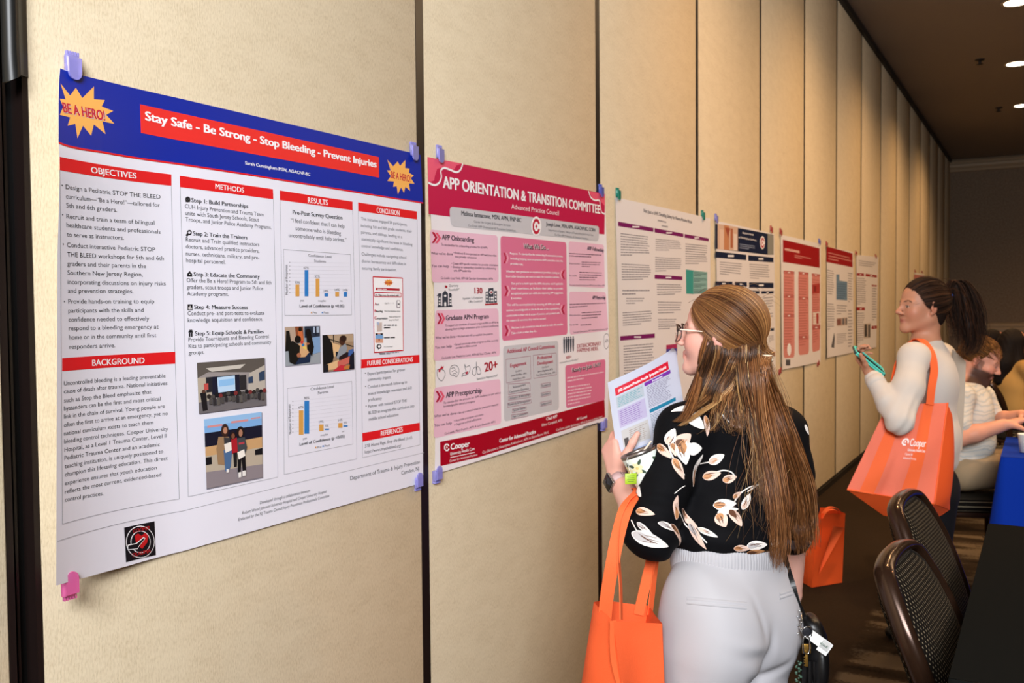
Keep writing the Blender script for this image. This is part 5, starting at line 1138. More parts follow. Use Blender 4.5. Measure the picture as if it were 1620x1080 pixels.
# ---- blouse
Bl = Blob(0.0045)
Bl.ell(chest+UZ*0.005, (0.158, 0.104, 0.165), TR_, 0.05); Bl.ell(chest-UZ*0.10, (0.150, 0.110, 0.14), TR_, 0.05)
Bl.ell(waist+UZ*0.045, (0.145, 0.118, 0.105), frame_from(rad(34)), 0.05); Bl.ell(waist+UZ*0.012, (0.143, 0.118, 0.062), PR_, 0.03)
Bl.cone(neckb-UZ*0.035, shL+UZ*0.004, 0.056, 0.056, 0.05); Bl.cone(neckb-UZ*0.035, shR+UZ*0.004, 0.056, 0.056, 0.05)
Bl.cone(neckb-UZ*0.01, neckb-UZ*0.04, 0.058, 0.07, 0.03)
sl = elL*0.40+wrL*0.60-CAM_U*0.022
Bl.path([shL, shL*.5+elL*.5-CAM_R*.004, elL-CAM_R*0.004+UZ*0.012], [0.057, 0.053, 0.058], 0.03); Bl.cone(elL+UZ*0.000, elL*0.74+wrL*0.26-UZ*0.014, 0.060, 0.052, 0.02); Bl.cone(elL*0.74+wrL*0.26-UZ*0.012, elL*0.58+wrL*0.42-UZ*0.006, 0.052, 0.041, 0.012)
cufR = elR*0.66+wrR*0.34
Bl.path([shR, shR*.5+elR*.5, elR], [0.056, 0.058, 0.060], 0.03); Bl.cone(elR, cufR, 0.060, 0.050, 0.02)
def fold(p):
    a = vnoise(p*np.array([1, 1, .55]), 34, 3)*0.0030+vnoise(p*np.array([1, 1, 1.6]), 60, 4)*0.0012
    for c, r_, d, fr in ((elL, 0.10, unit(elL-shL), 150), (elR, 0.08, unit(elR-shR), 150), (waist+UZ*0.05, 0.16, unit(UZ+CAM_R*0.25), 105)):
        w = np.exp(-((p-c)**2).sum(1)/r_**2); a = a+w*0.0040*np.sin(p@(d*fr)+3*vnoise(p, 22, 7))
    return a
Vb, Qb = Bl.mesh(fold); Vb = relax(Vb, Qb, 1, 0.5)
M_BLOUSE = mat('blouse_cloth', '#08080b', 0.8, 0, 0.12)
blv = bvh_of(Vb, Qb)
FL = MB()
FL.add([tuple(v) for v in Vb], [tuple(q) for q in Qb], M_BLOUSE, True)
PET = {'w': mat('print_white', '#efe8e2', 0.6, 0, 0.3), 'p': mat('print_blush', '#e3c3b3', 0.6, 0, 0.3), 't': mat('print_tan', '#c1885a', 0.6, 0, 0.3), 'b': mat('print_brown', '#5a3520', 0.6, 0, 0.3), 'g': mat('print_grey', '#b9b4b4', 0.6, 0, 0.3)}
def surf_frame(c, n, along):
    n = unit(n); x = unit(np.array(along)-n*np.dot(along, n)); return n, x, np.cross(n, x)
def stick(bv, c, n, x, y, uv, off):
    p = c+x*uv[0]+y*uv[1]
    h = bv.ray_cast(Vector(p+n*0.05), Vector(-n), 0.12)
    if h[0] is None: h = bv.find_nearest(Vector(p))
    return np.array(h[0])+np.array(h[1])*(off if np.dot(np.array(h[1]), n) > 0 else -off)
def petal(mb, bv, c, n, along, L, W, m, off, tip=0.35, n_=18, bend=0.0):
    n, x, y = surf_frame(c, n, along); ring = []
    for k in range(n_):
        a = 2*math.pi*k/n_; u = math.cos(a); v = math.copysign(abs(math.sin(a))**1.35, math.sin(a))*(1-tip*u)
        ring.append((u*L/2, v*W/2*(1-0.25*tip)+bend*u*u*W))
    pts = [stick(bv, c, n, x, y, (0, 0), off)]; fc = []
    for f in (0.36, 0.7, 1.0): pts += [stick(bv, c, n, x, y, (p[0]*f, p[1]*f), off) for p in ring]
    for k in range(n_):
        k2 = (k+1) % n_; fc.append((0, 1+k, 1+k2))
        for j in (0, 1): fc.append((1+j*n_+k, 1+(j+1)*n_+k, 1+(j+1)*n_+k2, 1+j*n_+k2))
    mb.add(pts, fc, m, True)
def print_leaf(bv, px, py, L, W, ang, kind, mb=FL, hit=None, along=None, seed=0):
    """one printed petal: centre under a photo pixel, size in photo pixels, angle in the picture (degrees, clockwise)"""
    h = hit or ray_hit(bv, px, py)
    if h is None: return
    c, n = h; k = np.linalg.norm(c-CAM_POS)/F_PX; a = math.radians(ang)
    al = along if along is not None else CAM_R*math.cos(a)-CAM_U*math.sin(a)
    fs = 1.0/max(0.35, abs(np.dot(n, unit(CAM_POS-c)))) if hit is None else 1.0
    L, W = L*k*min(fs, 1.5), W*k
    rnd = random.Random(int(px*7+py*13+seed))
    petal(mb, bv, c, n, al, L, W, PET[kind[0]], 0.0012)
    nn, x, y = surf_frame(c, n, al)
    if len(kind) > 1:                                  # brushed shade along the petal and fine veins
        petal(mb, bv, c-x*L*0.22, n, al, L*0.5, W*0.62, PET[kind[1]], 0.0016)
        for j in range(6): petal(mb, bv, c+x*L*(rnd.random()*.35-.28)+y*W*(rnd.random()*.5-.25), n, al+y*(rnd.random()-.5)*0.5, L*0.38, W*0.055, PET[kind[2] if len(kind) > 2 else 'b'], 0.0019, 0.2, 8)
def print_stem(bv, pts, w, kind, mb=FL):
    sp_ = spline([(a, b, 0) for a, b in pts], 5); row = []
    for a, b, _ in sp_:
        h = ray_hit(bv, a, b)
        if h is None: continue
        row.append(h)
    for (c0, n0), (c1, n1) in zip(row, row[1:]):
        t = unit(c1-c0+1e-9); s0 = unit(np.cross(n0, t))*w/2
        mb.add([c0-s0+n0*.0007, c0+s0+n0*.0007, c1+s0+n1*.0007, c1-s0+n1*.0007], [(0, 1, 2, 3)], PET[kind], True)
fx = lambda x, y: (960+x/3.6, 600+y/3.6)
for x, y, L, W, a, kd in ((470,165,118,58,172,'wt'), (505,232,100,74,45,'w'), (583,150,62,34,-70,'pt'), (570,262,80,36,95,'ptb'), (612,102,50,20,-8,'w'), (678,168,78,36,12,'ptb'), (738,258,52,38,30,'ptb'),
    (365,325,84,60,-62,'wp'), (325,408,98,44,42,'ptb'), (437,345,92,70,-40,'pbt'), (437,420,110,76,80,'wtb'), (500,395,72,66,0,'w'), (460,385,70,56,20,'w'), (410,508,104,48,68,'ptb'), (383,400,70,34,75,'pt'), (500,512,112,44,-64,'wtb'), (625,452,84,50,-28,'wpt'), (598,545,92,48,-14,'ptb'), (700,565,72,42,-18,'ptb'),
    (820,290,40,42,0,'ptb'), (872,312,60,56,20,'g'), (866,402,76,64,40,'gpb'), (892,472,44,40,0,'g'), (672,712,112,56,-6,'wtb'), (690,748,96,36,-14,'w'), (655,800,72,66,60,'ptb'), (735,785,84,52,60,'pb'), (795,695,80,40,-52,'wp'), (742,658,48,26,-40,'pt'),
    (452,790,118,34,48,'pbt'), (512,890,138,40,50,'pgb'), (575,872,104,30,26,'wp'), (405,880,92,40,30,'pbt'), (770,962,66,36,10,'ptb'), (858,945,92,46,5,'wg'), (850,982,70,34,15,'tb'), (960,930,60,40,10,'w'),
    (215,755,90,46,18,'ptb'), (248,915,190,70,20,'wgb'), (215,850,90,30,30,'wg'), (392,730,76,44,-80,'ptb'), (352,838,80,36,10,'wg'), (128,712,40,24,60,'w'), (182,640,50,40,20,'w'), (185,590,46,40,80,'ptb'), (1140,288,44,30,30,'w'), (1168,345,66,40,20,'w')):
    print_leaf(blv, *fx(x, y), L/3.6*1.12, W/3.6*1.16, a, kd)
for pts, w in (([(345,330),(365,420),(405,490),(442,545)], .0035), ([(530,480),(570,472),(620,468)], .003), ([(640,160),(655,200),(690,235),(722,255)], .004), ([(620,528),(660,518),(705,525),(730,552)], .003), ([(720,705),(760,650),(810,615),(860,600),(905,580)], .003), ([(800,640),(830,620),(858,602)], .003), ([(530,200),(545,150),(575,125)], .006), ([(412,752),(450,830),(520,880),(570,930)], .003), ([(385,650),(420,620),(445,605)], .002), ([(140,800),(165,850),(200,905)], .003)):
    print_stem(blv, [fx(a, b) for a, b in pts], w, 'w')
rnd = random.Random(11)                                # the print goes on over the sides the camera does not see
for k in range(46):
    a = rnd.random()*6.28; z = chest[2]+0.13-0.36*rnd.random(); o_ = chest*np.array([1, 1, 0])+UZ*z
    d = math.cos(a)*FT+math.sin(a)*XT
    if np.dot(d, CAM_POS-o_) > -0.25*np.linalg.norm(CAM_POS-o_): continue
    h = blv.ray_cast(Vector(o_+d*0.4), Vector(-d), 0.6)
    if h[0] is None: continue
    print_leaf(blv, k, k, 40+40*rnd.random(), 20+14*rnd.random(), 0, rnd.choice(['wtb', 'ptb', 'w', 'wp']), FL, (np.array(h[0]), np.array(h[1] if h[1].dot(Vector(d)) > 0 else -h[1])), unit(np.array([rnd.random()-.5, rnd.random()-.5, rnd.random()-.5])), k)
blouse = FL.build('blouse', person1)
# grey cuff of the right sleeve
cf = MB(); ax_ = unit(wrR-elR); sd = unit(np.cross(ax_, UZ)); td = np.cross(ax_, sd)
M_CUFF = mat('cuff_grey', '#56555c', 0.7)
cf.grid([[cufR+ax_*(t_-0.022)+(sd*math.cos(q_)+td*math.sin(q_))*(0.0505+0.0015*math.sin(q_*14)+e_) for q_ in np.linspace(0, 2*math.pi, 48, endpoint=False)] for t_, e_ in ((0.0, 0.004), (0.012, 0.003), (0.026, 0.0005), (0.034, -0.003), (0.034, -0.010))], M_CUFF, True, closed_v=True); cf.build('cuff', blouse)

# ---- trousers
Tr = Blob(0.0048)
Tr.ell(pelv+UZ*0.055, (0.158, 0.112, 0.125), PR_, 0.05); Tr.ell(waist-UZ*0.055, (0.138, 0.108, 0.075), PR_, 0.04)
for i, sx in enumerate((-1, 1)):
    Tr.ell(pelv+XP*sx*0.075-FP*0.052-UZ*0.015, (0.096, 0.080, 0.118), PR_, 0.055)
    Tr.path([hip[i]-UZ*0.03, knee[i], ank[i]-UZ*0.01], [0.104, 0.088, 0.080], 0.03)
Tr.ell(pelv-XP*0.12+UZ*0.01, (0.045, 0.09, 0.14), PR_, 0.05); Tr.ell(pelv+XP*0.12+UZ*0.01, (0.045, 0.09, 0.14), PR_, 0.05)
def tfold(p):
    a = vnoise(p*np.array([1, 1, .45]), 30, 13)*0.0020
    c = pelv-FP*0.10-UZ*0.13; w = np.exp(-((p-c)**2).sum(1)/0.12**2); a = a+w*0.003*np.sin(p@(unit(UZ*0.8+XP*0.6)*85)+2*vnoise(p, 15, 5))
    q = (p-pelv)@PR_; back = smooth01(-q[:, 1], 0.03, 0.07)
    a = a-0.010*np.exp(-(q[:, 0]/0.013)**2)*back*smooth01(-q[:, 2], -0.05, 0.06)
    a = a-0.004*np.exp(-((q[:, 0]+0.02+0.25*(q[:, 2]+0.03))/0.010)**2)*back*np.exp(-((q[:, 2]-0.045)/0.05)**2)
    a = a+0.0045*back*np.exp(-(((q[:, 2]+0.005+0.25*(q[:, 0]+0.07))/0.013)**2))*np.exp(-((q[:, 0]+0.075)/0.05)**2)-0.004*back*np.exp(-(((q[:, 2]+0.032+0.25*(q[:, 0]+0.07))/0.012)**2))*np.exp(-((q[:, 0]+0.07)/0.05)**2)
    a = a-0.008*back*np.exp(-(((q[:, 2]+0.115-0.4*np.abs(q[:, 0]))/0.016)**2))*smooth01(0.10-np.abs(q[:, 0]), 0, 0.05)
    return a
Vt, Qt = Tr.mesh(tfold); Vt = relax(Vt, Qt, 2, 0.5)
M_TROU = mat('white_trousers', '#b2b0b4', 0.75, 0, 0.25); t = NT(M_TROU)
tc = t.add('ShaderNodeTexCoord'); nz = t.add('ShaderNodeTexNoise'); nz.inputs['Scale'].default_value = 700; t.link(tc, 'Object', nz, 'Vector'); bp = t.add('ShaderNodeBump'); bp.inputs['Strength'].default_value = 0.12; bp.inputs['Distance'].default_value = 0.001; t.link(nz, 'Fac', bp, 'Height'); t.link(bp, 0, t.b, 'Normal')
trou = mesh_obj('trousers', Vt, Qt, M_TROU, person1); tbv = bvh_of(Vt, Qt)
wb = MB(); rows = []
wc = waist-UZ*0.045
for j, (dz, e_) in enumerate(((0.045, -0.004), (0.040, 0.002), (0.020, 0.0045), (-0.002, 0.004), (-0.018, 0.003), (-0.024, -0.004))):
    row = []
    for q_ in np.linspace(0, 2*math.pi, 420, endpoint=False):
        d = XP*math.cos(q_)*0.1425+FP*math.sin(q_)*0.1135; rp = 0.0010*math.sin(q_*112+0.6*math.sin(q_*9+j))*(1 if 0 < j < 5 else 0.3)
        row.append(wc+UZ*(dz+0.003*math.sin(q_*11))+d*(1+(e_+rp)/0.125))
    rows.append(row)
wb.grid(rows, M_TROU, True, closed_v=True); wb.build('waistband', trou)
def welt(pts, hgt, name='pocket_welt'):
    w = MB(); rows = []
    for a, b in pts:
        row = []
        for v, o_ in ((-hgt/2-1, -.001), (-hgt/2, .0022), (-hgt/6, .0026), (-0.3, .0004), (0.3, .0004), (hgt/6, .0026), (hgt/2, .0022), (hgt/2+1, -.001)):
            h = ray_hit(tbv, a, b+v, o_); row.append(h[0] if h else P(a, b+v, 2.1))
        rows.append(row)
    w.grid(rows, M_TROU, True); w.build(name, trou)
welt([(1087+94*u, 949.5+8.5*u) for u in np.linspace(0, 1, 24)], 11)
welt([(1233+20*u, 943-7*u) for u in np.linspace(0, 1, 8)], 10)
for i in (0, 1):                                       # flat shoes
    sh_ = Blob(0.005); a = ank[i]; sh_.cone(a-UZ*0.042-FP*0.03, a-UZ*0.048+FP*0.12, 0.034, 0.030, 0.02, 'u'); sh_.halfspace(np.array([0, 0, FLOOR_Z+0.001]), (0, 0, -1), a-0.2, a+0.2)
    v_, q_ = sh_.mesh(); mesh_obj('shoe', v_, q_, mat('tan_shoe', '#8a6a50', 0.6), person1)

# ---- glasses, earring, watch
def HL(p): return ho+HR@(np.array(p, float)*hs)
gl = MB(); M_FR = mat('glasses_frame', '#2a1c1c', 0.25); M_PEARL = mat('glasses_temple', '#e6d6c6', 0.25)
for sx in (-1, 1):
    rim = [HL((sx*(0.034+0.026*math.copysign(abs(math.cos(a))**0.8, math.cos(a))), 0.113-0.010*abs(math.cos(a)), 0.000+0.0215*math.copysign(abs(math.sin(a))**0.85, math.sin(a))+0.003*math.cos(a))) for a in np.linspace(0, 2*math.pi, 30, endpoint=False)]
    gl.tube(rim, 0.0013, M_FR, 6, closed=True)
    top = [HL((sx*(0.034+0.026*math.cos(a)), 0.113-0.010*abs(math.cos(a)), 0.0015+0.0215*math.sin(a))) for a in np.linspace(0.15, 2.6, 14)]
    gl.tube(top, 0.0021, M_FR, 6)
    gl.tube([HL((sx*0.060, 0.104, 0.012)), HL((sx*0.068, 0.095, 0.012))], 0.0032, M_FR, 6)
    gl.tube([HL((sx*0.067, 0.097, 0.012)), HL((sx*0.074, 0.04, 0.011)), HL((sx*0.077, 0.0, 0.012)), HL((sx*0.077, -0.03, -0.004))], [0.002, 0.0018, 0.0016, 0.0014], M_PEARL, 6)
gl.tube([HL((-0.009, 0.114, 0.006)), HL((0, 0.117, 0.009)), HL((0.009, 0.114, 0.006))], 0.0013, M_FR, 6)
glasses = gl.build('glasses', person1)
for sx in (-1, 1):
    ln = MB(); ring_ = [HL((sx*(0.034+0.0255*math.cos(a)), 0.1125-0.010*abs(math.cos(a)), 0.021*math.sin(a)+0.003*math.cos(a))) for a in np.linspace(0, 2*math.pi, 24, endpoint=False)]
    ln.add([HL((sx*0.034, 0.1145, 0))]+ring_, [(0, 1+k, 1+(k+1) % 24) for k in range(24)], mat('lens', '#ffffff', 0.03, 0, 0.5, Transmission_Weight=1.0, IOR=1.02), True); ln.build('lens', glasses)
for sx in (-1, 1):
    er = MB(); er.tube([HL((sx*0.0785, 0.000+0.007*math.cos(a), -0.036+0.008*math.sin(a))) for a in np.linspace(0, 6.28, 14, endpoint=False)], 0.0022, mat('dark_metal', '#4a4248', 0.3, 0.8), 6, closed=True)
    er.build('earring', person1)
wt = MB(); fa = unit(wrL-elL); wp = wrL-fa*0.016; s_ = unit(np.cross(fa, hands_up)); u_ = np.cross(s_, fa)*np.sign(np.dot(np.cross(s_, fa), hands_up))
M_BAND = mat('watch_band', '#c3a3a2', 0.5); M_CASE = mat('watch_case', '#b9b4b0', 0.2, 0.9); M_SCR = mat('watch_glass', '#08080a', 0.08)
rows = [[wp+fa*x_+(s_*math.cos(q_)+u_*math.sin(q_))*(0.0285+e_) for q_ in np.linspace(0, 6.283, 40, endpoint=False)] for x_, e_ in ((-0.011, 0.0), (-0.0105, 0.002), (0.0105, 0.002), (0.011, 0.0))]
wt.grid(rows, M_BAND, True, closed_v=True)
watch = wt.build('watch', person1)
wh = MB()
for i in range(6):
    for j in (-1, 0, 1):
        a = -0.9-0.22*i-(0.11 if j == 0 else 0); c = wp+fa*0.0055*j+(s_*math.cos(a)*np.sign(-np.dot(s_, CAM_FW) or 1)+u_*math.sin(-a)*0.0)*0
        th = math.atan2(np.dot(u_, unit(-CAM_FW+CAM_R*0.5)), np.dot(s_, unit(-CAM_FW+CAM_R*0.5)))+(i-2.5)*0.17
        nrm = s_*math.cos(th)+u_*math.sin(th); c = wp+fa*0.0055*j+nrm*0.0306
        tt = unit(np.cross(fa, nrm)); wh.add([c+(fa*math.cos(b)+tt*math.sin(b))*0.0013 for b in np.linspace(0, 6.283, 8, endpoint=False)], [tuple(range(8))], M_SCR)
wh.build('band_holes', watch)
Mw = Matrix(((s_[0], fa[0], u_[0], wp[0]), (s_[1], fa[1], u_[1], wp[1]), (s_[2], fa[2], u_[2], wp[2]), (0, 0, 0, 1)))
wk = MB(); wk.rbox((-0.017, -0.020, 0.0265), (0.017, 0.020, 0.036), M_CASE, 0.004, 3, Mw); wk.build('watch_case', watch)
wk = MB(); wk.rbox((-0.0155, -0.0185, 0.0345), (0.0155, 0.0185, 0.0372), M_SCR, 0.0013, 2, Mw); wk.build('watch_screen', watch)
# ================================================================== hair: tapered strands laid along guide lines
class Strands:
    def __init__(s, seed=1): s.r = np.random.RandomState(seed); s.V = []; s.F = []; s.C = []; s.n = 0
    def add(s, paths, rad, cols, tip=0.25):            # paths: (m, k, 3); cols (m,3) or (m,k,3)
        paths = np.asarray(paths); m, k, _ = paths.shape
        t = np.gradient(paths, axis=1); t /= np.linalg.norm(t, axis=2, keepdims=True)+1e-9
        ref = s.r.normal(size=(m, 1, 3)); x = np.cross(t, ref); x /= np.linalg.norm(x, axis=2, keepdims=True)+1e-9; y = np.cross(t, x)
        u = np.linspace(0, 1, k)[None, :, None]; R = np.asarray(rad).reshape(-1, 1, 1)*(1-(1-tip)*smooth01(u, 0.55, 1.0))
        ring = [paths+R*(math.cos(a)*x+math.sin(a)*y) for a in (0, 2.094, 4.189)]
        v = np.stack(ring, 2).reshape(-1, 3)           # (m,k,3 verts)
        base = s.n+np.arange(m)[:, None, None]*(k*3)+np.arange(k-1)[None, :, None]*3
        j = np.arange(3)[None, None, :]; j2 = (j+1) % 3
        q = np.stack([base+j, base+j2, base+3+j2, base+3+j], -1).reshape(-1, 4)
        c = np.asarray(cols); c = np.repeat(c[:, None, :], k, 1) if c.ndim == 2 else c
        s.V.append(v); s.F.append(q); s.C.append(np.repeat(c.reshape(-1, 3), 3, 0)); s.n += len(v)
    def arrays(s): return np.concatenate(s.V), np.concatenate(s.F), np.concatenate(s.C)
def pick(r, m, palette, jit=0.12):
    P_ = np.array([lrgb(h) for h, w in palette]); W_ = np.array([w for h, w in palette], float)
    c = P_[r.choice(len(P_), m, p=W_/W_.sum())]; return np.clip(c*(1+jit*r.normal(size=(m, 1))), 0, 1)
def lock(S, guide, n, w0, w1, palette, rad=0.0008, k=22, wave=0.0, side=None, flat=0.45, tip=0.25, ends=0.12, mid=None, toward=None, sj=0.0):
    """n strands around a guide line; w0, w1 = half widths at the root and the tip, spread mostly along 'side'"""
    g = np.array(spline(guide, 8)); d = np.r_[0, np.cumsum(np.linalg.norm(np.diff(g, axis=0), axis=1))]; d /= d[-1]
    r = S.r; a = np.clip(r.normal(size=(n, 1, 1))*0.5, -1.1, 1.1); b = r.normal(size=(n, 1, 1))*flat*0.5
    end = 1-np.abs(r.normal(size=n))*ends; s0 = sj*r.rand(n)[:, None]; u = s0+np.linspace(0, 1, k)[None]*(np.clip(end, .35, 1.05)[:, None]-s0)
    p = np.stack([np.interp(u, d, g[:, i]) for i in range(3)], -1)
    sd = unit(CAM_R if side is None else side); dp = unit(CAM_FW if toward is None else toward)
    uu = u[:, :, None]; W_ = (w0*(1-uu)+w1*uu) if mid is None else (w0*(1-uu)**2+2*mid*uu*(1-uu)+w1*uu**2)
    p = p+a*W_*sd+b*W_*dp
    if wave:
        ph = r.rand(n, 1, 1)*6.28; f = 4+5*r.rand(n, 1, 1)
        p = p+wave*uu*np.sin(ph+uu*f)*sd+wave*0.6*uu*np.cos(ph*1.7+uu*f)*dp
    c = pick(r, n, palette)
    S.add(p, rad*(0.7+0.6*r.rand(n)), c, tip)
M_HAIR = col_mat('hair', 0.36, 0.45)
LB = [('#3a2415', 3), ('#553620', 4), ('#74492a', 4), ('#93653c', 3), ('#b58a58', 1.6), ('#d0ab78', 0.6)]
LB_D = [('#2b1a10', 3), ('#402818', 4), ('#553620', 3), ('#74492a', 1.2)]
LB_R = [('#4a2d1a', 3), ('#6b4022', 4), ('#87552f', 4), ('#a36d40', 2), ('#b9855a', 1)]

# --- the half-up light brown hair of the person in the floral blouse
S1 = Strands(7)
def hp(d, off):                                        # point on the hair cap in a head direction
    d = unit(d); r_ = np.array([0.078, 0.104, 0.094]); c = np.array([0, -0.012, 0.034])
    return c+d/np.linalg.norm(d/(r_+off))
tieL = np.array([0.0, -0.124, -0.040])
TIE = ho+HR@(tieL*hs)
td = unit(tieL-np.array([0, -0.012, 0.034]))
starts = []
r = S1.r
def slerp(a, b, t):
    o_ = math.acos(np.clip(np.dot(a, b), -1, 1)); return (math.sin((1-t)*o_)*a+math.sin(t*o_)*b)/max(math.sin(o_), 1e-6)
paths = []; cols = []
# hairline: temple (low, by the ear) up over the forehead to the parting, both sides
hl = [(0.075, 0.005, 0.002), (0.078, 0.030, 0.015), (0.072, 0.055, 0.040), (0.055, 0.075, 0.070), (0.030, 0.082, 0.092), (0.006, 0.070, 0.110)]
part = [(0.006, 0.070, 0.110), (0.004, 0.04, 0.126), (0.0, 0.0, 0.134)]
NS = 5200
line = spline(hl, 6)+spline(part, 6)
for i in range(NS):
    sx = -1 if r.rand() < 0.66 else 1
    p0 = np.array(line[r.randint(len(line))])*np.array([sx, 1, 1])+r.normal(size=3)*0.004
    d0 = unit(p0-np.array([0, -0.012, 0.034])); layer = r.rand()
    pts = []
    sag = 0.10*r.rand()*sx
    for t_ in np.linspace(0, 1, 18):
        dd = slerp(d0, td, t_); dd = unit(dd+np.array([0, 0, -0.22])*math.sin(t_*math.pi)*(0.4+0.6*layer)*(1 if abs(d0[0]) > 0.2 else .4))
        off = 0.002+0.012*layer*math.sin(min(1, t_*1.6)*math.pi/2)*(1-0.65*t_**3)
        pts.append(ho+HR@(hp(dd, off)*hs))
    pts[-1] = TIE+r.normal(size=3)*0.005
    pts[-2] = pts[-2]*0.6+(TIE+r.normal(size=3)*0.008)*0.4
    paths.append(pts)
band = np.clip(0.5+0.5*vnoise(np.array([p_[6] for p_ in paths]), 95, 12)+0.22*r.normal(size=NS), 0, 1)[:, None]
cols = np.where(band < .5, lrgb('#4e2c18')*(1-band*2)+lrgb('#84552f')*band*2, lrgb('#84552f')*(2-band*2)+lrgb('#b8864f')*(band*2-1))*(1+.1*r.normal(size=(NS, 1)))
S1.add(paths, 0.0006*(0.7+0.6*r.rand(NS)), cols, 0.8)
cap = Blob(0.005)
def Hc(p): return ho+HR@(np.array(p, float)*hs)
cap.ell(Hc((0, -0.018, 0.036)), np.array([0.0785, 0.1000, 0.0930])*hs, HR, 0.02)
cap.ell(Hc((0, -0.060, -0.03)), np.array([0.058, 0.046, 0.05])*hs, HR, 0.03)
cap.cone(Hc((0, -0.045, -0.05)), neckb-FT*0.012+UZ*0.03, 0.058*hs, 0.060*hs, 0.02)
cap.halfspace(Hc((0, 0.052, 0.03)), HR@np.array([0, 1, -0.55]), ho-0.3, ho+0.3)
cap.ell(Hc((-0.085, 0.012, -0.02)), np.array([0.03, 0.024, 0.035])*hs, HR, 0.01, 's')
cap.cone(Hc((0, -0.02, -0.02)), Hc((0, -0.03, -0.03)), 0.01, 0.01, 0.01)
V, Q = cap.mesh(); V = relax(V, Q, 2, 0.5)
capbv = bvh_of(V, Q)
hair_parts = [(V, Q, np.tile(lrgb('#55361f'), (len(V), 1)))]
# --- below the tie and from the nape down the back: guides measured on the photo, laid over the blouse
def over(px, py, lift=0.014, dflt=2.16):
    h = ray_hit(blv, px, py)
    if h is None: return P(px, py, dflt)
    d = unit(h[0]-CAM_POS); return h[0]-d*lift
def guide(pts, lift=0.014, first=None, dflt=2.16):
    g = [over(a, b, lift+(0.012*(1-i/len(pts))), dflt) for i, (a, b) in enumerate(pts)]
    return ([np.array(first)] if first is not None else [])+g
T0 = TIE-FH*0.004
# ponytail gathered in the tie
lock(S1, guide([(1207,590),(1219,640),(1238,700),(1258,770),(1268,840),(1272,880)], 0.030, T0), 330, .010, .020, LB_R, 0.0008, 24, .007, mid=.026, ends=.2)
lock(S1, guide([(1210,585),(1232,640),(1256,700),(1277,765),(1285,830),(1288,868)], 0.030, T0), 230, .008, .014, LB_R, 0.0008, 24, .006, mid=.018, ends=.2)
lock(S1, guide([(1203,595),(1208,650),(1222,720),(1234,790),(1238,850),(1232,905)], 0.026, T0), 330, .009, .014, LB_R, 0.0008, 24, .008, mid=.026, ends=.2)
# hair under the tie, from the nape
def nape(x, y, d=2.30, lift=0.010):
    best = None
    for bv in (skin1, blv, capbv):
        h = ray_hit(bv, x, y)
        if h is not None:
            t_ = np.linalg.norm(h[0]-CAM_POS); best = t_ if best is None else min(best, t_)
    p = P(x, y, d)
    if best is None: return p
    v = unit(p-CAM_POS); return CAM_POS+v*(best-lift)
lock(S1, guide([(1196,600),(1200,660),(1212,730),(1222,800),(1224,870),(1220,900)], 0.018, nape(1190, 546, lift=-.025)), 330, .016, .014, LB_R, 0.0008, 24, .008, mid=.022, ends=.2)
lock(S1, guide([(1176,600),(1186,650),(1196,700),(1202,760),(1206,800)], 0.014, nape(1172, 546, lift=-.025)), 190, .014, .010, LB, 0.0008, 22, .010, ends=.25)
lock(S1, guide([(1225,650),(1250,730),(1262,800),(1262,850)], 0.016, nape(1198, 550, lift=-.025)), 260, .012, .026, LB_R, 0.0009, 24, .008, mid=.024)
# dark underside between ear and tie, rooted under the gathered top layer
for k_ in range(13):
    f_ = k_/12; x0 = 1117+82*f_; x1 = 1084+92*f_; xm = x0+(x1-x0)*0.42
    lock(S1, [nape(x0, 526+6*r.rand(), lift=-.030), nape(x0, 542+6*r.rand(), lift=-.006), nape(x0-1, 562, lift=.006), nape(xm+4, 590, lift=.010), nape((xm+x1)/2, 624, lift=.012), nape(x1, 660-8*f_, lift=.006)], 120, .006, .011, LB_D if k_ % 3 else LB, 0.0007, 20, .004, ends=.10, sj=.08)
lock(S1, [nape(1178, 544, lift=-.025), nape(1160, 572, lift=.012), nape(1152, 592, 2.19), nape(1128, 622, 2.175), nape(1100, 645, 2.155), nape(1070, 668, 2.15)], 170, .012, .008, LB, 0.0008, 18, .003, ends=.05)
lock(S1, [nape(1190, 546, lift=-.025), nape(1174, 580, lift=.014), nape(1163, 604, 2.185), nape(1138, 632, 2.17), nape(1104, 655, 2.15), nape(1076, 674, 2.14)], 110, .006, .007, [('#93653c', 3), ('#b58a58', 3), ('#c9a06c', 2)], 0.0008, 18, .003, ends=.05)
# front lock falling before the ear and over the shoulder
e0 = HL((-0.076, 0.022, 0.008))
lock(S1, [e0, nape(1111, 556, 2.175), nape(1107, 590, 2.17), nape(1099, 622, 2.165), nape(1087, 655, 2.15), nape(1077, 668, 2.16)], 260, .004, .013, LB_R, 0.0006, 20, .002, ends=.05, mid=.010)
lock(S1, [HL((-0.076, 0.006, -0.012)), nape(1119, 564, 2.18), nape(1114, 590, 2.175), nape(1108, 622, 2.17), nape(1098, 652, 2.155)], 120, .006, .012, LB_D, 0.0008, 18, .002, ends=.05)
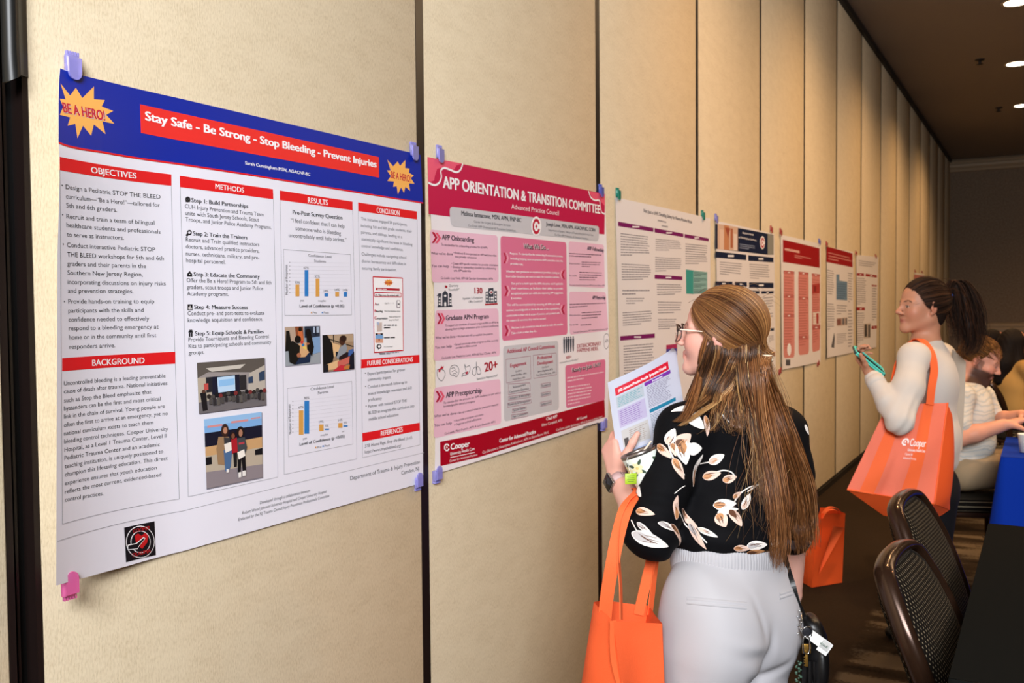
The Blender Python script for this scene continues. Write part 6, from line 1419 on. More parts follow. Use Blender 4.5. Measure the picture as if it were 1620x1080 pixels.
# loose curls at the shoulder blades
for k_ in range(26):
    x0 = 1128+55*r.rand(); g0 = over(x0, 640+14*r.rand(), 0.012); dx = -28+50*r.rand()
    lock(S1, [nape(x0+8, 612, 2.19), g0, over(x0+dx*.5, 664+14*r.rand(), .008), over(x0+dx, 672+18*r.rand(), .006), over(x0+dx*1.2+6, 664+26*r.rand(), .006)], 7, .004, .003, LB, 0.0006, 18, .008, ends=.2)
for k_ in range(60):                                   # fly-away single hairs
    x0 = 1180+70*r.rand(); lock(S1, guide([(x0, 640), (x0+10*r.normal(), 720), (x0+20*r.normal(), 800), (x0+26*r.normal(), 850+50*r.rand())], 0.02, T0), 1, .002, .004, LB, 0.0004, 22, .012)
for k_ in range(30):
    d0 = unit(r.normal(size=3)+np.array([-0.6, 0, 0.6])); p0 = ho+HR@(hp(d0, 0.012)*hs)
    lock(S1, [p0, p0+unit(HR@np.array([0, -1, .3]))*0.025+UZ*0.004, p0+unit(HR@np.array([0, -1, -.2]))*0.055], 1, .001, .003, LB, 0.00035, 8, .002)
V, Q, C = S1.arrays()
# broad dark layer that fills the fall of hair behind the strands
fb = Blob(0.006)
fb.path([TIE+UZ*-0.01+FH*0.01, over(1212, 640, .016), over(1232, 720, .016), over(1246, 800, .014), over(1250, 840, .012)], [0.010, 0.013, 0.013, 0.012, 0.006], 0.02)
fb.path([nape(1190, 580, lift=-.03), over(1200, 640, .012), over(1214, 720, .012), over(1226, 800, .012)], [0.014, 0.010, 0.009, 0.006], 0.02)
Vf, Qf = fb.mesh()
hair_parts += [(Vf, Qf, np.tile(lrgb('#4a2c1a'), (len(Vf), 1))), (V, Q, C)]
def join_parts(ps):
    o_ = 0; Vs, Qs, Cs = [], [], []
    for v, q, c in ps: Vs.append(v); Qs.append(q+o_); Cs.append(c); o_ += len(v)
    return np.concatenate(Vs), np.concatenate(Qs), np.concatenate(Cs)
V, Q, C = join_parts(hair_parts)
hair1 = mesh_obj('hair', V, Q, M_HAIR, person1, C)
ht = MB(); hx = unit(np.cross(unit(TIE-ho), UZ)); M_TIE = mat('cream_hair_tie', '#e2d0b4', 0.6)
ta = unit(np.array(over(1212, 640, .02))-TIE)
hy = unit(np.cross(ta, hx)); hx = np.cross(hy, ta)
for j in range(3):
    ht.tube([TIE+ta*(0.004+0.0048*j)+hx*0.0155*math.cos(a)+hy*0.0125*math.sin(a) for a in np.linspace(0, 6.283, 26, endpoint=False)], 0.0026, M_TIE, 8, closed=True)
ht.build('hair_tie', hair1)
# ================================================================== things the person in the floral blouse carries
# ---- stapled booklet held between thumb and fingers
M_SHEET = mat('booklet_paper', '#b6b8c6', 0.6, 0, 0.3)
bk = [P(968, 608, 2.285), P(1072, 554, 2.325), P(1098, 715, 2.295), P(990, 756, 2.268)]      # TL TR BR BL of the front page
bn = unit(np.cross(bk[1]-bk[0], bk[3]-bk[0]));
if np.dot(bn, CAM_POS-bk[0]) < 0: bn = -bn
def pg(u, v, off=0.0, bend=1.0):                       # bowed page
    p = (bk[0]*(1-u)+bk[1]*u)*(1-v)+(bk[3]*(1-u)+bk[2]*u)*v
    return p+bn*(off+bend*(0.012*math.sin(u*math.pi)-0.006*math.sin(v*math.pi)-0.010*u*u))
booklet = tag(empty('booklet', tuple(pg(0.1, 0.8))), 'printed white booklet held up in the left hand of the long-haired woman', 'booklet')
for i in range(5):
    b = MB(); o_ = -0.0007*i; fx_ = 0.05*i/4
    rows = [[pg(u*1.0+(-0.012*i if u < .01 else 0.006*i*(u > .99)), v-0.010*i*(v < .01)+0.004*i*math.sin(u*3)*(v < .01), o_-0.006*i*(u > 0.9)*(u-0.9)*10) for u in np.linspace(0, 1, 20)] for v in np.linspace(0, 1, 14)]
    b.grid(rows, M_SHEET, True); b.build('page', booklet)
def pq(mb, u0, v0, u1, v1, m, l=1):
    nu = max(1, int((u1-u0)*20)); nv = max(1, int((v1-v0)*14))
    mb.grid([[pg(u0+(u1-u0)*i/nu, v0+(v1-v0)*j/nv, 0.0005*l) for i in range(nu+1)] for j in range(nv+1)], m, True)
def ptxt(mb, s_, u0, v0, u1, h, m, bold=0, l=2):
    v, f = text_mesh(s_, bold); mb.add([pg(u0+(u1-u0)*p[0], v0-h*p[1], 0.0005*l+0.00012*p[2]) for p in v], f, m)
pp = MB()
pq(pp, 0.03, 0.055, 0.84, 0.135, ink('#c0122c')); ptxt(pp, '2025 Advanced Practice Provider Symposium Schedule', 0.07, 0.112, 0.80, 0.032, WHT, 1)
pq(pp, 0.44, 0.145, 0.86, 0.18, ink('#6d2a92')); ptxt(pp, 'Presentations', 0.56, 0.173, 0.72, 0.02, WHT, 1)
pq(pp, 0.03, 0.15, 0.42, 0.27, ink('#a6acb4')); pq(pp, 0.03, 0.29, 0.42, 0.48, ink('#a9a0bc')); pq(pp, 0.04, 0.51, 0.42, 0.70, ink('#aeaaa8')); pq(pp, 0.46, 0.425, 0.88, 0.46, ink('#1f6f8e')); pq(pp, 0.46, 0.68, 0.9, 0.715, ink('#d98a4a'))
pq(pp, 0.06, 0.60, 0.12, 0.69, ink('#2a1a16'), 2); pq(pp, 0.05, 0.74, 0.42, 0.98, ink('#8f9ab6'))
rnd = random.Random(3)
def prow(u0, u1, v0, v1, n, m, h=0.3):
    n = int(n*1.7)
    for i in range(n):
        v = v0+(v1-v0)*(i+.5)/n; u = u0; e = u1-(u1-u0)*rnd.random()*.3
        while u < e: w_ = 0.02+0.05*rnd.random(); pq(pp, u, v, min(u+w_, e), v+(v1-v0)/n*h, m, 2); u += w_+0.012
prow(.46, .86, .19, .41, 9, ink('#6d6378')); prow(.46, .88, .47, .66, 8, ink('#5a6a78')); prow(.05, .4, .16, .26, 4, ink('#3f8d94')); prow(.05, .4, .30, .46, 5, ink('#7d5a9c')); prow(.14, .4, .53, .68, 5, ink('#8a7a70')); prow(.46, .88, .73, .95, 8, ink('#6d7484')); prow(.07, .4, .76, .97, 5, ink('#8494b4'), .15)
pp.build('page_print', booklet)

# ---- floral tumbler with tea-bag tag
cu = unit(CAM_U*0.90-CAM_R*0.36+CAM_FW*0.06); cx = unit(CAM_R*0.92+CAM_U*0.36); cy = np.cross(cu, cx)
ctop = P(1010, 713, 2.17)
def cupM(z): return Matrix(((cx[0], cy[0], cu[0], ctop[0]+cu[0]*z), (cx[1], cy[1], cu[1], ctop[1]+cu[1]*z), (cx[2], cy[2], cu[2], ctop[2]+cu[2]*z), (0, 0, 0, 1)))
tum = tag(empty('tumbler', tuple(ctop-cu*0.14)), 'white rose-patterned tumbler tucked inside the left arm of the long-haired woman', 'tumbler')
M_MUG = mat('mint_enamel', '#e4ece4', 0.2); M_STEEL = mat('brushed_steel', '#8d8480', 0.28, 0.9)
a = MB(); a.lathe([(0.0, -0.140), (0.028, -0.140), (0.031, -0.135), (0.042, -0.02), (0.0435, -0.008)], M_MUG, 40, cupM(0)); a.build('body', tum)
a = MB(); a.lathe([(0.0435, -0.008), (0.0445, -0.006), (0.0445, 0.0), (0.0425, 0.0015), (0.040, -0.002), (0.039, -0.03)], M_STEEL, 40, cupM(0)); a.build('rim', tum)
a = MB(); a.lathe([(0.0, -0.006), (0.039, -0.004)], mat('tea', '#3a2214', 0.1), 40, cupM(0)); a.build('tea_surface', tum)
st = MB(); st.tube([ctop-cx*0.02-cy*0.02-cu*0.02, ctop+cx*0.036-cy*0.0+cu*0.010], 0.0024, mat('spoon_wood', '#d9c9b4', 0.5), 8); st.build('stirrer', tum)
Vc, Qc = [], []
ro = MB(); LEAF = mat('leaf_print', '#3c4f3c', 0.4); CREAM = mat('rose_print', '#e9dcae', 0.4); ROSEP = mat('rose_core', '#d9c47c', 0.4)
def cup_patch(ang, z, L, W, rot, m, off=0.0006):
    n_ = 14; rr = lambda zz: 0.031+(0.0435-0.031)*(zz+0.135)/0.127
    pts = []
    for f in (0.0, 0.5, 1.0):
        for k in range(n_ if f else 1):
            t_ = 2*math.pi*k/n_; u = f*L/2*math.cos(t_); v = f*W/2*math.sin(t_)*(1-.3*math.cos(t_)); a_ = u*math.cos(rot)-v*math.sin(rot); b_ = u*math.sin(rot)+v*math.cos(rot)
            zz = z+b_; R_ = rr(zz)+off; th = ang+a_/R_; pts.append(ctop+(cx*math.cos(th)+cy*math.sin(th))*R_+cu*zz)
    fc = [(0, 1+k, 1+(k+1) % n_) for k in range(n_)]+[(1+k, 1+n_+k, 1+n_+(k+1) % n_, 1+(k+1) % n_) for k in range(n_)]
    ro.add(pts, fc, m, True)
a0 = math.atan2(np.dot(cy, -CAM_FW), np.dot(cx, -CAM_FW))
rnd = random.Random(4)
for k in range(9):
    an = a0+k*0.70-0.5; z = -0.03-0.05*(k % 2)-0.01*rnd.random()
    for j in range(6): cup_patch(an+0.14*math.cos(j*1.05), z+0.007*math.sin(j*1.05), 0.016, 0.011, j*1.05, CREAM, 0.0005+0.0001*j)
    cup_patch(an, z, 0.008, 0.007, 0, ROSEP, 0.0014)
    for j in range(4): t_ = 0.7+j*1.6+rnd.random(); cup_patch(an+0.34*math.cos(t_), z+0.017*math.sin(t_), 0.014, 0.007, t_, LEAF, 0.0009)
ro.build('rose_print', tum)
tg = MB(); tp = P(998, 757, 2.112); M_TAG = mat('green_tag', '#a6c62a', 0.5); tx_ = unit(CAM_R+CAM_U*0.03+CAM_FW*.15); ty_ = unit(CAM_U+CAM_FW*0.05); tn = np.cross(tx_, ty_)
Mt = Matrix(((tx_[0], ty_[0], tn[0], tp[0]), (tx_[1], ty_[1], tn[1], tp[1]), (tx_[2], ty_[2], tn[2], tp[2]), (0, 0, 0, 1)))
tg.rbox((-0.0135, -0.012, -0.0004), (0.0135, 0.012, 0.0004), M_TAG, 0.0003, 1, Mt); tea_tag = tg.build('tea_tag', tum)
tl = MB()
for i, (w_, y_) in enumerate(((.018, .006), (.016, .002), (.018, -.002), (.014, -.006))): tl.box((-w_/2, y_-.0006, .0004), (w_/2, y_+.0006, .0009), mat('tag_ink', '#4a6a1a', 0.6), Mt)
tl.build('tag_print', tea_tag)
sg = MB(); sg.tube(spline([ctop-cy*0.0+cx*(-0.03)+cu*0.001+(-CAM_FW)*0.032, P(992, 730, 2.118), tp+ty_*0.010], 6), 0.0005, mat('string', '#eeeeea', 0.8), 5); sg.build('string', tea_tag)

# ---- orange tote hanging from the left forearm
def tote_mat(name, base, weave=2200):
    M = mat(name, base, 0.72, 0, 0.25); t = NT(M); tc = t.add('ShaderNodeTexCoord'); v = t.add('ShaderNodeTexVoronoi'); v.inputs['Scale'].default_value = 420; t.link(tc, 'Object', v, 'Vector')
    n = t.add('ShaderNodeTexNoise'); n.inputs['Scale'].default_value = 14; n.inputs['Detail'].default_value = 5; t.link(tc, 'Object', n, 'Vector')
    a = t.add('ShaderNodeMath', operation='MULTIPLY_ADD'); a.inputs[1].default_value = 0.25; t.link(v, 'Distance', a, 0); t.link(n, 'Fac', a, 2)
    bp = t.add('ShaderNodeBump'); bp.inputs['Strength'].default_value = 0.35; bp.inputs['Distance'].default_value = 0.004; t.link(a, 0, bp, 'Height'); t.link(bp, 0, t.b, 'Normal'); return M
M_ORG = tote_mat('orange_nonwoven', '#ec5f30'); M_ORG2 = tote_mat('orange_strap', '#f06836')
def sheet(mb, c, m, nu=14, nv=16, bulge=0.0, seed=0, crease=0.004, th=0.0012):
    """cloth panel through four corners (TL TR BR BL) with a little slackness, both faces"""
    a, b, d, e = [np.array(p, float) for p in c]; n = unit(np.cross(b-a, e-a)); f = []
    for j in range(nv+1):
        row = []
        for i in range(nu+1):
            u = i/nu; v = j/nv; p = (a*(1-u)+b*u)*(1-v)+(e*(1-u)+d*u)*v
            w = math.sin(u*math.pi)*math.sin(min(1, v*1.2)*math.pi/1.2 if v < .83 else math.pi*(1-v)/0.34*0.5)
            row.append(p+n*(bulge*math.sin(u*math.pi)*math.sin(v*math.pi)**.5 if 0 < v < 1 else 0)+n*crease*float(vnoise([p*np.array([1, 1, .7])], 26, seed)[0])*(math.sin(u*math.pi)*1.0 if 0 < u < 1 else 0))
        f.append(row)
    mb.grid(f, m, True); mb.grid([[q-n*th for q in r_[::-1]] for r_ in f], m, True)
tote1 = tag(empty('tote_bag', tuple(P(985, 1190, 2.08))), 'orange fabric tote bag hanging from the elbow of the long-haired woman in white trousers', 'bag', 'orange tote bags')
dN, dF = 2.00, 2.16
r0, r1, r2, r3, r4 = P(940, 952, 2.14), P(970, 983, 2.02), P(1047, 986, 2.06), P(1026, 958, 2.19), P(958, 950, 2.19)
b0, b1, b2, b3 = P(902, 1205, 2.15), P(1000, 1235, 1.98), P(1056, 1222, 2.08), P(985, 1195, 2.24)
m_ = MB(); sheet(m_, (r0, r1, b1, b0), M_ORG, 14, 24, -0.022, 3, .014); m_.build('side_gusset', tote1)
m_ = MB(); sheet(m_, (r1, r2, b2, b1), M_ORG, 14, 24, 0.010, 5, .012); m_.build('front_panel', tote1)
m_ = MB(); sheet(m_, (r2, r3, b3, b2), M_ORG, 8, 16, 0.0, 7); m_.build('far_gusset', tote1)
m_ = MB(); sheet(m_, (r3, r4, b3*.6+b0*.4, b3), M_ORG, 10, 16, 0.004, 9); sheet(m_, (r4, r0, b0, b3*.6+b0*.4), M_ORG, 4, 16, 0, 9); m_.build('back_panel', tote1)
m_ = MB(); sheet(m_, (b1, b2, b3, b0), M_ORG, 6, 6, 0, 2); m_.build('base', tote1)
m_ = MB(); m_.ribbon(spline([r1+UZ*0.002, r1*.75+b1*.25+np.array(-CAM_R)*0.008, r1*.45+b1*.55+CAM_R*0.004, b1], 8), CAM_R*0.8+CAM_FW*0.5, 0.016, M_ORG2, 0.002); m_.build('edge_binding', tote1)
hang = elL*0.62+wrL*0.38
over_arm = hang+UZ*0.050
m_ = MB(); m_.ribbon(spline([P(956, 990, 2.10), P(958, 962, 2.09), P(962, 930, 2.08), P(969, 890, 2.075), P(978, 845, 2.085), P(991, 803, 2.10), over_arm-CAM_FW*0.02+UZ*0.004, over_arm+CAM_FW*0.03, hang+CAM_FW*0.06-UZ*0.01], 8), [CAM_R*0.9+CAM_U*0.2]*57, 0.030, M_ORG2, 0.002); m_.build('strap', tote1)
m_ = MB(); m_.ribbon(spline([P(983, 980, 2.04), P(982, 930, 2.06), P(979, 880, 2.08), P(982, 830, 2.095), P(995, 795, 2.112), over_arm+CAM_R*0.012+UZ*0.003], 8), [CAM_FW*0.9+CAM_R*0.3]*41, 0.024, M_ORG2, 0.002); m_.build('strap', tote1)
m_ = MB(); m_.ribbon(spline([P(1010, 972, 2.186), P(1022, 920, 2.185), P(1030, 885, 2.185), P(1032, 850, 2.19), hang+CAM_FW*0.07+CAM_R*0.03], 8), [CAM_R]*33, 0.024, M_ORG2, 0.002); m_.build('strap', tote1)
m_ = MB(); m_.ribbon(spline([P(1028, 972, 2.184), P(1034, 920, 2.19), P(1038, 870, 2.20), hang+CAM_FW*0.08+CAM_R*0.04], 8), [CAM_R*.5+CAM_FW*.6]*25, 0.022, M_ORG2, 0.002); m_.build('strap', tote1)

# ---- black crossbody bag with keys on the right hip
M_LEA = mat('black_leather', '#0d0c0d', 0.38, 0, 0.5)
bag = tag(empty('crossbody_bag', tuple(P(1284, 1120, 2.2))), 'black crossbody bag on the right hip of the long-haired woman', 'bag')
bb = Blob(0.004); c0 = P(1285, 1040, 2.235)
bb.ell(c0, (0.030, 0.085, 0.105), np.stack([unit(CAM_R), unit(CAM_FW), UZ], 1), 0.02); bb.cone(P(1272, 975, 2.20), P(1290, 1010, 2.22), 0.010, 0.022, 0.02)
v_, q_ = bb.mesh(); mesh_obj('pouch', v_, q_, M_LEA, bag)
m_ = MB(); pts = [ray_hit(tbv, a_, b_, 0.004) for a_, b_ in ((1238, 880), (1243, 895), (1248, 912), (1253, 928))]
sp_ = [ray_hit(blv, 1232, 858, 0.006)[0] if ray_hit(blv, 1232, 858) else P(1232, 858, 2.12)]+[h[0] for h in pts if h]+[P(1261, 950, 2.185), P(1269, 968, 2.19), P(1275, 985, 2.195)]
m_.ribbon(spline(sp_, 6), [CAM_R*0.9+CAM_U*0.3]*200, 0.0115, M_LEA, 0.003); m_.build('strap', bag)
for k in range(5):
    m_ = MB(); a_ = P(1274+7*k, 1045, 2.17-0.002*k); b_ = P(1272+8.5*k, 1086+8*math.sin(k*2), 2.17); m_.tube([a_, a_*.5+b_*.5, b_], [0.006, 0.0075, 0.004], M_LEA, 6); m_.build('tassel', bag)
keys = tag(empty('key_ring', tuple(P(1276, 1040, 2.14))), 'ring of keys with silver carabiner clipped to the black crossbody bag', 'keys')
M_CHR = mat('chrome_ring', '#c9c9cc', 0.15, 1.0); M_BRASS = mat('brass_key', '#c79a4c', 0.3, 0.9)
kc = P(1277, 999, 2.135)
m_ = MB(); m_.tube([kc+CAM_R*0.0115*math.cos(a)+CAM_U*0.0115*math.sin(a) for a in np.linspace(0, 6.283, 24, endpoint=False)], 0.0012, M_CHR, 6, closed=True); m_.build('split_ring', keys)
ck = P(1276, 1020, 2.13); m_ = MB(); m_.tube([ck+CAM_R*(0.0075*np.sign(math.cos(a))*abs(math.cos(a))**.6)+CAM_U*0.020*np.sign(math.sin(a))*abs(math.sin(a))**.6 for a in np.linspace(0, 6.283, 28, endpoint=False)], 0.0015, M_CHR, 6, closed=True); m_.build('carabiner', keys)
m_ = MB(); k0 = P(1276, 1025, 2.138); Mk = Matrix(((CAM_R[0], CAM_U[0], -CAM_FW[0], k0[0]), (CAM_R[1], CAM_U[1], -CAM_FW[1], k0[1]), (CAM_R[2], CAM_U[2], -CAM_FW[2], k0[2]), (0, 0, 0, 1)))
m_.rbox((-0.010, -0.012, -0.001), (0.010, 0.010, 0.001), M_BRASS, 0.0009, 2, Mk); m_.rbox((-0.003, -0.042, -0.001), (0.004, -0.010, 0.001), M_BRASS, 0.0008, 2, Mk)
for j in range(4): m_.box((-0.006, -0.040+0.006*j, -0.001), (-0.002, -0.037+0.006*j, 0.001), M_BRASS, Mk)
m_.build('key', keys)
m_ = MB(); m_.rbox((-0.012, -0.004, -0.0015), (0.010, 0.016, 0.0015), mat('dark_key', '#2a2a30', 0.35, 0.4), 0.001, 2, Mk @ Matrix.Translation((0.004, 0.03, -0.004))); m_.build('fob', keys)
m_ = MB(); m_.tube(spline([P(1266, 968, 2.18), P(1268, 980, 2.16), P(1266, 992, 2.15), P(1270, 1000, 2.14)], 5), 0.0022, M_CHR, 6)
for j in range(9): m_.sphere(P(1265+3*math.sin(j*2.1), 966+4.5*j, 2.155), 0.0028, M_CHR, 6, 8)
m_.build('chain', keys)
m_ = MB()
for j in range(16): m_.sphere(P(1263+4*math.sin(j*1.3), 1046+2.2*j, 2.15), 0.0022+0.0006*(j % 3), mat('green_bead', '#3f5a4a', 0.3), 6, 8)
m_.build('beaded_charm', keys)
m_ = MB(); k1 = P(1296, 1015, 2.142); ca, sa = math.cos(-0.62), math.sin(-0.62); X_ = CAM_R*ca+CAM_U*sa; Y_ = -CAM_R*sa+CAM_U*ca
Mc = Matrix(((X_[0], Y_[0], -CAM_FW[0], k1[0]), (X_[1], Y_[1], -CAM_FW[1], k1[1]), (X_[2], Y_[2], -CAM_FW[2], k1[2]), (0, 0, 0, 1)))
m_.rbox((-0.032, -0.010, -0.0006), (0.028, 0.013, 0.0006), mat('white_card', '#f0f0ee', 0.4), 0.0005, 2, Mc); m_.rbox((0.004, -0.018, -0.0006), (0.031, 0.012, 0.0006), mat('white_card'), 0.0005, 2, Mc)
card = m_.build('loyalty_card', keys)
m_ = MB(); v, f = text_mesh('Windi', 1); m_.add([tuple(Mc @ Vector((0.002+0.020*p[0], -0.004+0.007*p[1]+0.002*p[0], 0.0009+0.0001*p[2]))) for p in v], f, mat('card_green', '#3c5a48', 0.6)); m_.build('card_lettering', card)

# ---- orange tote left standing on the floor by the partition
def floor_pt(px, py, h=0.0):
    d = CAM_FW+(px-810)/F_PX*CAM_R-(py-540)/F_PX*CAM_U; return CAM_POS+(h-CAM_POS[2])/d[2]*d
fb0 = floor_pt(1284, 929, FLOOR_Z+0.002); fb1 = floor_pt(1332, 921, FLOOR_Z+0.002); dd = np.linalg.norm(fb0-CAM_POS)
dp = float((fb0-CAM_POS)@CAM_FW)
T = lambda x, y, e=0.0: P(x, y, dp+e)
M_ORG3 = tote_mat('orange_nonwoven_crumpled', '#e85a24')
tote2 = tag(empty('tote_bag', tuple(fb0)), 'crumpled orange tote bag standing on the carpet against the partition', 'bag', 'orange tote bags')
tl_, tr_ = T(1291, 812, .02), T(1337, 812, .10)
m_ = MB(); sheet(m_, (tl_, tr_, fb1, fb0), M_ORG3, 14, 18, 0.01, 21, .016); m_.build('front_panel', tote2)
kb = [p+FH*0.15-RH*0.03 for p in (tl_, tr_, fb1, fb0)]
m_ = MB(); sheet(m_, (kb[1], kb[0], kb[3], kb[2]), M_ORG3, 8, 12, 0, 22, .01); m_.build('back_panel', tote2)
m_ = MB(); sheet(m_, (tr_, kb[1], kb[2], fb1), M_ORG3, 6, 12, -.03, 23, .01); m_.build('side_gusset', tote2)
m_ = MB(); sheet(m_, (kb[0], tl_, fb0, kb[3]), M_ORG3, 6, 12, -.02, 24, .01); m_.build('side_gusset', tote2)
m_ = MB(); sheet(m_, (fb0, fb1, kb[2], kb[3]), M_ORG3, 4, 4, 0, 1, 0); m_.build('base', tote2)
m_ = MB(); sheet(m_, (T(1318, 832, -.015), T(1336, 834, .03), T(1300, 900, -.03), T(1294, 912, -.03)), M_ORG2, 8, 12, 0.02, 25, .008); m_.build('folded_flap', tote2)
m_ = MB(); m_.ribbon(spline([T(1300, 820, .03), T(1308, 808, .04), T(1320, 806, .06), T(1330, 812, .08)], 6), [CAM_FW]*30, 0.03, M_ORG2, 0.002); m_.build('strap', tote2)
m_ = MB(); m_.ribbon(spline([T(1297, 818, .12), T(1310, 803, .14), T(1324, 804, .17), T(1332, 814, .2)], 6), [CAM_FW]*30, 0.03, M_ORG2, 0.002); m_.build('strap', tote2)
# ================================================================== person with the high ponytail
HR2 = frame_from(rad(97), rad(3)); hs2 = 0.98; ho2 = P(1459, 487, 4.0)
T2 = frame_from(rad(72)); X2, F2 = T2[:, 0], T2[:, 1]
ch2 = P(1472, 610, 4.02); wa2 = P(1476, 700, 4.0); pe2 = P(1474, 770, 4.06); nk2 = P(1464, 543, 4.01)
sh2L = P(1446, 566, 3.87); sh2R = P(1488, 566, 4.18); el2L = P(1424, 666, 3.73); wr2L = P(1379, 594, 3.88)
el2R = P(1470, 670, 4.25); wr2R = P(1455, 700, 4.16)
hip2 = [pe2+X2*sx*0.085-UZ*0.03 for sx in (-1, 1)]; ank2 = [np.array([*(pe2+X2*sx*0.09+F2*(0.02 if sx > 0 else -0.02))[:2], FLOOR_Z+0.08]) for sx in (-1, 1)]
kn2 = [(hip2[i]+ank2[i])/2+F2*0.02 for i in (0, 1)]
B = Blob(0.0048)
add_head(B, ho2, HR2, hs2)
B.cone(ho2+HR2@np.array([0, -0.03, -0.05])*hs2, nk2, 0.050, 0.056, 0.03)
B.ell(ch2, (0.145, 0.095, 0.17), T2, .04); B.ell(wa2, (0.125, 0.088, 0.13), T2, .04); B.ell(pe2, (0.138, 0.105, 0.11), T2, .04)
for s_ in (sh2L, sh2R): B.cone(nk2-UZ*0.02, s_, 0.05, 0.046, 0.04)
B.path([sh2L, el2L], [0.046, 0.036], 0.02); B.path([el2L, el2L*.6+wr2L*.4, wr2L], [0.037, 0.037, 0.0255], 0.02)
B.path([sh2R, el2R, wr2R], [0.046, 0.036, 0.026], 0.02)
for i in (0, 1): B.path([hip2[i], kn2[i], ank2[i]], [0.082, 0.055, 0.035], 0.03)
ph_L = unit(CAM_R*0.79-CAM_U*0.61+CAM_FW*0.05); ph_W = unit(CAM_FW*0.90+CAM_U*0.34+CAM_R*0.20); ph_W = unit(ph_W-ph_L*np.dot(ph_W, ph_L)); ph_N = np.cross(ph_L, ph_W); ph_N = ph_N*np.sign(np.dot(ph_N, CAM_U))
ph_c = P(1374.5, 570.5, 3.90)
hd2 = unit(P(1365, 575, 3.915)-wr2L)
add_hand(B, wr2L+hd2*.004, hd2, -ph_N, -CAM_FW, 0.92, [[.55, .95, .8], [.6, .95, .8], [.65, .95, .8], [.7, .95, .8]], .04, dict(d=-ph_L*.72+ph_N*.25-CAM_FW*.50, bends=(.15, .25), up=-CAM_FW))
add_hand(B, wr2R, unit(wr2R-el2R), -X2, UZ, 0.95, [[.35, .4, .3]]*4)
V, Q = B.mesh(); V = relax(V, Q, 1, 0.4)
C = head_color(V, ho2, HR2, hs2, '#b98266', '#94483e', '#2a1810', '#b8604c', None, '#20140e')
person2 = mesh_obj('person', V, Q, M_SKIN, None, C, loc=(pe2[0], pe2[1], FLOOR_Z))
tag(person2, 'person with a dark ponytail in a white sweater, holding up a phone', 'person')
# sweater
S = Blob(0.0055)
S.ell(ch2, (0.160, 0.112, 0.18), T2, .05); S.ell(wa2+UZ*.02, (0.152, 0.112, 0.16), T2, .05); S.ell(wa2-UZ*.075+CAM_FW*.03, (0.142, 0.110, 0.075), T2, .03)
for s_ in (sh2L, sh2R): S.cone(nk2-UZ*0.04, s_, 0.058, 0.060, 0.05)
S.cone(nk2-UZ*.008, nk2-UZ*.03, 0.060, 0.068, .03)
S.path([sh2L, sh2L*.5+el2L*.5, el2L], [0.060, 0.060, 0.052], .03); S.path([el2L, el2L*.6+wr2L*.4, el2L*.07+wr2L*.93], [0.052, 0.047, 0.035], .02)
S.path([sh2R, el2R, el2R*.15+wr2R*.85], [0.060, 0.050, 0.036], .03)
def fold2(p):
    a = vnoise(p*np.array([1, 1, .5]), 30, 23)*0.003; w = np.exp(-((p-el2L)**2).sum(1)/0.11**2)
    return a+w*0.0035*np.sin(p@(unit(UZ*.5-CAM_R*.8)*140)+3*vnoise(p, 20, 4))
v_, q_ = S.mesh(fold2); v_ = relax(v_, q_, 2, .5); M_SWE = mat('white_sweater', '#c9c0b7', 0.85, 0, 0.2, Sheen_Weight=0.15)
sweater = mesh_obj('sweater', v_, q_, M_SWE, person2)
cf = MB(); a_ = unit(wr2L-el2L); sd = unit(np.cross(a_, UZ)); td_ = np.cross(a_, sd); cc_ = el2L*.1+wr2L*.9
cf.grid([[cc_+a_*x_+(sd*math.cos(q)+td_*math.sin(q))*(0.0365+e_+.0006*math.sin(q*40)) for q in np.linspace(0, 6.283, 90, endpoint=False)] for x_, e_ in ((-.03, -.001), (-.028, .002), (.008, .001), (.010, -.006))], M_SWE, True, closed_v=True); cf.build('cuff', sweater)
# looser panel of knit hanging at the back
bp_ = MB(); M_KNIT = mat('pale_knit_panel', '#b9ad9e', 0.9, 0, 0.15)
sheet_c = [P(1506, 552, 4.06), P(1527, 572, 4.12), P(1521, 712, 4.10), P(1500, 714, 4.02)]
sheet(bp_, sheet_c, M_KNIT, 8, 18, 0.012, 31, .005, .004); bp_.build('back_panel', sweater)
# black trousers and shoes
S = Blob(0.006); S.ell(pe2, (0.145, 0.112, 0.12), T2, .04)
for i in (0, 1): S.path([hip2[i], kn2[i], ank2[i]], [0.095, 0.068, 0.055], .03)
v_, q_ = S.mesh(); mesh_obj('trousers', v_, q_, mat('black_trousers', '#0c0d12', 0.8, 0, 0.2), person2)
for i in (0, 1):
    S = Blob(.006); a_ = ank2[i]; S.cone(a_-UZ*.045-F2*.03, a_-UZ*.05+F2*.13, .035, .030, .02); S.halfspace(np.array([0, 0, FLOOR_Z+.001]), (0, 0, -1), a_-.3, a_+.3); v_, q_ = S.mesh(); mesh_obj('shoe', v_, q_, mat('black_shoe', '#101010', 0.4), person2)
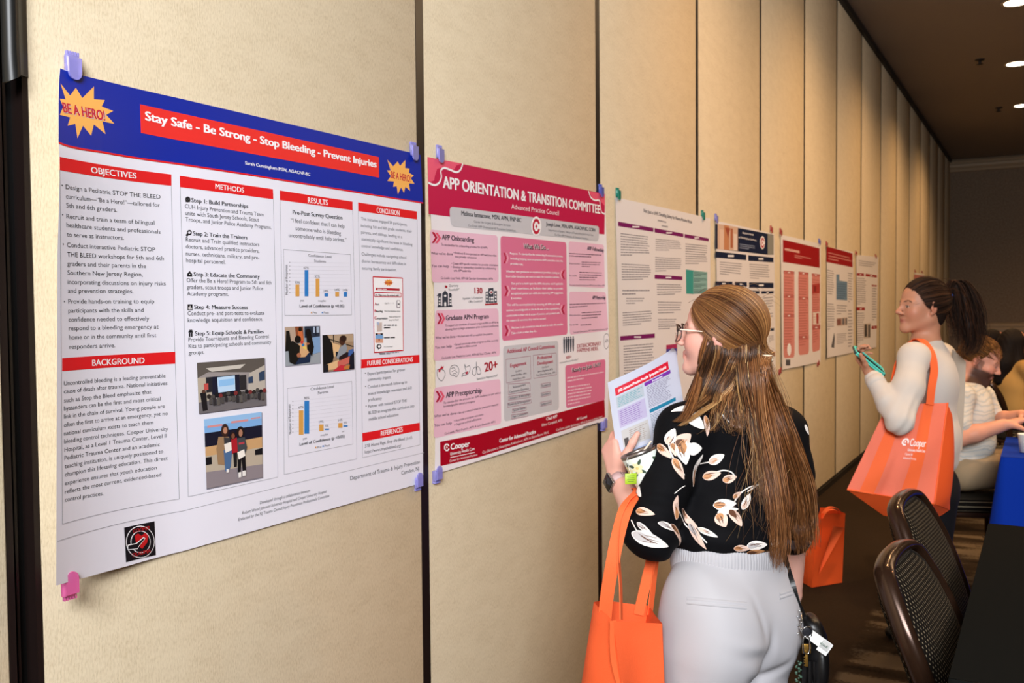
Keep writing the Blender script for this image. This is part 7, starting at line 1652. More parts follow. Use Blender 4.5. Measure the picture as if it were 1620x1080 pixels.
# hair pulled back, and the ponytail
S2 = Strands(17); r = S2.r; tie2L = np.array([0, -0.112, 0.055]); TIE2 = ho2+HR2@(tie2L*hs2); td2 = unit(tie2L-np.array([0, -0.012, 0.034]))
DK = [('#1a0f0a', 5), ('#2a190f', 4), ('#3c2416', 3), ('#57351f', 1)]
hl2 = [(0.070, -0.045, -0.055), (0.075, -0.026, -0.02), (0.079, -0.012, 0.036), (0.078, 0.010, 0.004), (0.077, 0.026, 0.012), (0.073, 0.042, 0.035), (0.062, 0.060, 0.062), (0.035, 0.080, 0.086), (0.006, 0.084, 0.096)]
nape2 = [(0.05, -0.065, -0.075), (0.03, -0.075, -0.085), (0.0, -0.08, -0.088)]
line2 = spline(hl2, 6)+spline([hl2[0]]+nape2, 6); paths = []
for i in range(1500):
    sx = -1 if r.rand() < .6 else 1; p0 = np.array(line2[r.randint(len(line2))])*np.array([sx, 1, 1])+r.normal(size=3)*.003
    d0 = unit(p0-np.array([0, -0.012, 0.034])); ly = r.rand(); pts = []
    for t_ in np.linspace(0, 1, 14):
        dd = slerp(d0, td2, t_); off = .001+.010*ly*math.sin(min(1, t_*1.8)*math.pi/2); pts.append(ho2+HR2@(hp(dd, off)*hs2))
    pts[-1] = TIE2+r.normal(size=3)*.005; paths.append(pts)
S2.add(paths, 0.0011*(.7+.6*r.rand(1500)), pick(r, 1500, DK), .8)
Q2 = lambda x, y, d=4.0: P(x, y, d)
for g, n, w0, w1, md in (([TIE2, Q2(1513, 443), Q2(1530, 458), Q2(1541, 490), Q2(1545, 525), Q2(1540, 552), Q2(1528, 566)], 420, .014, .030, .05), ([TIE2, Q2(1510, 446), Q2(1522, 470), Q2(1529, 505), Q2(1532, 540), Q2(1524, 562)], 420, .014, .030, .05), ([TIE2, Q2(1506, 455), Q2(1510, 485), Q2(1514, 515), Q2(1518, 545)], 300, .012, .03, .045)):
    lock(S2, g, n, w0, w1, DK+[('#5a3420', .8)], .0010, 20, .012, mid=md, flat=.8, ends=.2)
for k_ in range(40):
    d0 = unit(r.normal(size=3)+np.array([-.5, -.2, .5])); p0 = ho2+HR2@(hp(d0, .01)*hs2); lock(S2, [p0, p0+UZ*.006+FH*.0+RH*.03, p0+RH*.07-UZ*.01], 1, .001, .004, DK, .0004, 8, .004)
cap = Blob(.006); Hc2 = lambda p: ho2+HR2@(np.array(p, float)*hs2)
cap.ell(Hc2((0, -0.020, 0.036)), np.array([.0775, .0985, .0905])*hs2, HR2, .02); cap.ell(Hc2((0, -0.055, -0.03)), np.array([.06, .046, .055])*hs2, HR2, .02)
cap.halfspace(Hc2((0, 0.052, 0.05)), HR2@np.array([0, 1, -0.35]), ho2-.3, ho2+.3)
for sx in (-1, 1): cap.ell(Hc2((sx*.085, 0.005, -.012)), np.array([.03, .026, .036])*hs2, HR2, .008, 's'); cap.ell(Hc2((sx*.08, .05, -.01)), np.array([.04, .04, .045])*hs2, HR2, .008, 's')
cap.path([TIE2, Q2(1513, 452), Q2(1524, 475), Q2(1532, 515), Q2(1530, 545)], [.012, .018, .02, .02, .010], .02)
v_, q_ = cap.mesh(); v_ = relax(v_, q_, 2, .5); V, Q, C = S2.arrays()
V, Q, C = join_parts([(v_, q_, np.tile(lrgb('#1c110b'), (len(v_), 1))), (V, Q, C)])
M_HAIRD = col_mat('dark_hair', 0.6, 0.15)
hair2 = mesh_obj('hair', V, Q, M_HAIRD, person2, C)
ht = MB(); ax_ = unit(Q2(1514, 437)-TIE2); hx = unit(np.cross(ax_, CAM_FW)); hy = np.cross(ax_, hx)
ht.tube([TIE2+ax_*.010+hx*.023*math.cos(a)+hy*.023*math.sin(a) for a in np.linspace(0, 6.283, 20, endpoint=False)], .006, mat('blue_hair_tie', '#2f57b0', .6), 8, closed=True); ht.build('hair_tie', hair2)

# phone in a teal case
def frame_M(x, y, z, o): return Matrix(((x[0], y[0], z[0], o[0]), (x[1], y[1], z[1], o[1]), (x[2], y[2], z[2], o[2]), (0, 0, 0, 1)))
phn = tag(empty('phone', tuple(ph_c)), 'phone in a teal case held up by the ponytailed person', 'phone')
Mp = frame_M(ph_L, ph_W, ph_N, ph_c); M_TEAL = mat('teal_case', '#55d6c4', 0.45); M_DKT = mat('dark_case', '#17393a', 0.5)
a = MB(); a.rbox((-.080, -.040, -.008), (.080, .040, .0045), M_DKT, .005, 3, Mp); a.build('case', phn)
a = MB(); a.tube([Mp @ Vector((sx_, sy_, .004)) for sx_, sy_ in [(.076*c if abs(c) < 1 else .076*c, .037*s_) for c, s_ in ((-1, -.8), (-.93, -1), (.93, -1), (1, -.8), (1, .8), (.93, 1), (-.93, 1), (-1, .8))]], .0034, M_TEAL, 8, closed=True); a.tube([Mp @ Vector((x_, -.040, -.003)) for x_ in (-.074, -.03, .03, .074)], .0035, M_TEAL, 8); a.build('bumper', phn)
a = MB(); a.rbox((-.074, -.0345, .0035), (.074, .0345, .0052), mat('phone_screen', '#0b1216', .08), .0008, 2, Mp); a.build('screen', phn)
a = MB(); a.rbox((-.060, -.0425, -.0045), (-.045, -.0395, .0005), M_DKT, .001, 2, Mp); a.build('button', phn)

# orange tote on the shoulder
tote3 = tag(empty('tote_bag', tuple(P(1430, 790, 3.75))), 'orange tote bag with white lettering hanging from the ponytailed person\'s shoulder', 'bag', 'orange tote bags')
M_CORAL = tote_mat('coral_panel', '#e6745a'); 
q0, q1, q2, q3 = P(1404, 640, 3.81), P(1499, 637, 3.80), P(1478, 797, 3.72), P(1340, 774, 3.76)
k1, k2, k3, k0 = P(1504, 652, 3.93), P(1502, 806, 3.86), P(1385, 806, 3.89), P(1420, 645, 3.94)
def q_at(u, v, o_=0.0):
    n = unit(np.cross(q1-q0, q3-q0)); n = n if np.dot(n, CAM_FW) < 0 else -n
    return (q0*(1-u)+q1*u)*(1-v)+(q3*(1-u)+q2*u)*v+n*(o_+.022*math.sin(u*math.pi)*math.sin(v*math.pi)+.006*math.sin(v*9+u*4)*math.sin(u*math.pi)-.012*math.exp(-((u-.42)/.07)**2)*smooth01(np.array([v]), .35, .8)[0])
def qpatch(mb, u0, v0, u1, v1, m, o_, n=16, back=False):
    f = [[q_at(u0+(u1-u0)*i/n, v0+(v1-v0)*j/20, o_) for i in range(n+1)] for j in range(21)]; mb.grid(f, m, True)
    if back: mb.grid([[p+CAM_FW*.0015 for p in r_[::-1]] for r_ in f], m, True)
a = MB(); qpatch(a, 0, 0, 1, 1, M_CORAL, 0, 24, True); a.build('front_panel', tote3)
for u_ in (.14, .60):
    a = MB(); qpatch(a, u_, 0, u_+.17, 1, M_ORG2, .0015, 6); a.build('sewn_band', tote3)
a = MB(); a.tube([q_at(u, 1, .001) for u in np.linspace(0, 1, 20)]+[q_at(1, v, .001) for v in np.linspace(1, 0, 20)], .004, M_ORG2, 6); a.build('edge_binding', tote3)
a = MB(); sheet(a, (q1, k1, k2, q2), M_ORG3, 8, 16, -.03, 41, .006); a.build('side_gusset', tote3)
a = MB(); sheet(a, (q0, k0, k3, q3), M_ORG3, 6, 12, .02, 42, .004); a.build('side_gusset', tote3)
a = MB(); sheet(a, (k1, k0, k3, k2), M_ORG3, 10, 12, 0, 43, .004); a.build('back_panel', tote3)
bt = P(1468, 828, 3.80); bt2 = P(1398, 815, 3.83)
a = MB(); sheet(a, (q3, q2, bt, bt2), M_ORG3, 10, 4, 0, 44, .002); sheet(a, (bt2, bt, k2, k3), M_ORG3, 8, 4, 0, 44, .002); a.add([q2, k2, bt], [(0, 1, 2)], M_ORG3); a.add([q3, k3, bt2], [(2, 1, 0)], M_ORG3); a.build('base', tote3)
lg = MB(); LW = mat('white_screen_print', '#f4ece8', .6)
def lput(s_, u0, v0, u1, h, b): 
    v, f = text_mesh(s_, b); lg.add([q_at(u0+(u1-u0)*p[0], v0-h*p[1], .0022+.0002*p[2]) for p in v], f, LW)
for j in range(8):
    if j == 0: continue
    a0_, a1_ = [(.465+.050*rr*math.cos(math.pi/8+j_*math.pi/4), .42+.043*rr*math.sin(math.pi/8+j_*math.pi/4)) for j_ in (j, j+1) for rr in (1,)]
    i0_, i1_ = [(.465+.028*math.cos(math.pi/8+j_*math.pi/4), .42+.024*math.sin(math.pi/8+j_*math.pi/4)) for j_ in (j, j+1)]
    lg.add([q_at(*a0_, .0022), q_at(*a1_, .0022), q_at(*i1_, .0022), q_at(*i0_, .0022)], [(0, 1, 2, 3)], LW)
lg.add([q_at(.465+.012*math.cos(t_), .42+.011*math.sin(t_), .0022) for t_ in np.linspace(0, 6.28, 10, endpoint=False)], [tuple(range(10))], LW)
lput('Cooper', .53, .46, .75, .085, 1); lput('University Health Care', .52, .515, .76, .03, 1); lput('Center for', .50, .56, .60, .026, 0); lput('Advanced Practice', .49, .60, .66, .024, 0)
lg.build('lettering', tote3)
top2 = sh2L*.45+nk2*.55+UZ*.055
def over2(px, py, l, d):
    return P(px, py, d)
a = MB(); a.ribbon(spline([P(1471, 640, 3.79), P(1474, 612, 3.80), P(1478, 585, 3.82), P(1474, 560, 3.84), P(1464, 543, 3.88), P(1453, 536, 3.94), P(1444, 541, 4.0)], 8), [CAM_R*.9+CAM_FW*.25]*60, .036, M_ORG2, .003); a.build('strap', tote3)
a = MB(); a.ribbon(spline([P(1487, 645, 3.92), P(1484, 620, 3.90), P(1482, 590, 3.90), P(1478, 562, 3.86), P(1468, 546, 3.90)], 8), [CAM_R*.5+CAM_FW*.6]*60, .030, M_ORG3, .003); a.build('strap', tote3)
a = MB(); a.ribbon(spline([P(1409, 642, 3.82), P(1412, 610, 3.85), P(1420, 575, 3.90), P(1436, 548, 3.97), P(1447, 538, 3.98)], 8), [CAM_R*.7+CAM_FW*.5]*60, .028, M_ORG3, .003); a.build('strap', tote3)

# ================================================================== bearded person seated at the blue table
HR3 = frame_from(rad(240), rad(-22)); hs3 = 1.0; ho3 = P(1549, 571, 5.0)
T3 = frame_from(rad(262)); X3, F3 = T3[:, 0], T3[:, 1]
nk3 = P(1527, 606, 5.02); ch3 = P(1530, 655, 5.04); pe3 = P(1516, 740, 5.05)
sh3R = P(1519, 628, 4.88); sh3L = P(1552, 628, 5.20); el3R = P(1514, 694, 4.80); wr3R = P(1588, 672, 4.78); el3L = P(1572, 668, 5.18); wr3L = P(1616, 657, 5.0)
hp3 = [pe3+X3*sx*.09 for sx in (-1, 1)]; kn3 = [hp3[0]+F3*.40+UZ*.01, hp3[1]+F3*.40+UZ*.01]; an3 = [np.array([*(k_-F3*.03)[:2], FLOOR_Z+.09]) for k_ in kn3]
B = Blob(.0055)
add_head(B, ho3, HR3, hs3, False); B.cone(ho3+HR3@np.array([0, -.03, -.05]), nk3, .058, .064, .03)
B.ell(ch3, (.17, .11, .19), T3, .04); B.ell(pe3, (.16, .12, .12), T3, .04)
for s_ in (sh3R, sh3L): B.cone(nk3-UZ*.02, s_, .055, .055, .04)
B.path([sh3R, el3R, el3R*.6+wr3R*.4, wr3R], [.054, .044, .044, .031], .02); B.path([sh3L, el3L, el3L*.6+wr3L*.4, wr3L], [.054, .044, .044, .031], .02)
for i in (0, 1): B.path([hp3[i], kn3[i], an3[i]], [.09, .062, .04], .03)
add_hand(B, wr3R, unit(wr3R-el3R), UZ, -CAM_FW, 1.05, [[.3, .5, .4]]*4); add_hand(B, wr3L, unit(wr3L-el3L), UZ, -CAM_FW, 1.05, [[.3, .5, .4]]*4)
V, Q = B.mesh(); V = relax(V, Q, 1, .4)
C = head_color(V, ho3, HR3, hs3, '#cf9279', '#8f4c42', '#6b4526', '#c4604c', '#2e1c12', '#2a1c14')
person3 = mesh_obj('person', V, Q, M_SKIN, None, C, loc=(pe3[0], pe3[1], FLOOR_Z)); tag(person3, 'bearded person in a pale striped polo shirt seated at the blue table, looking down', 'person')
def stripe_mat():
    M = mat('striped_polo', '#cfc9c0', .85, 0, .2); t = NT(M); tc = t.add('ShaderNodeTexCoord'); w_ = t.add('ShaderNodeTexWave', wave_type='BANDS', bands_direction='Z'); w_.inputs['Scale'].default_value = 6.5; w_.inputs['Distortion'].default_value = 4.0; w_.inputs['Detail Scale'].default_value = 2.0; t.link(tc, 'Object', w_, 'Vector')
    r_ = t.ramp([(.0, '#cfc8bc'), (.4, '#c6c0b6'), (.6, '#a9b4ba'), (.8, '#c4b9a6'), (1, '#cfc9c0')]); t.link(w_, 'Fac', r_, 0); t.link(r_, 0, t.b, 'Base Color'); return M
S = Blob(.006); S.ell(ch3, (.185, .128, .19), T3, .05); S.ell(ch3-UZ*.14, (.18, .135, .14), T3, .05); S.ell(pe3+UZ*.05, (.17, .135, .07), T3, .03)
for s_ in (sh3R, sh3L): S.cone(nk3-UZ*.045, s_, .062, .068, .05)
S.cone(sh3R, sh3R*.35+el3R*.65, .068, .066, .02); S.cone(sh3L, sh3L*.25+el3L*.75, .068, .066, .02)
v_, q_ = S.mesh(lambda p: vnoise(p, 24, 9)*.004); v_ = relax(v_, q_, 2, .5); polo = mesh_obj('polo_shirt', v_, q_, stripe_mat(), person3)
cl = MB(); M_COL = mat('polo_collar', '#cfd3d4', .8)
cl.grid([[nk3+T3@np.array([(.064+e)*math.cos(a), (.066+e)*math.sin(a)-.008, z_-.018*math.sin(a)]) for a in np.linspace(-1.35, 4.5, 30)] for z_, e in ((-.030, .016), (-.002, .010), (.012, .003), (-.004, -.002))], M_COL, True); cl.build('collar', polo)
S = Blob(.006); S.ell(pe3, (.17, .13, .12), T3, .04)
for i in (0, 1): S.path([hp3[i], kn3[i], an3[i]], [.100, .078, .066], .03)
v_, q_ = S.mesh(lambda p: vnoise(p, 28, 3)*.003); mesh_obj('trousers', v_, q_, mat('khaki', '#a08a6c', .85, 0, .2), person3)
for i in (0, 1):
    S = Blob(.006); a_ = an3[i]; S.cone(a_-UZ*.05-F3*.03, a_-UZ*.055+F3*.16, .042, .036, .02); S.halfspace(np.array([0, 0, FLOOR_Z+.001]), (0, 0, -1), a_-.3, a_+.3); v_, q_ = S.mesh(); mesh_obj('shoe', v_, q_, mat('brown_shoe', '#2e2018', .5), person3)
S3 = Strands(23); r = S3.r; paths = []; GN = [('#5a3a1c', 3), ('#7a5028', 4), ('#8f6232', 2), ('#3e2814', 2)]
for i in range(900):
    d0 = unit(r.normal(size=3)+np.array([0, -.35, .75])); 
    if d0[1] > .55 and d0[2] < .35: continue
    if d0[2] < -.45 or (d0[1] > -.1 and d0[2] < .05): continue
    p0 = hp(d0, -.002); tn_ = unit(np.cross(np.cross(d0, np.array([.3*np.sign(d0[0]), .7, .1])), d0)); L_ = .035+.02*r.rand()
    paths.append([ho3+HR3@(p0*hs3), ho3+HR3@((p0+tn_*L_*.5+d0*.010)*hs3), ho3+HR3@((p0+tn_*L_+d0*.006-np.array([0, 0, .008]))*hs3)])
S3.add(paths, .0012, pick(r, len(paths), GN), .5)
cap = Blob(.006); Hc3 = lambda p: ho3+HR3@(np.array(p, float)*hs3); cap.ell(Hc3((0, -.018, .042)), np.array([.0775, .0985, .092]), HR3, .02); cap.halfspace(Hc3((0, .058, .06)), HR3@np.array([0, 1, -.45]), ho3-.3, ho3+.3); cap.halfspace(Hc3((0, 0, -.022)), HR3@np.array([0, .25, -1]), ho3-.3, ho3+.3)
for sx in (-1, 1): cap.ell(Hc3((sx*.085, 0.0, -.01)), (.03, .028, .03), HR3, .008, 's'); cap.ell(Hc3((sx*.08, .05, .0)), (.04, .045, .04), HR3, .008, 's')
v_, q_ = cap.mesh(); V, Q, C = S3.arrays(); V, Q, C = join_parts([(v_, q_, np.tile(lrgb('#5a3c1e'), (len(v_), 1))), (V, Q, C)]); mesh_obj('hair', V, Q, M_HAIRD, person3, C)

# ================================================================== two people seated at the back of the hall
def seated(hc, label, depth, phi, hs_, skin, top, topname, hair_h, longhair, pitch=0.0, lean=0.0):
    R = frame_from(phi, pitch); X_, F_ = frame_from(phi)[:, 0], frame_from(phi)[:, 1]; Rt = frame_from(phi)
    nk = hc-UZ*.14-F_*.03; ch = nk-UZ*.22-F_*.02; pe = ch-UZ*.30; B = Blob(.008)
    add_head(B, hc, R, hs_, True); B.cone(hc-UZ*.06-F_*.02, nk, .05, .056, .03); B.ell(ch, (.15, .1, .19), Rt, .04); B.ell(pe, (.16, .12, .12), Rt, .04)
    sh = [nk+X_*sx*.17-UZ*.05 for sx in (-1, 1)]; el = [s_-UZ*.24+F_*.08+X_*sx*.03 for s_, sx in zip(sh, (-1, 1))]; wr = [e+F_*.22+UZ*.04 for e in el]
    hp_ = [pe+X_*sx*.09 for sx in (-1, 1)]; kn = [h+F_*.38 for h in hp_]; an = [np.array([*(k_)[:2], FLOOR_Z+.08]) for k_ in kn]
    for i in (0, 1):
        B.cone(nk-UZ*.02, sh[i], .05, .05, .04); B.path([sh[i], el[i], wr[i]], [.048, .04, .028], .02); B.path([hp_[i], kn[i], an[i]], [.085, .06, .04], .03); B.cone(an[i]-UZ*.05, an[i]-UZ*.052+F_*.12, .028, .024, .02)
        add_hand(B, wr[i], F_, UZ, -X_ if i else X_, 1.0, [[.3, .4, .3]]*4)
    V, Q = B.mesh(); C = head_color(V, hc, R, hs_, skin, '#9a4c44', '#1a100c'); p = mesh_obj('person', V, Q, M_SKIN, None, C, loc=(pe[0], pe[1], FLOOR_Z)); tag(p, label, 'person')
    S = Blob(.008); S.ell(ch, (.165, .118, .19), Rt, .05); S.ell(ch-UZ*.15, (.165, .125, .15), Rt, .05)
    for i in (0, 1): S.cone(nk-UZ*.045, sh[i], .06, .062, .05); S.path([sh[i], el[i], el[i]*.15+wr[i]*.85], [.062, .054, .036], .03)
    v_, q_ = S.mesh(lambda p_: vnoise(p_, 22, 8)*.004); mesh_obj('top', v_, q_, mat(topname, top, .9, 0, .2), p)
    S = Blob(.009); S.ell(pe, (.17, .13, .12), Rt, .04)
    for i in (0, 1): S.path([hp_[i], kn[i], an[i]], [.095, .07, .055], .03)
    v_, q_ = S.mesh(); mesh_obj('trousers', v_, q_, mat('dark_trousers', '#101014', .85, 0, .2), p)
    cap = Blob(.007); Hh = lambda q: hc+R@(np.array(q, float)*hs_); cap.ell(Hh((0, -.022, .036)), np.array([.081, .102, .094])*hs_, R, .02); cap.halfspace(Hh((0, .05, .05)), R@np.array([0, 1, -.35]), hc-.3, hc+.3)
    if longhair:
        cap.path([Hh((0, -.06, .0)), nk-F_*.075-UZ*.02, nk-F_*.095-UZ*.16], [.085, .085, .06], .04)
        for sx in (-1, 1): cap.path([Hh((sx*.05, -.01, .02)), nk+X_*sx*.07-UZ*.02, nk+X_*sx*.085-UZ*.14+F_*.03], [.045, .045, .02], .03)
    else: cap.ell(Hh((0, -.10, .06)), (.045, .045, .045), R, .02)
    cap.ell(Hh((0, .11, -.03)), np.array([.05, .07, .085]), R, .01, 's')
    v_, q_ = cap.mesh(lambda p_: np.sin(p_@np.array([210, 160, 20]))*.0018); v_ = relax(v_, q_, 1, .4)
    mesh_obj('hair', v_, q_, mat('back_hair', hair_h, .7, 0, .15), p)
    return pe
seatA = seated(P(1605, 543, 7.6), 'person with long dark hair in a mustard sweater seated at the back, facing right', 7.6, rad(285), .95, '#b0704e', '#b0894e', 'mustard_knit', '#120b09', True)
seatB = seated(P(1573, 541, 9.2), 'dark-haired person seated farthest back, only the head showing over the bearded person', 9.2, rad(270), 1.0, '#a0664a', '#15151a', 'black_top', '#100a08', False)
# ================================================================== banquet chairs and tables
M_BRONZE = mat('bronze_frame', '#38251a', 0.2, 0.55)
def dot_fabric():
    M = mat('dotted_upholstery', '#0f0c09', 0.9, 0, 0.1); t = NT(M); tc = t.add('ShaderNodeTexCoord')
    def dots(shift):
        mp = t.add('ShaderNodeMapping'); mp.inputs['Scale'].default_value = (78, 78, 60); mp.inputs['Location'].default_value = shift; t.link(tc, 'Object', mp, 0)
        fr = t.add('ShaderNodeVectorMath', operation='FRACTION'); t.link(mp, 0, fr, 0)
        sb = t.add('ShaderNodeVectorMath', operation='SUBTRACT'); sb.inputs[1].default_value = (.5, .5, .5); t.link(fr, 0, sb, 0)
        ml = t.add('ShaderNodeVectorMath', operation='MULTIPLY'); ml.inputs[1].default_value = (1, 0, .7); t.link(sb, 0, ml, 0)
        ln = t.add('ShaderNodeVectorMath', operation='LENGTH'); t.link(ml, 0, ln, 0)
        lt = t.add('ShaderNodeMath', operation='LESS_THAN'); lt.inputs[1].default_value = .105; t.link(ln, 'Value', lt, 0); return lt
    a = dots((0, 0, 0)); b = dots((.5, 0, .5)); mx = t.add('ShaderNodeMath', operation='MAXIMUM'); t.link(a, 0, mx, 0); t.link(b, 0, mx, 1)
    r = t.ramp([(0, '#0f0c09'), (1, '#857a66')]); t.link(mx, 0, r, 0); t.link(r, 0, t.b, 'Base Color'); return M
M_DOT = dot_fabric()
H_TOP = 0.862-FLOOR_Z
def back_curve(z):                                     # backwards lean of the chair back at height z, slight S
    u = (z-0.45)/(H_TOP-0.45); return -0.17-0.165*max(u, 0)**1.5
def make_chair(label):
    root = tag(empty('banquet_chair', (0, 0, 0)), label, 'chair', 'brown framed banquet chairs')
    W_ = 0.205
    # loop: up one side, over the rounded top, down the other
    side = [(W_*1.0, z) for z in (0.40, 0.55, 0.66, 0.74)]
    top = [(W_-0.012, 0.80), (W_-0.05, H_TOP-0.028), (W_-0.11, H_TOP-0.006), (0, H_TOP)]
    half = side+top; loop2 = half+[(-x, z) for x, z in half[::-1][1:]]
    pth = spline([(x, back_curve(z), z) for x, z in loop2], 6)
    f = MB()
    N = len(pth); rows = []
    for i in range(N):                                 # flattened oval tube, broader near the top
        t_ = unit(np.array(pth[min(i+1, N-1)])-np.array(pth[max(i-1, 0)])); yv = np.array([0, 1.0, 0.12]); yv = unit(yv-t_*np.dot(yv, t_)); xv = np.cross(t_, yv)
        rows.append([np.array(pth[i])+yv*0.024*math.cos(a)+xv*0.015*math.sin(a) for a in np.linspace(0, 6.283, 14, endpoint=False)])
    f.grid(rows, M_BRONZE, True, closed_v=True); f.build('back_frame', root)
    for nm, off, bl in (('backrest', 0.010, 0.020), ('back_panel', -0.012, -0.050)):
        b = MB(); rows = []
        hb = [(W_-0.010, 0.50), (W_-0.010, 0.62), (W_-0.012, 0.74), (W_-0.026, 0.80), (W_-0.062, H_TOP-0.040), (W_-0.12, H_TOP-0.018)]
        zz = np.linspace(0.50, H_TOP-0.014, 22); hw = np.interp(zz, [p[1] for p in hb], [p[0] for p in hb])
        for z, w_ in zip(zz, hw):
            rows.append([((-1+2*j/14)*w_, back_curve(z)+off+bl*(1-(abs(-1+2*j/14))**6)*(1-(abs(2*(z-.5)/(H_TOP-.514)-1))**6), z) for j in range(15)])
        b.grid(rows, M_DOT, True); bk_ = b.build(nm, root)
        if off > 0:
            pi = MB(); pi.tube([rows[i][0] for i in range(22)]+rows[21][1:-1]+[rows[i][14] for i in range(21, -1, -1)], 0.0035, mat('upholstery_piping', '#0d0a08', .7), 6); pi.build('piping', bk_)
    s_ = MB(); s_.rbox((-0.205, -0.175, 0.415), (0.205, 0.235, 0.485), M_DOT, 0.03, 5); s_.build('seat', root)
    a = MB(); a.rbox((-0.20, -0.18, 0.39), (0.20, 0.225, 0.418), M_BRONZE, 0.008, 2); a.build('seat_frame', root)
    for sx in (-1, 1):
        l = MB(); l.tube([(sx*0.19, 0.21, 0.40), (sx*0.20, 0.225, 0.0)], [0.014, 0.012], M_BRONZE, 10); l.build('leg', root)
        l = MB(); l.tube(spline([(sx*W_, back_curve(.45), 0.45), (sx*0.20, -0.175, 0.36), (sx*0.20, -0.215, 0.0)], 5), 0.0135, M_BRONZE, 10); l.build('leg', root)
    l = MB(); l.tube([(-0.195, 0.20, 0.20), (0.195, 0.20, 0.20)], 0.008, M_BRONZE, 8); l.build('stretcher', root)
    return root
chair0 = make_chair('brown framed banquet chair with dotted upholstery, nearest the camera at the black table')
def place(o, x, y, rz, label=None):
    o.location = (x, y, FLOOR_Z); o.rotation_euler = (0, 0, rz)
    if label: o['label'] = label
    return o
ca = rad(-95)
def by_top(px, py, depth, rz):                         # chair whose near top corner is seen at (px, py)
    p = P(px, py, depth); loc = np.array([0.19, back_curve(H_TOP)]); c, s_ = math.cos(rz), math.sin(rz)
    return p[0]-(c*loc[0]-s_*loc[1]), p[1]-(s_*loc[0]+c*loc[1])
place(chair0, *by_top(1384, 898, 2.12, ca), ca)
chair1 = place(copy_tree(chair0), *by_top(1405, 798, 2.76, ca), ca, 'brown framed banquet chair with dotted upholstery, second one, just under the orange tote')
chair2 = place(copy_tree(chair0), pe3[0], pe3[1], math.atan2(F3[1], F3[0])-math.pi/2, 'banquet chair that the bearded person in the polo shirt sits on')
F5 = frame_from(rad(285))[:, 1]; F6 = frame_from(rad(270))[:, 1]
chair3 = place(copy_tree(chair0), seatA[0], seatA[1], math.atan2(F5[1], F5[0])-math.pi/2, 'banquet chair under the person in the mustard sweater')
chair4 = place(copy_tree(chair0), seatB[0], seatB[1], math.atan2(F6[1], F6[0])-math.pi/2, 'banquet chair of the farthest seated person')
pz = P(1590, 575, 6.5)
chair5 = place(copy_tree(chair0), pz[0], pz[1], rad(-60), 'empty dark banquet chair between the bearded person and the mustard sweater')

def cloth(name, x0, y0, x1, y1, ztop, drop, M, label, rip=0.012, seed=0, wr=0.0012):
    """draped tablecloth: flat top with faint wrinkles, rounded edge and rippling skirt"""
    rnd = random.Random(seed); mb = MB(); nx, ny = 60, 90
    top = [[(x0+(x1-x0)*i/nx, y0+(y1-y0)*j/ny, ztop+wr*float(vnoise([(i*.02*3, (y0+(y1-y0)*j/ny)*9, 0)], 3.0, seed)[0])) for i in range(nx+1)] for j in range(ny+1)]
    mb.grid(top, M, True)
    per = [(x0+(x1-x0)*i/80, y0, 0, -1) for i in range(80)]+[(x1, y0+(y1-y0)*i/100, 1, 0) for i in range(100)]+[(x1-(x1-x0)*i/80, y1, 0, 1) for i in range(80)]+[(x0, y1-(y1-y0)*i/100, -1, 0) for i in range(100)]
    rows = []
    for k, t_ in enumerate(np.linspace(0, 1, 16)):
        row = []
        for i, (x, y, nx_, ny_) in enumerate(per):
            w_ = rip*t_*(math.sin(i*.55+seed)+.6*math.sin(i*.23+1.3))+0.03*t_*(drop > .3)
            e_ = 0.004*(1-math.exp(-k*1.2)); cr = min(1, min(abs(x-x0)+abs(y-y0), abs(x-x1)+abs(y-y0), abs(x-x0)+abs(y-y1), abs(x-x1)+abs(y-y1))/.15); w_ += .05*t_*(1-cr)*(drop > .3)
            row.append((x+nx_*(w_+e_), y+ny_*(w_+e_), ztop-0.001-drop*t_-(0.003 if k == 0 else 0)*0))
        rows.append(row)
    mb.grid(rows, M, True, closed_v=True)
    o = mb.build(name, loc=((x0+x1)/2, (y0+y1)/2, ztop-drop)); return tag(o, label, 'tablecloth')
def table(x0, y0, x1, y1, z, label):
    root = tag(empty('banquet_table', ((x0+x1)/2, (y0+y1)/2, FLOOR_Z)), label, 'table', 'folding banquet tables')
    M_T = mat('table_laminate', '#6a5646', .5); a = MB(); a.rbox((x0, y0, z-.03), (x1, y1, z-.002), M_T, .004, 2); a.build('tabletop', root)
    for sx in (x0+.08, x1-.08):
        for sy in (y0+.15, y1-.15): l = MB(); l.tube([(sx, sy, z-.03), (sx, sy, FLOOR_Z)], .015, mat('table_leg_steel', '#3a3a3c', .3, .8), 8); l.build('leg', root)
    return root
M_BLKC = mat('black_tablecloth', '#131413', 1.0, 0, 0.03); M_SLATE = mat('slate_tablecloth', '#26262e', 1.0, 0, 0.03); M_BLUC = mat('blue_tablecloth', '#08309a', 0.9, 0, 0.1)
TZ = 0.75
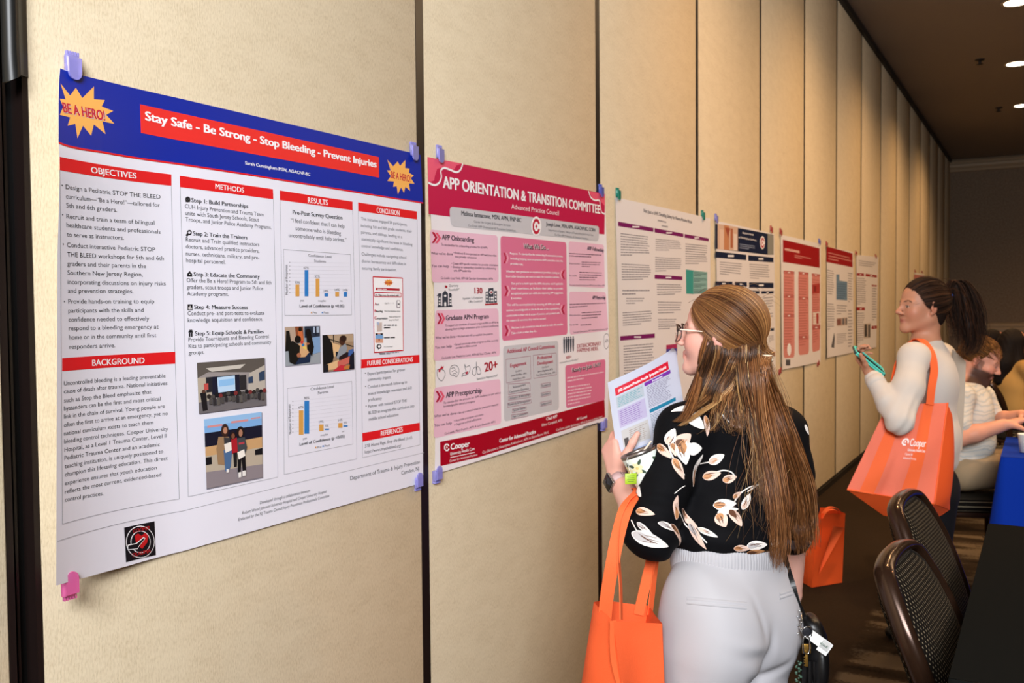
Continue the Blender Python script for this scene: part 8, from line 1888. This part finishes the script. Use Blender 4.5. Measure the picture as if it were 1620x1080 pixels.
table(1.39, 1.95, 2.13, 3.345, TZ-.004, 'banquet table under the black cloth at the lower right'); cloth('tablecloth', 1.378, 1.935, 2.14, 3.36, TZ, .19, M_BLKC, 'black cloth on the table at the lower right, beside the two brown chairs', .004, 3, .002)
table(1.39, .62, 2.13, 1.90, TZ-.012, 'banquet table under the slate cloth, bottom right corner'); cloth('tablecloth', 1.374, .60, 2.14, 1.915, TZ-.008, .20, M_SLATE, 'slate grey cloth just showing at the bottom edge beside the black one', .004, 5, .002)
bt0 = floor_pt(1583, 722, .74); bt1 = floor_pt(1597, 703, .74)
table(bt0[0]+.02, bt0[1]+.02, bt0[0]+1.8, bt0[1]+.70, .736, 'banquet table under the blue cloth'); cloth('tablecloth', bt0[0], bt0[1], bt0[0]+1.83, bt0[1]+.74, .74, .72, M_BLUC, 'royal blue cloth on the table where the bearded person sits', .014, 7, .001)
# black laptop and a white cup on the blue cloth
lc = floor_pt(1606, 697, .742); lap = tag(empty('laptop', tuple(lc)), 'black laptop standing open on the blue tablecloth', 'laptop')
a = MB(); Ml = Matrix.Translation((lc[0]+.14, lc[1]+.06, .742)) @ Matrix.Rotation(rad(-75), 4, 'Z'); M_LAP = mat('laptop_black', '#0b0b0d', .35)
a.rbox((-.16, -.11, 0.0015), (.16, .11, .018), M_LAP, .005, 2, Ml); a.build('keyboard_base', lap)
a = MB(); Ms = Ml @ Matrix.Translation((0, .11, .016)) @ Matrix.Rotation(rad(-18), 4, 'X'); a.rbox((-.16, -.005, 0), (.16, .005, .215), M_LAP, .004, 2, Ms); scr = a.build('lid', lap)
a = MB(); a.rbox((-.15, -.0065, .012), (.15, -.0045, .205), mat('laptop_screen', '#123060', .2), .0008, 1, Ms); a.build('screen', scr)
cpp = floor_pt(1616, 716, .742); cupw = tag(empty('paper_cup', tuple(cpp)), 'white cup at the front edge of the blue tablecloth', 'cup')
a = MB(); a.lathe([(0, .001), (.028, .001), (.038, .085), (.0395, .088), (.037, .088), (.029, .01), (0, .01)], mat('white_paper_cup', '#dedad4', .6), 24, Matrix.Translation((cpp[0]+.02, cpp[1]+.03, .742))); a.build('cup_wall', cupw)
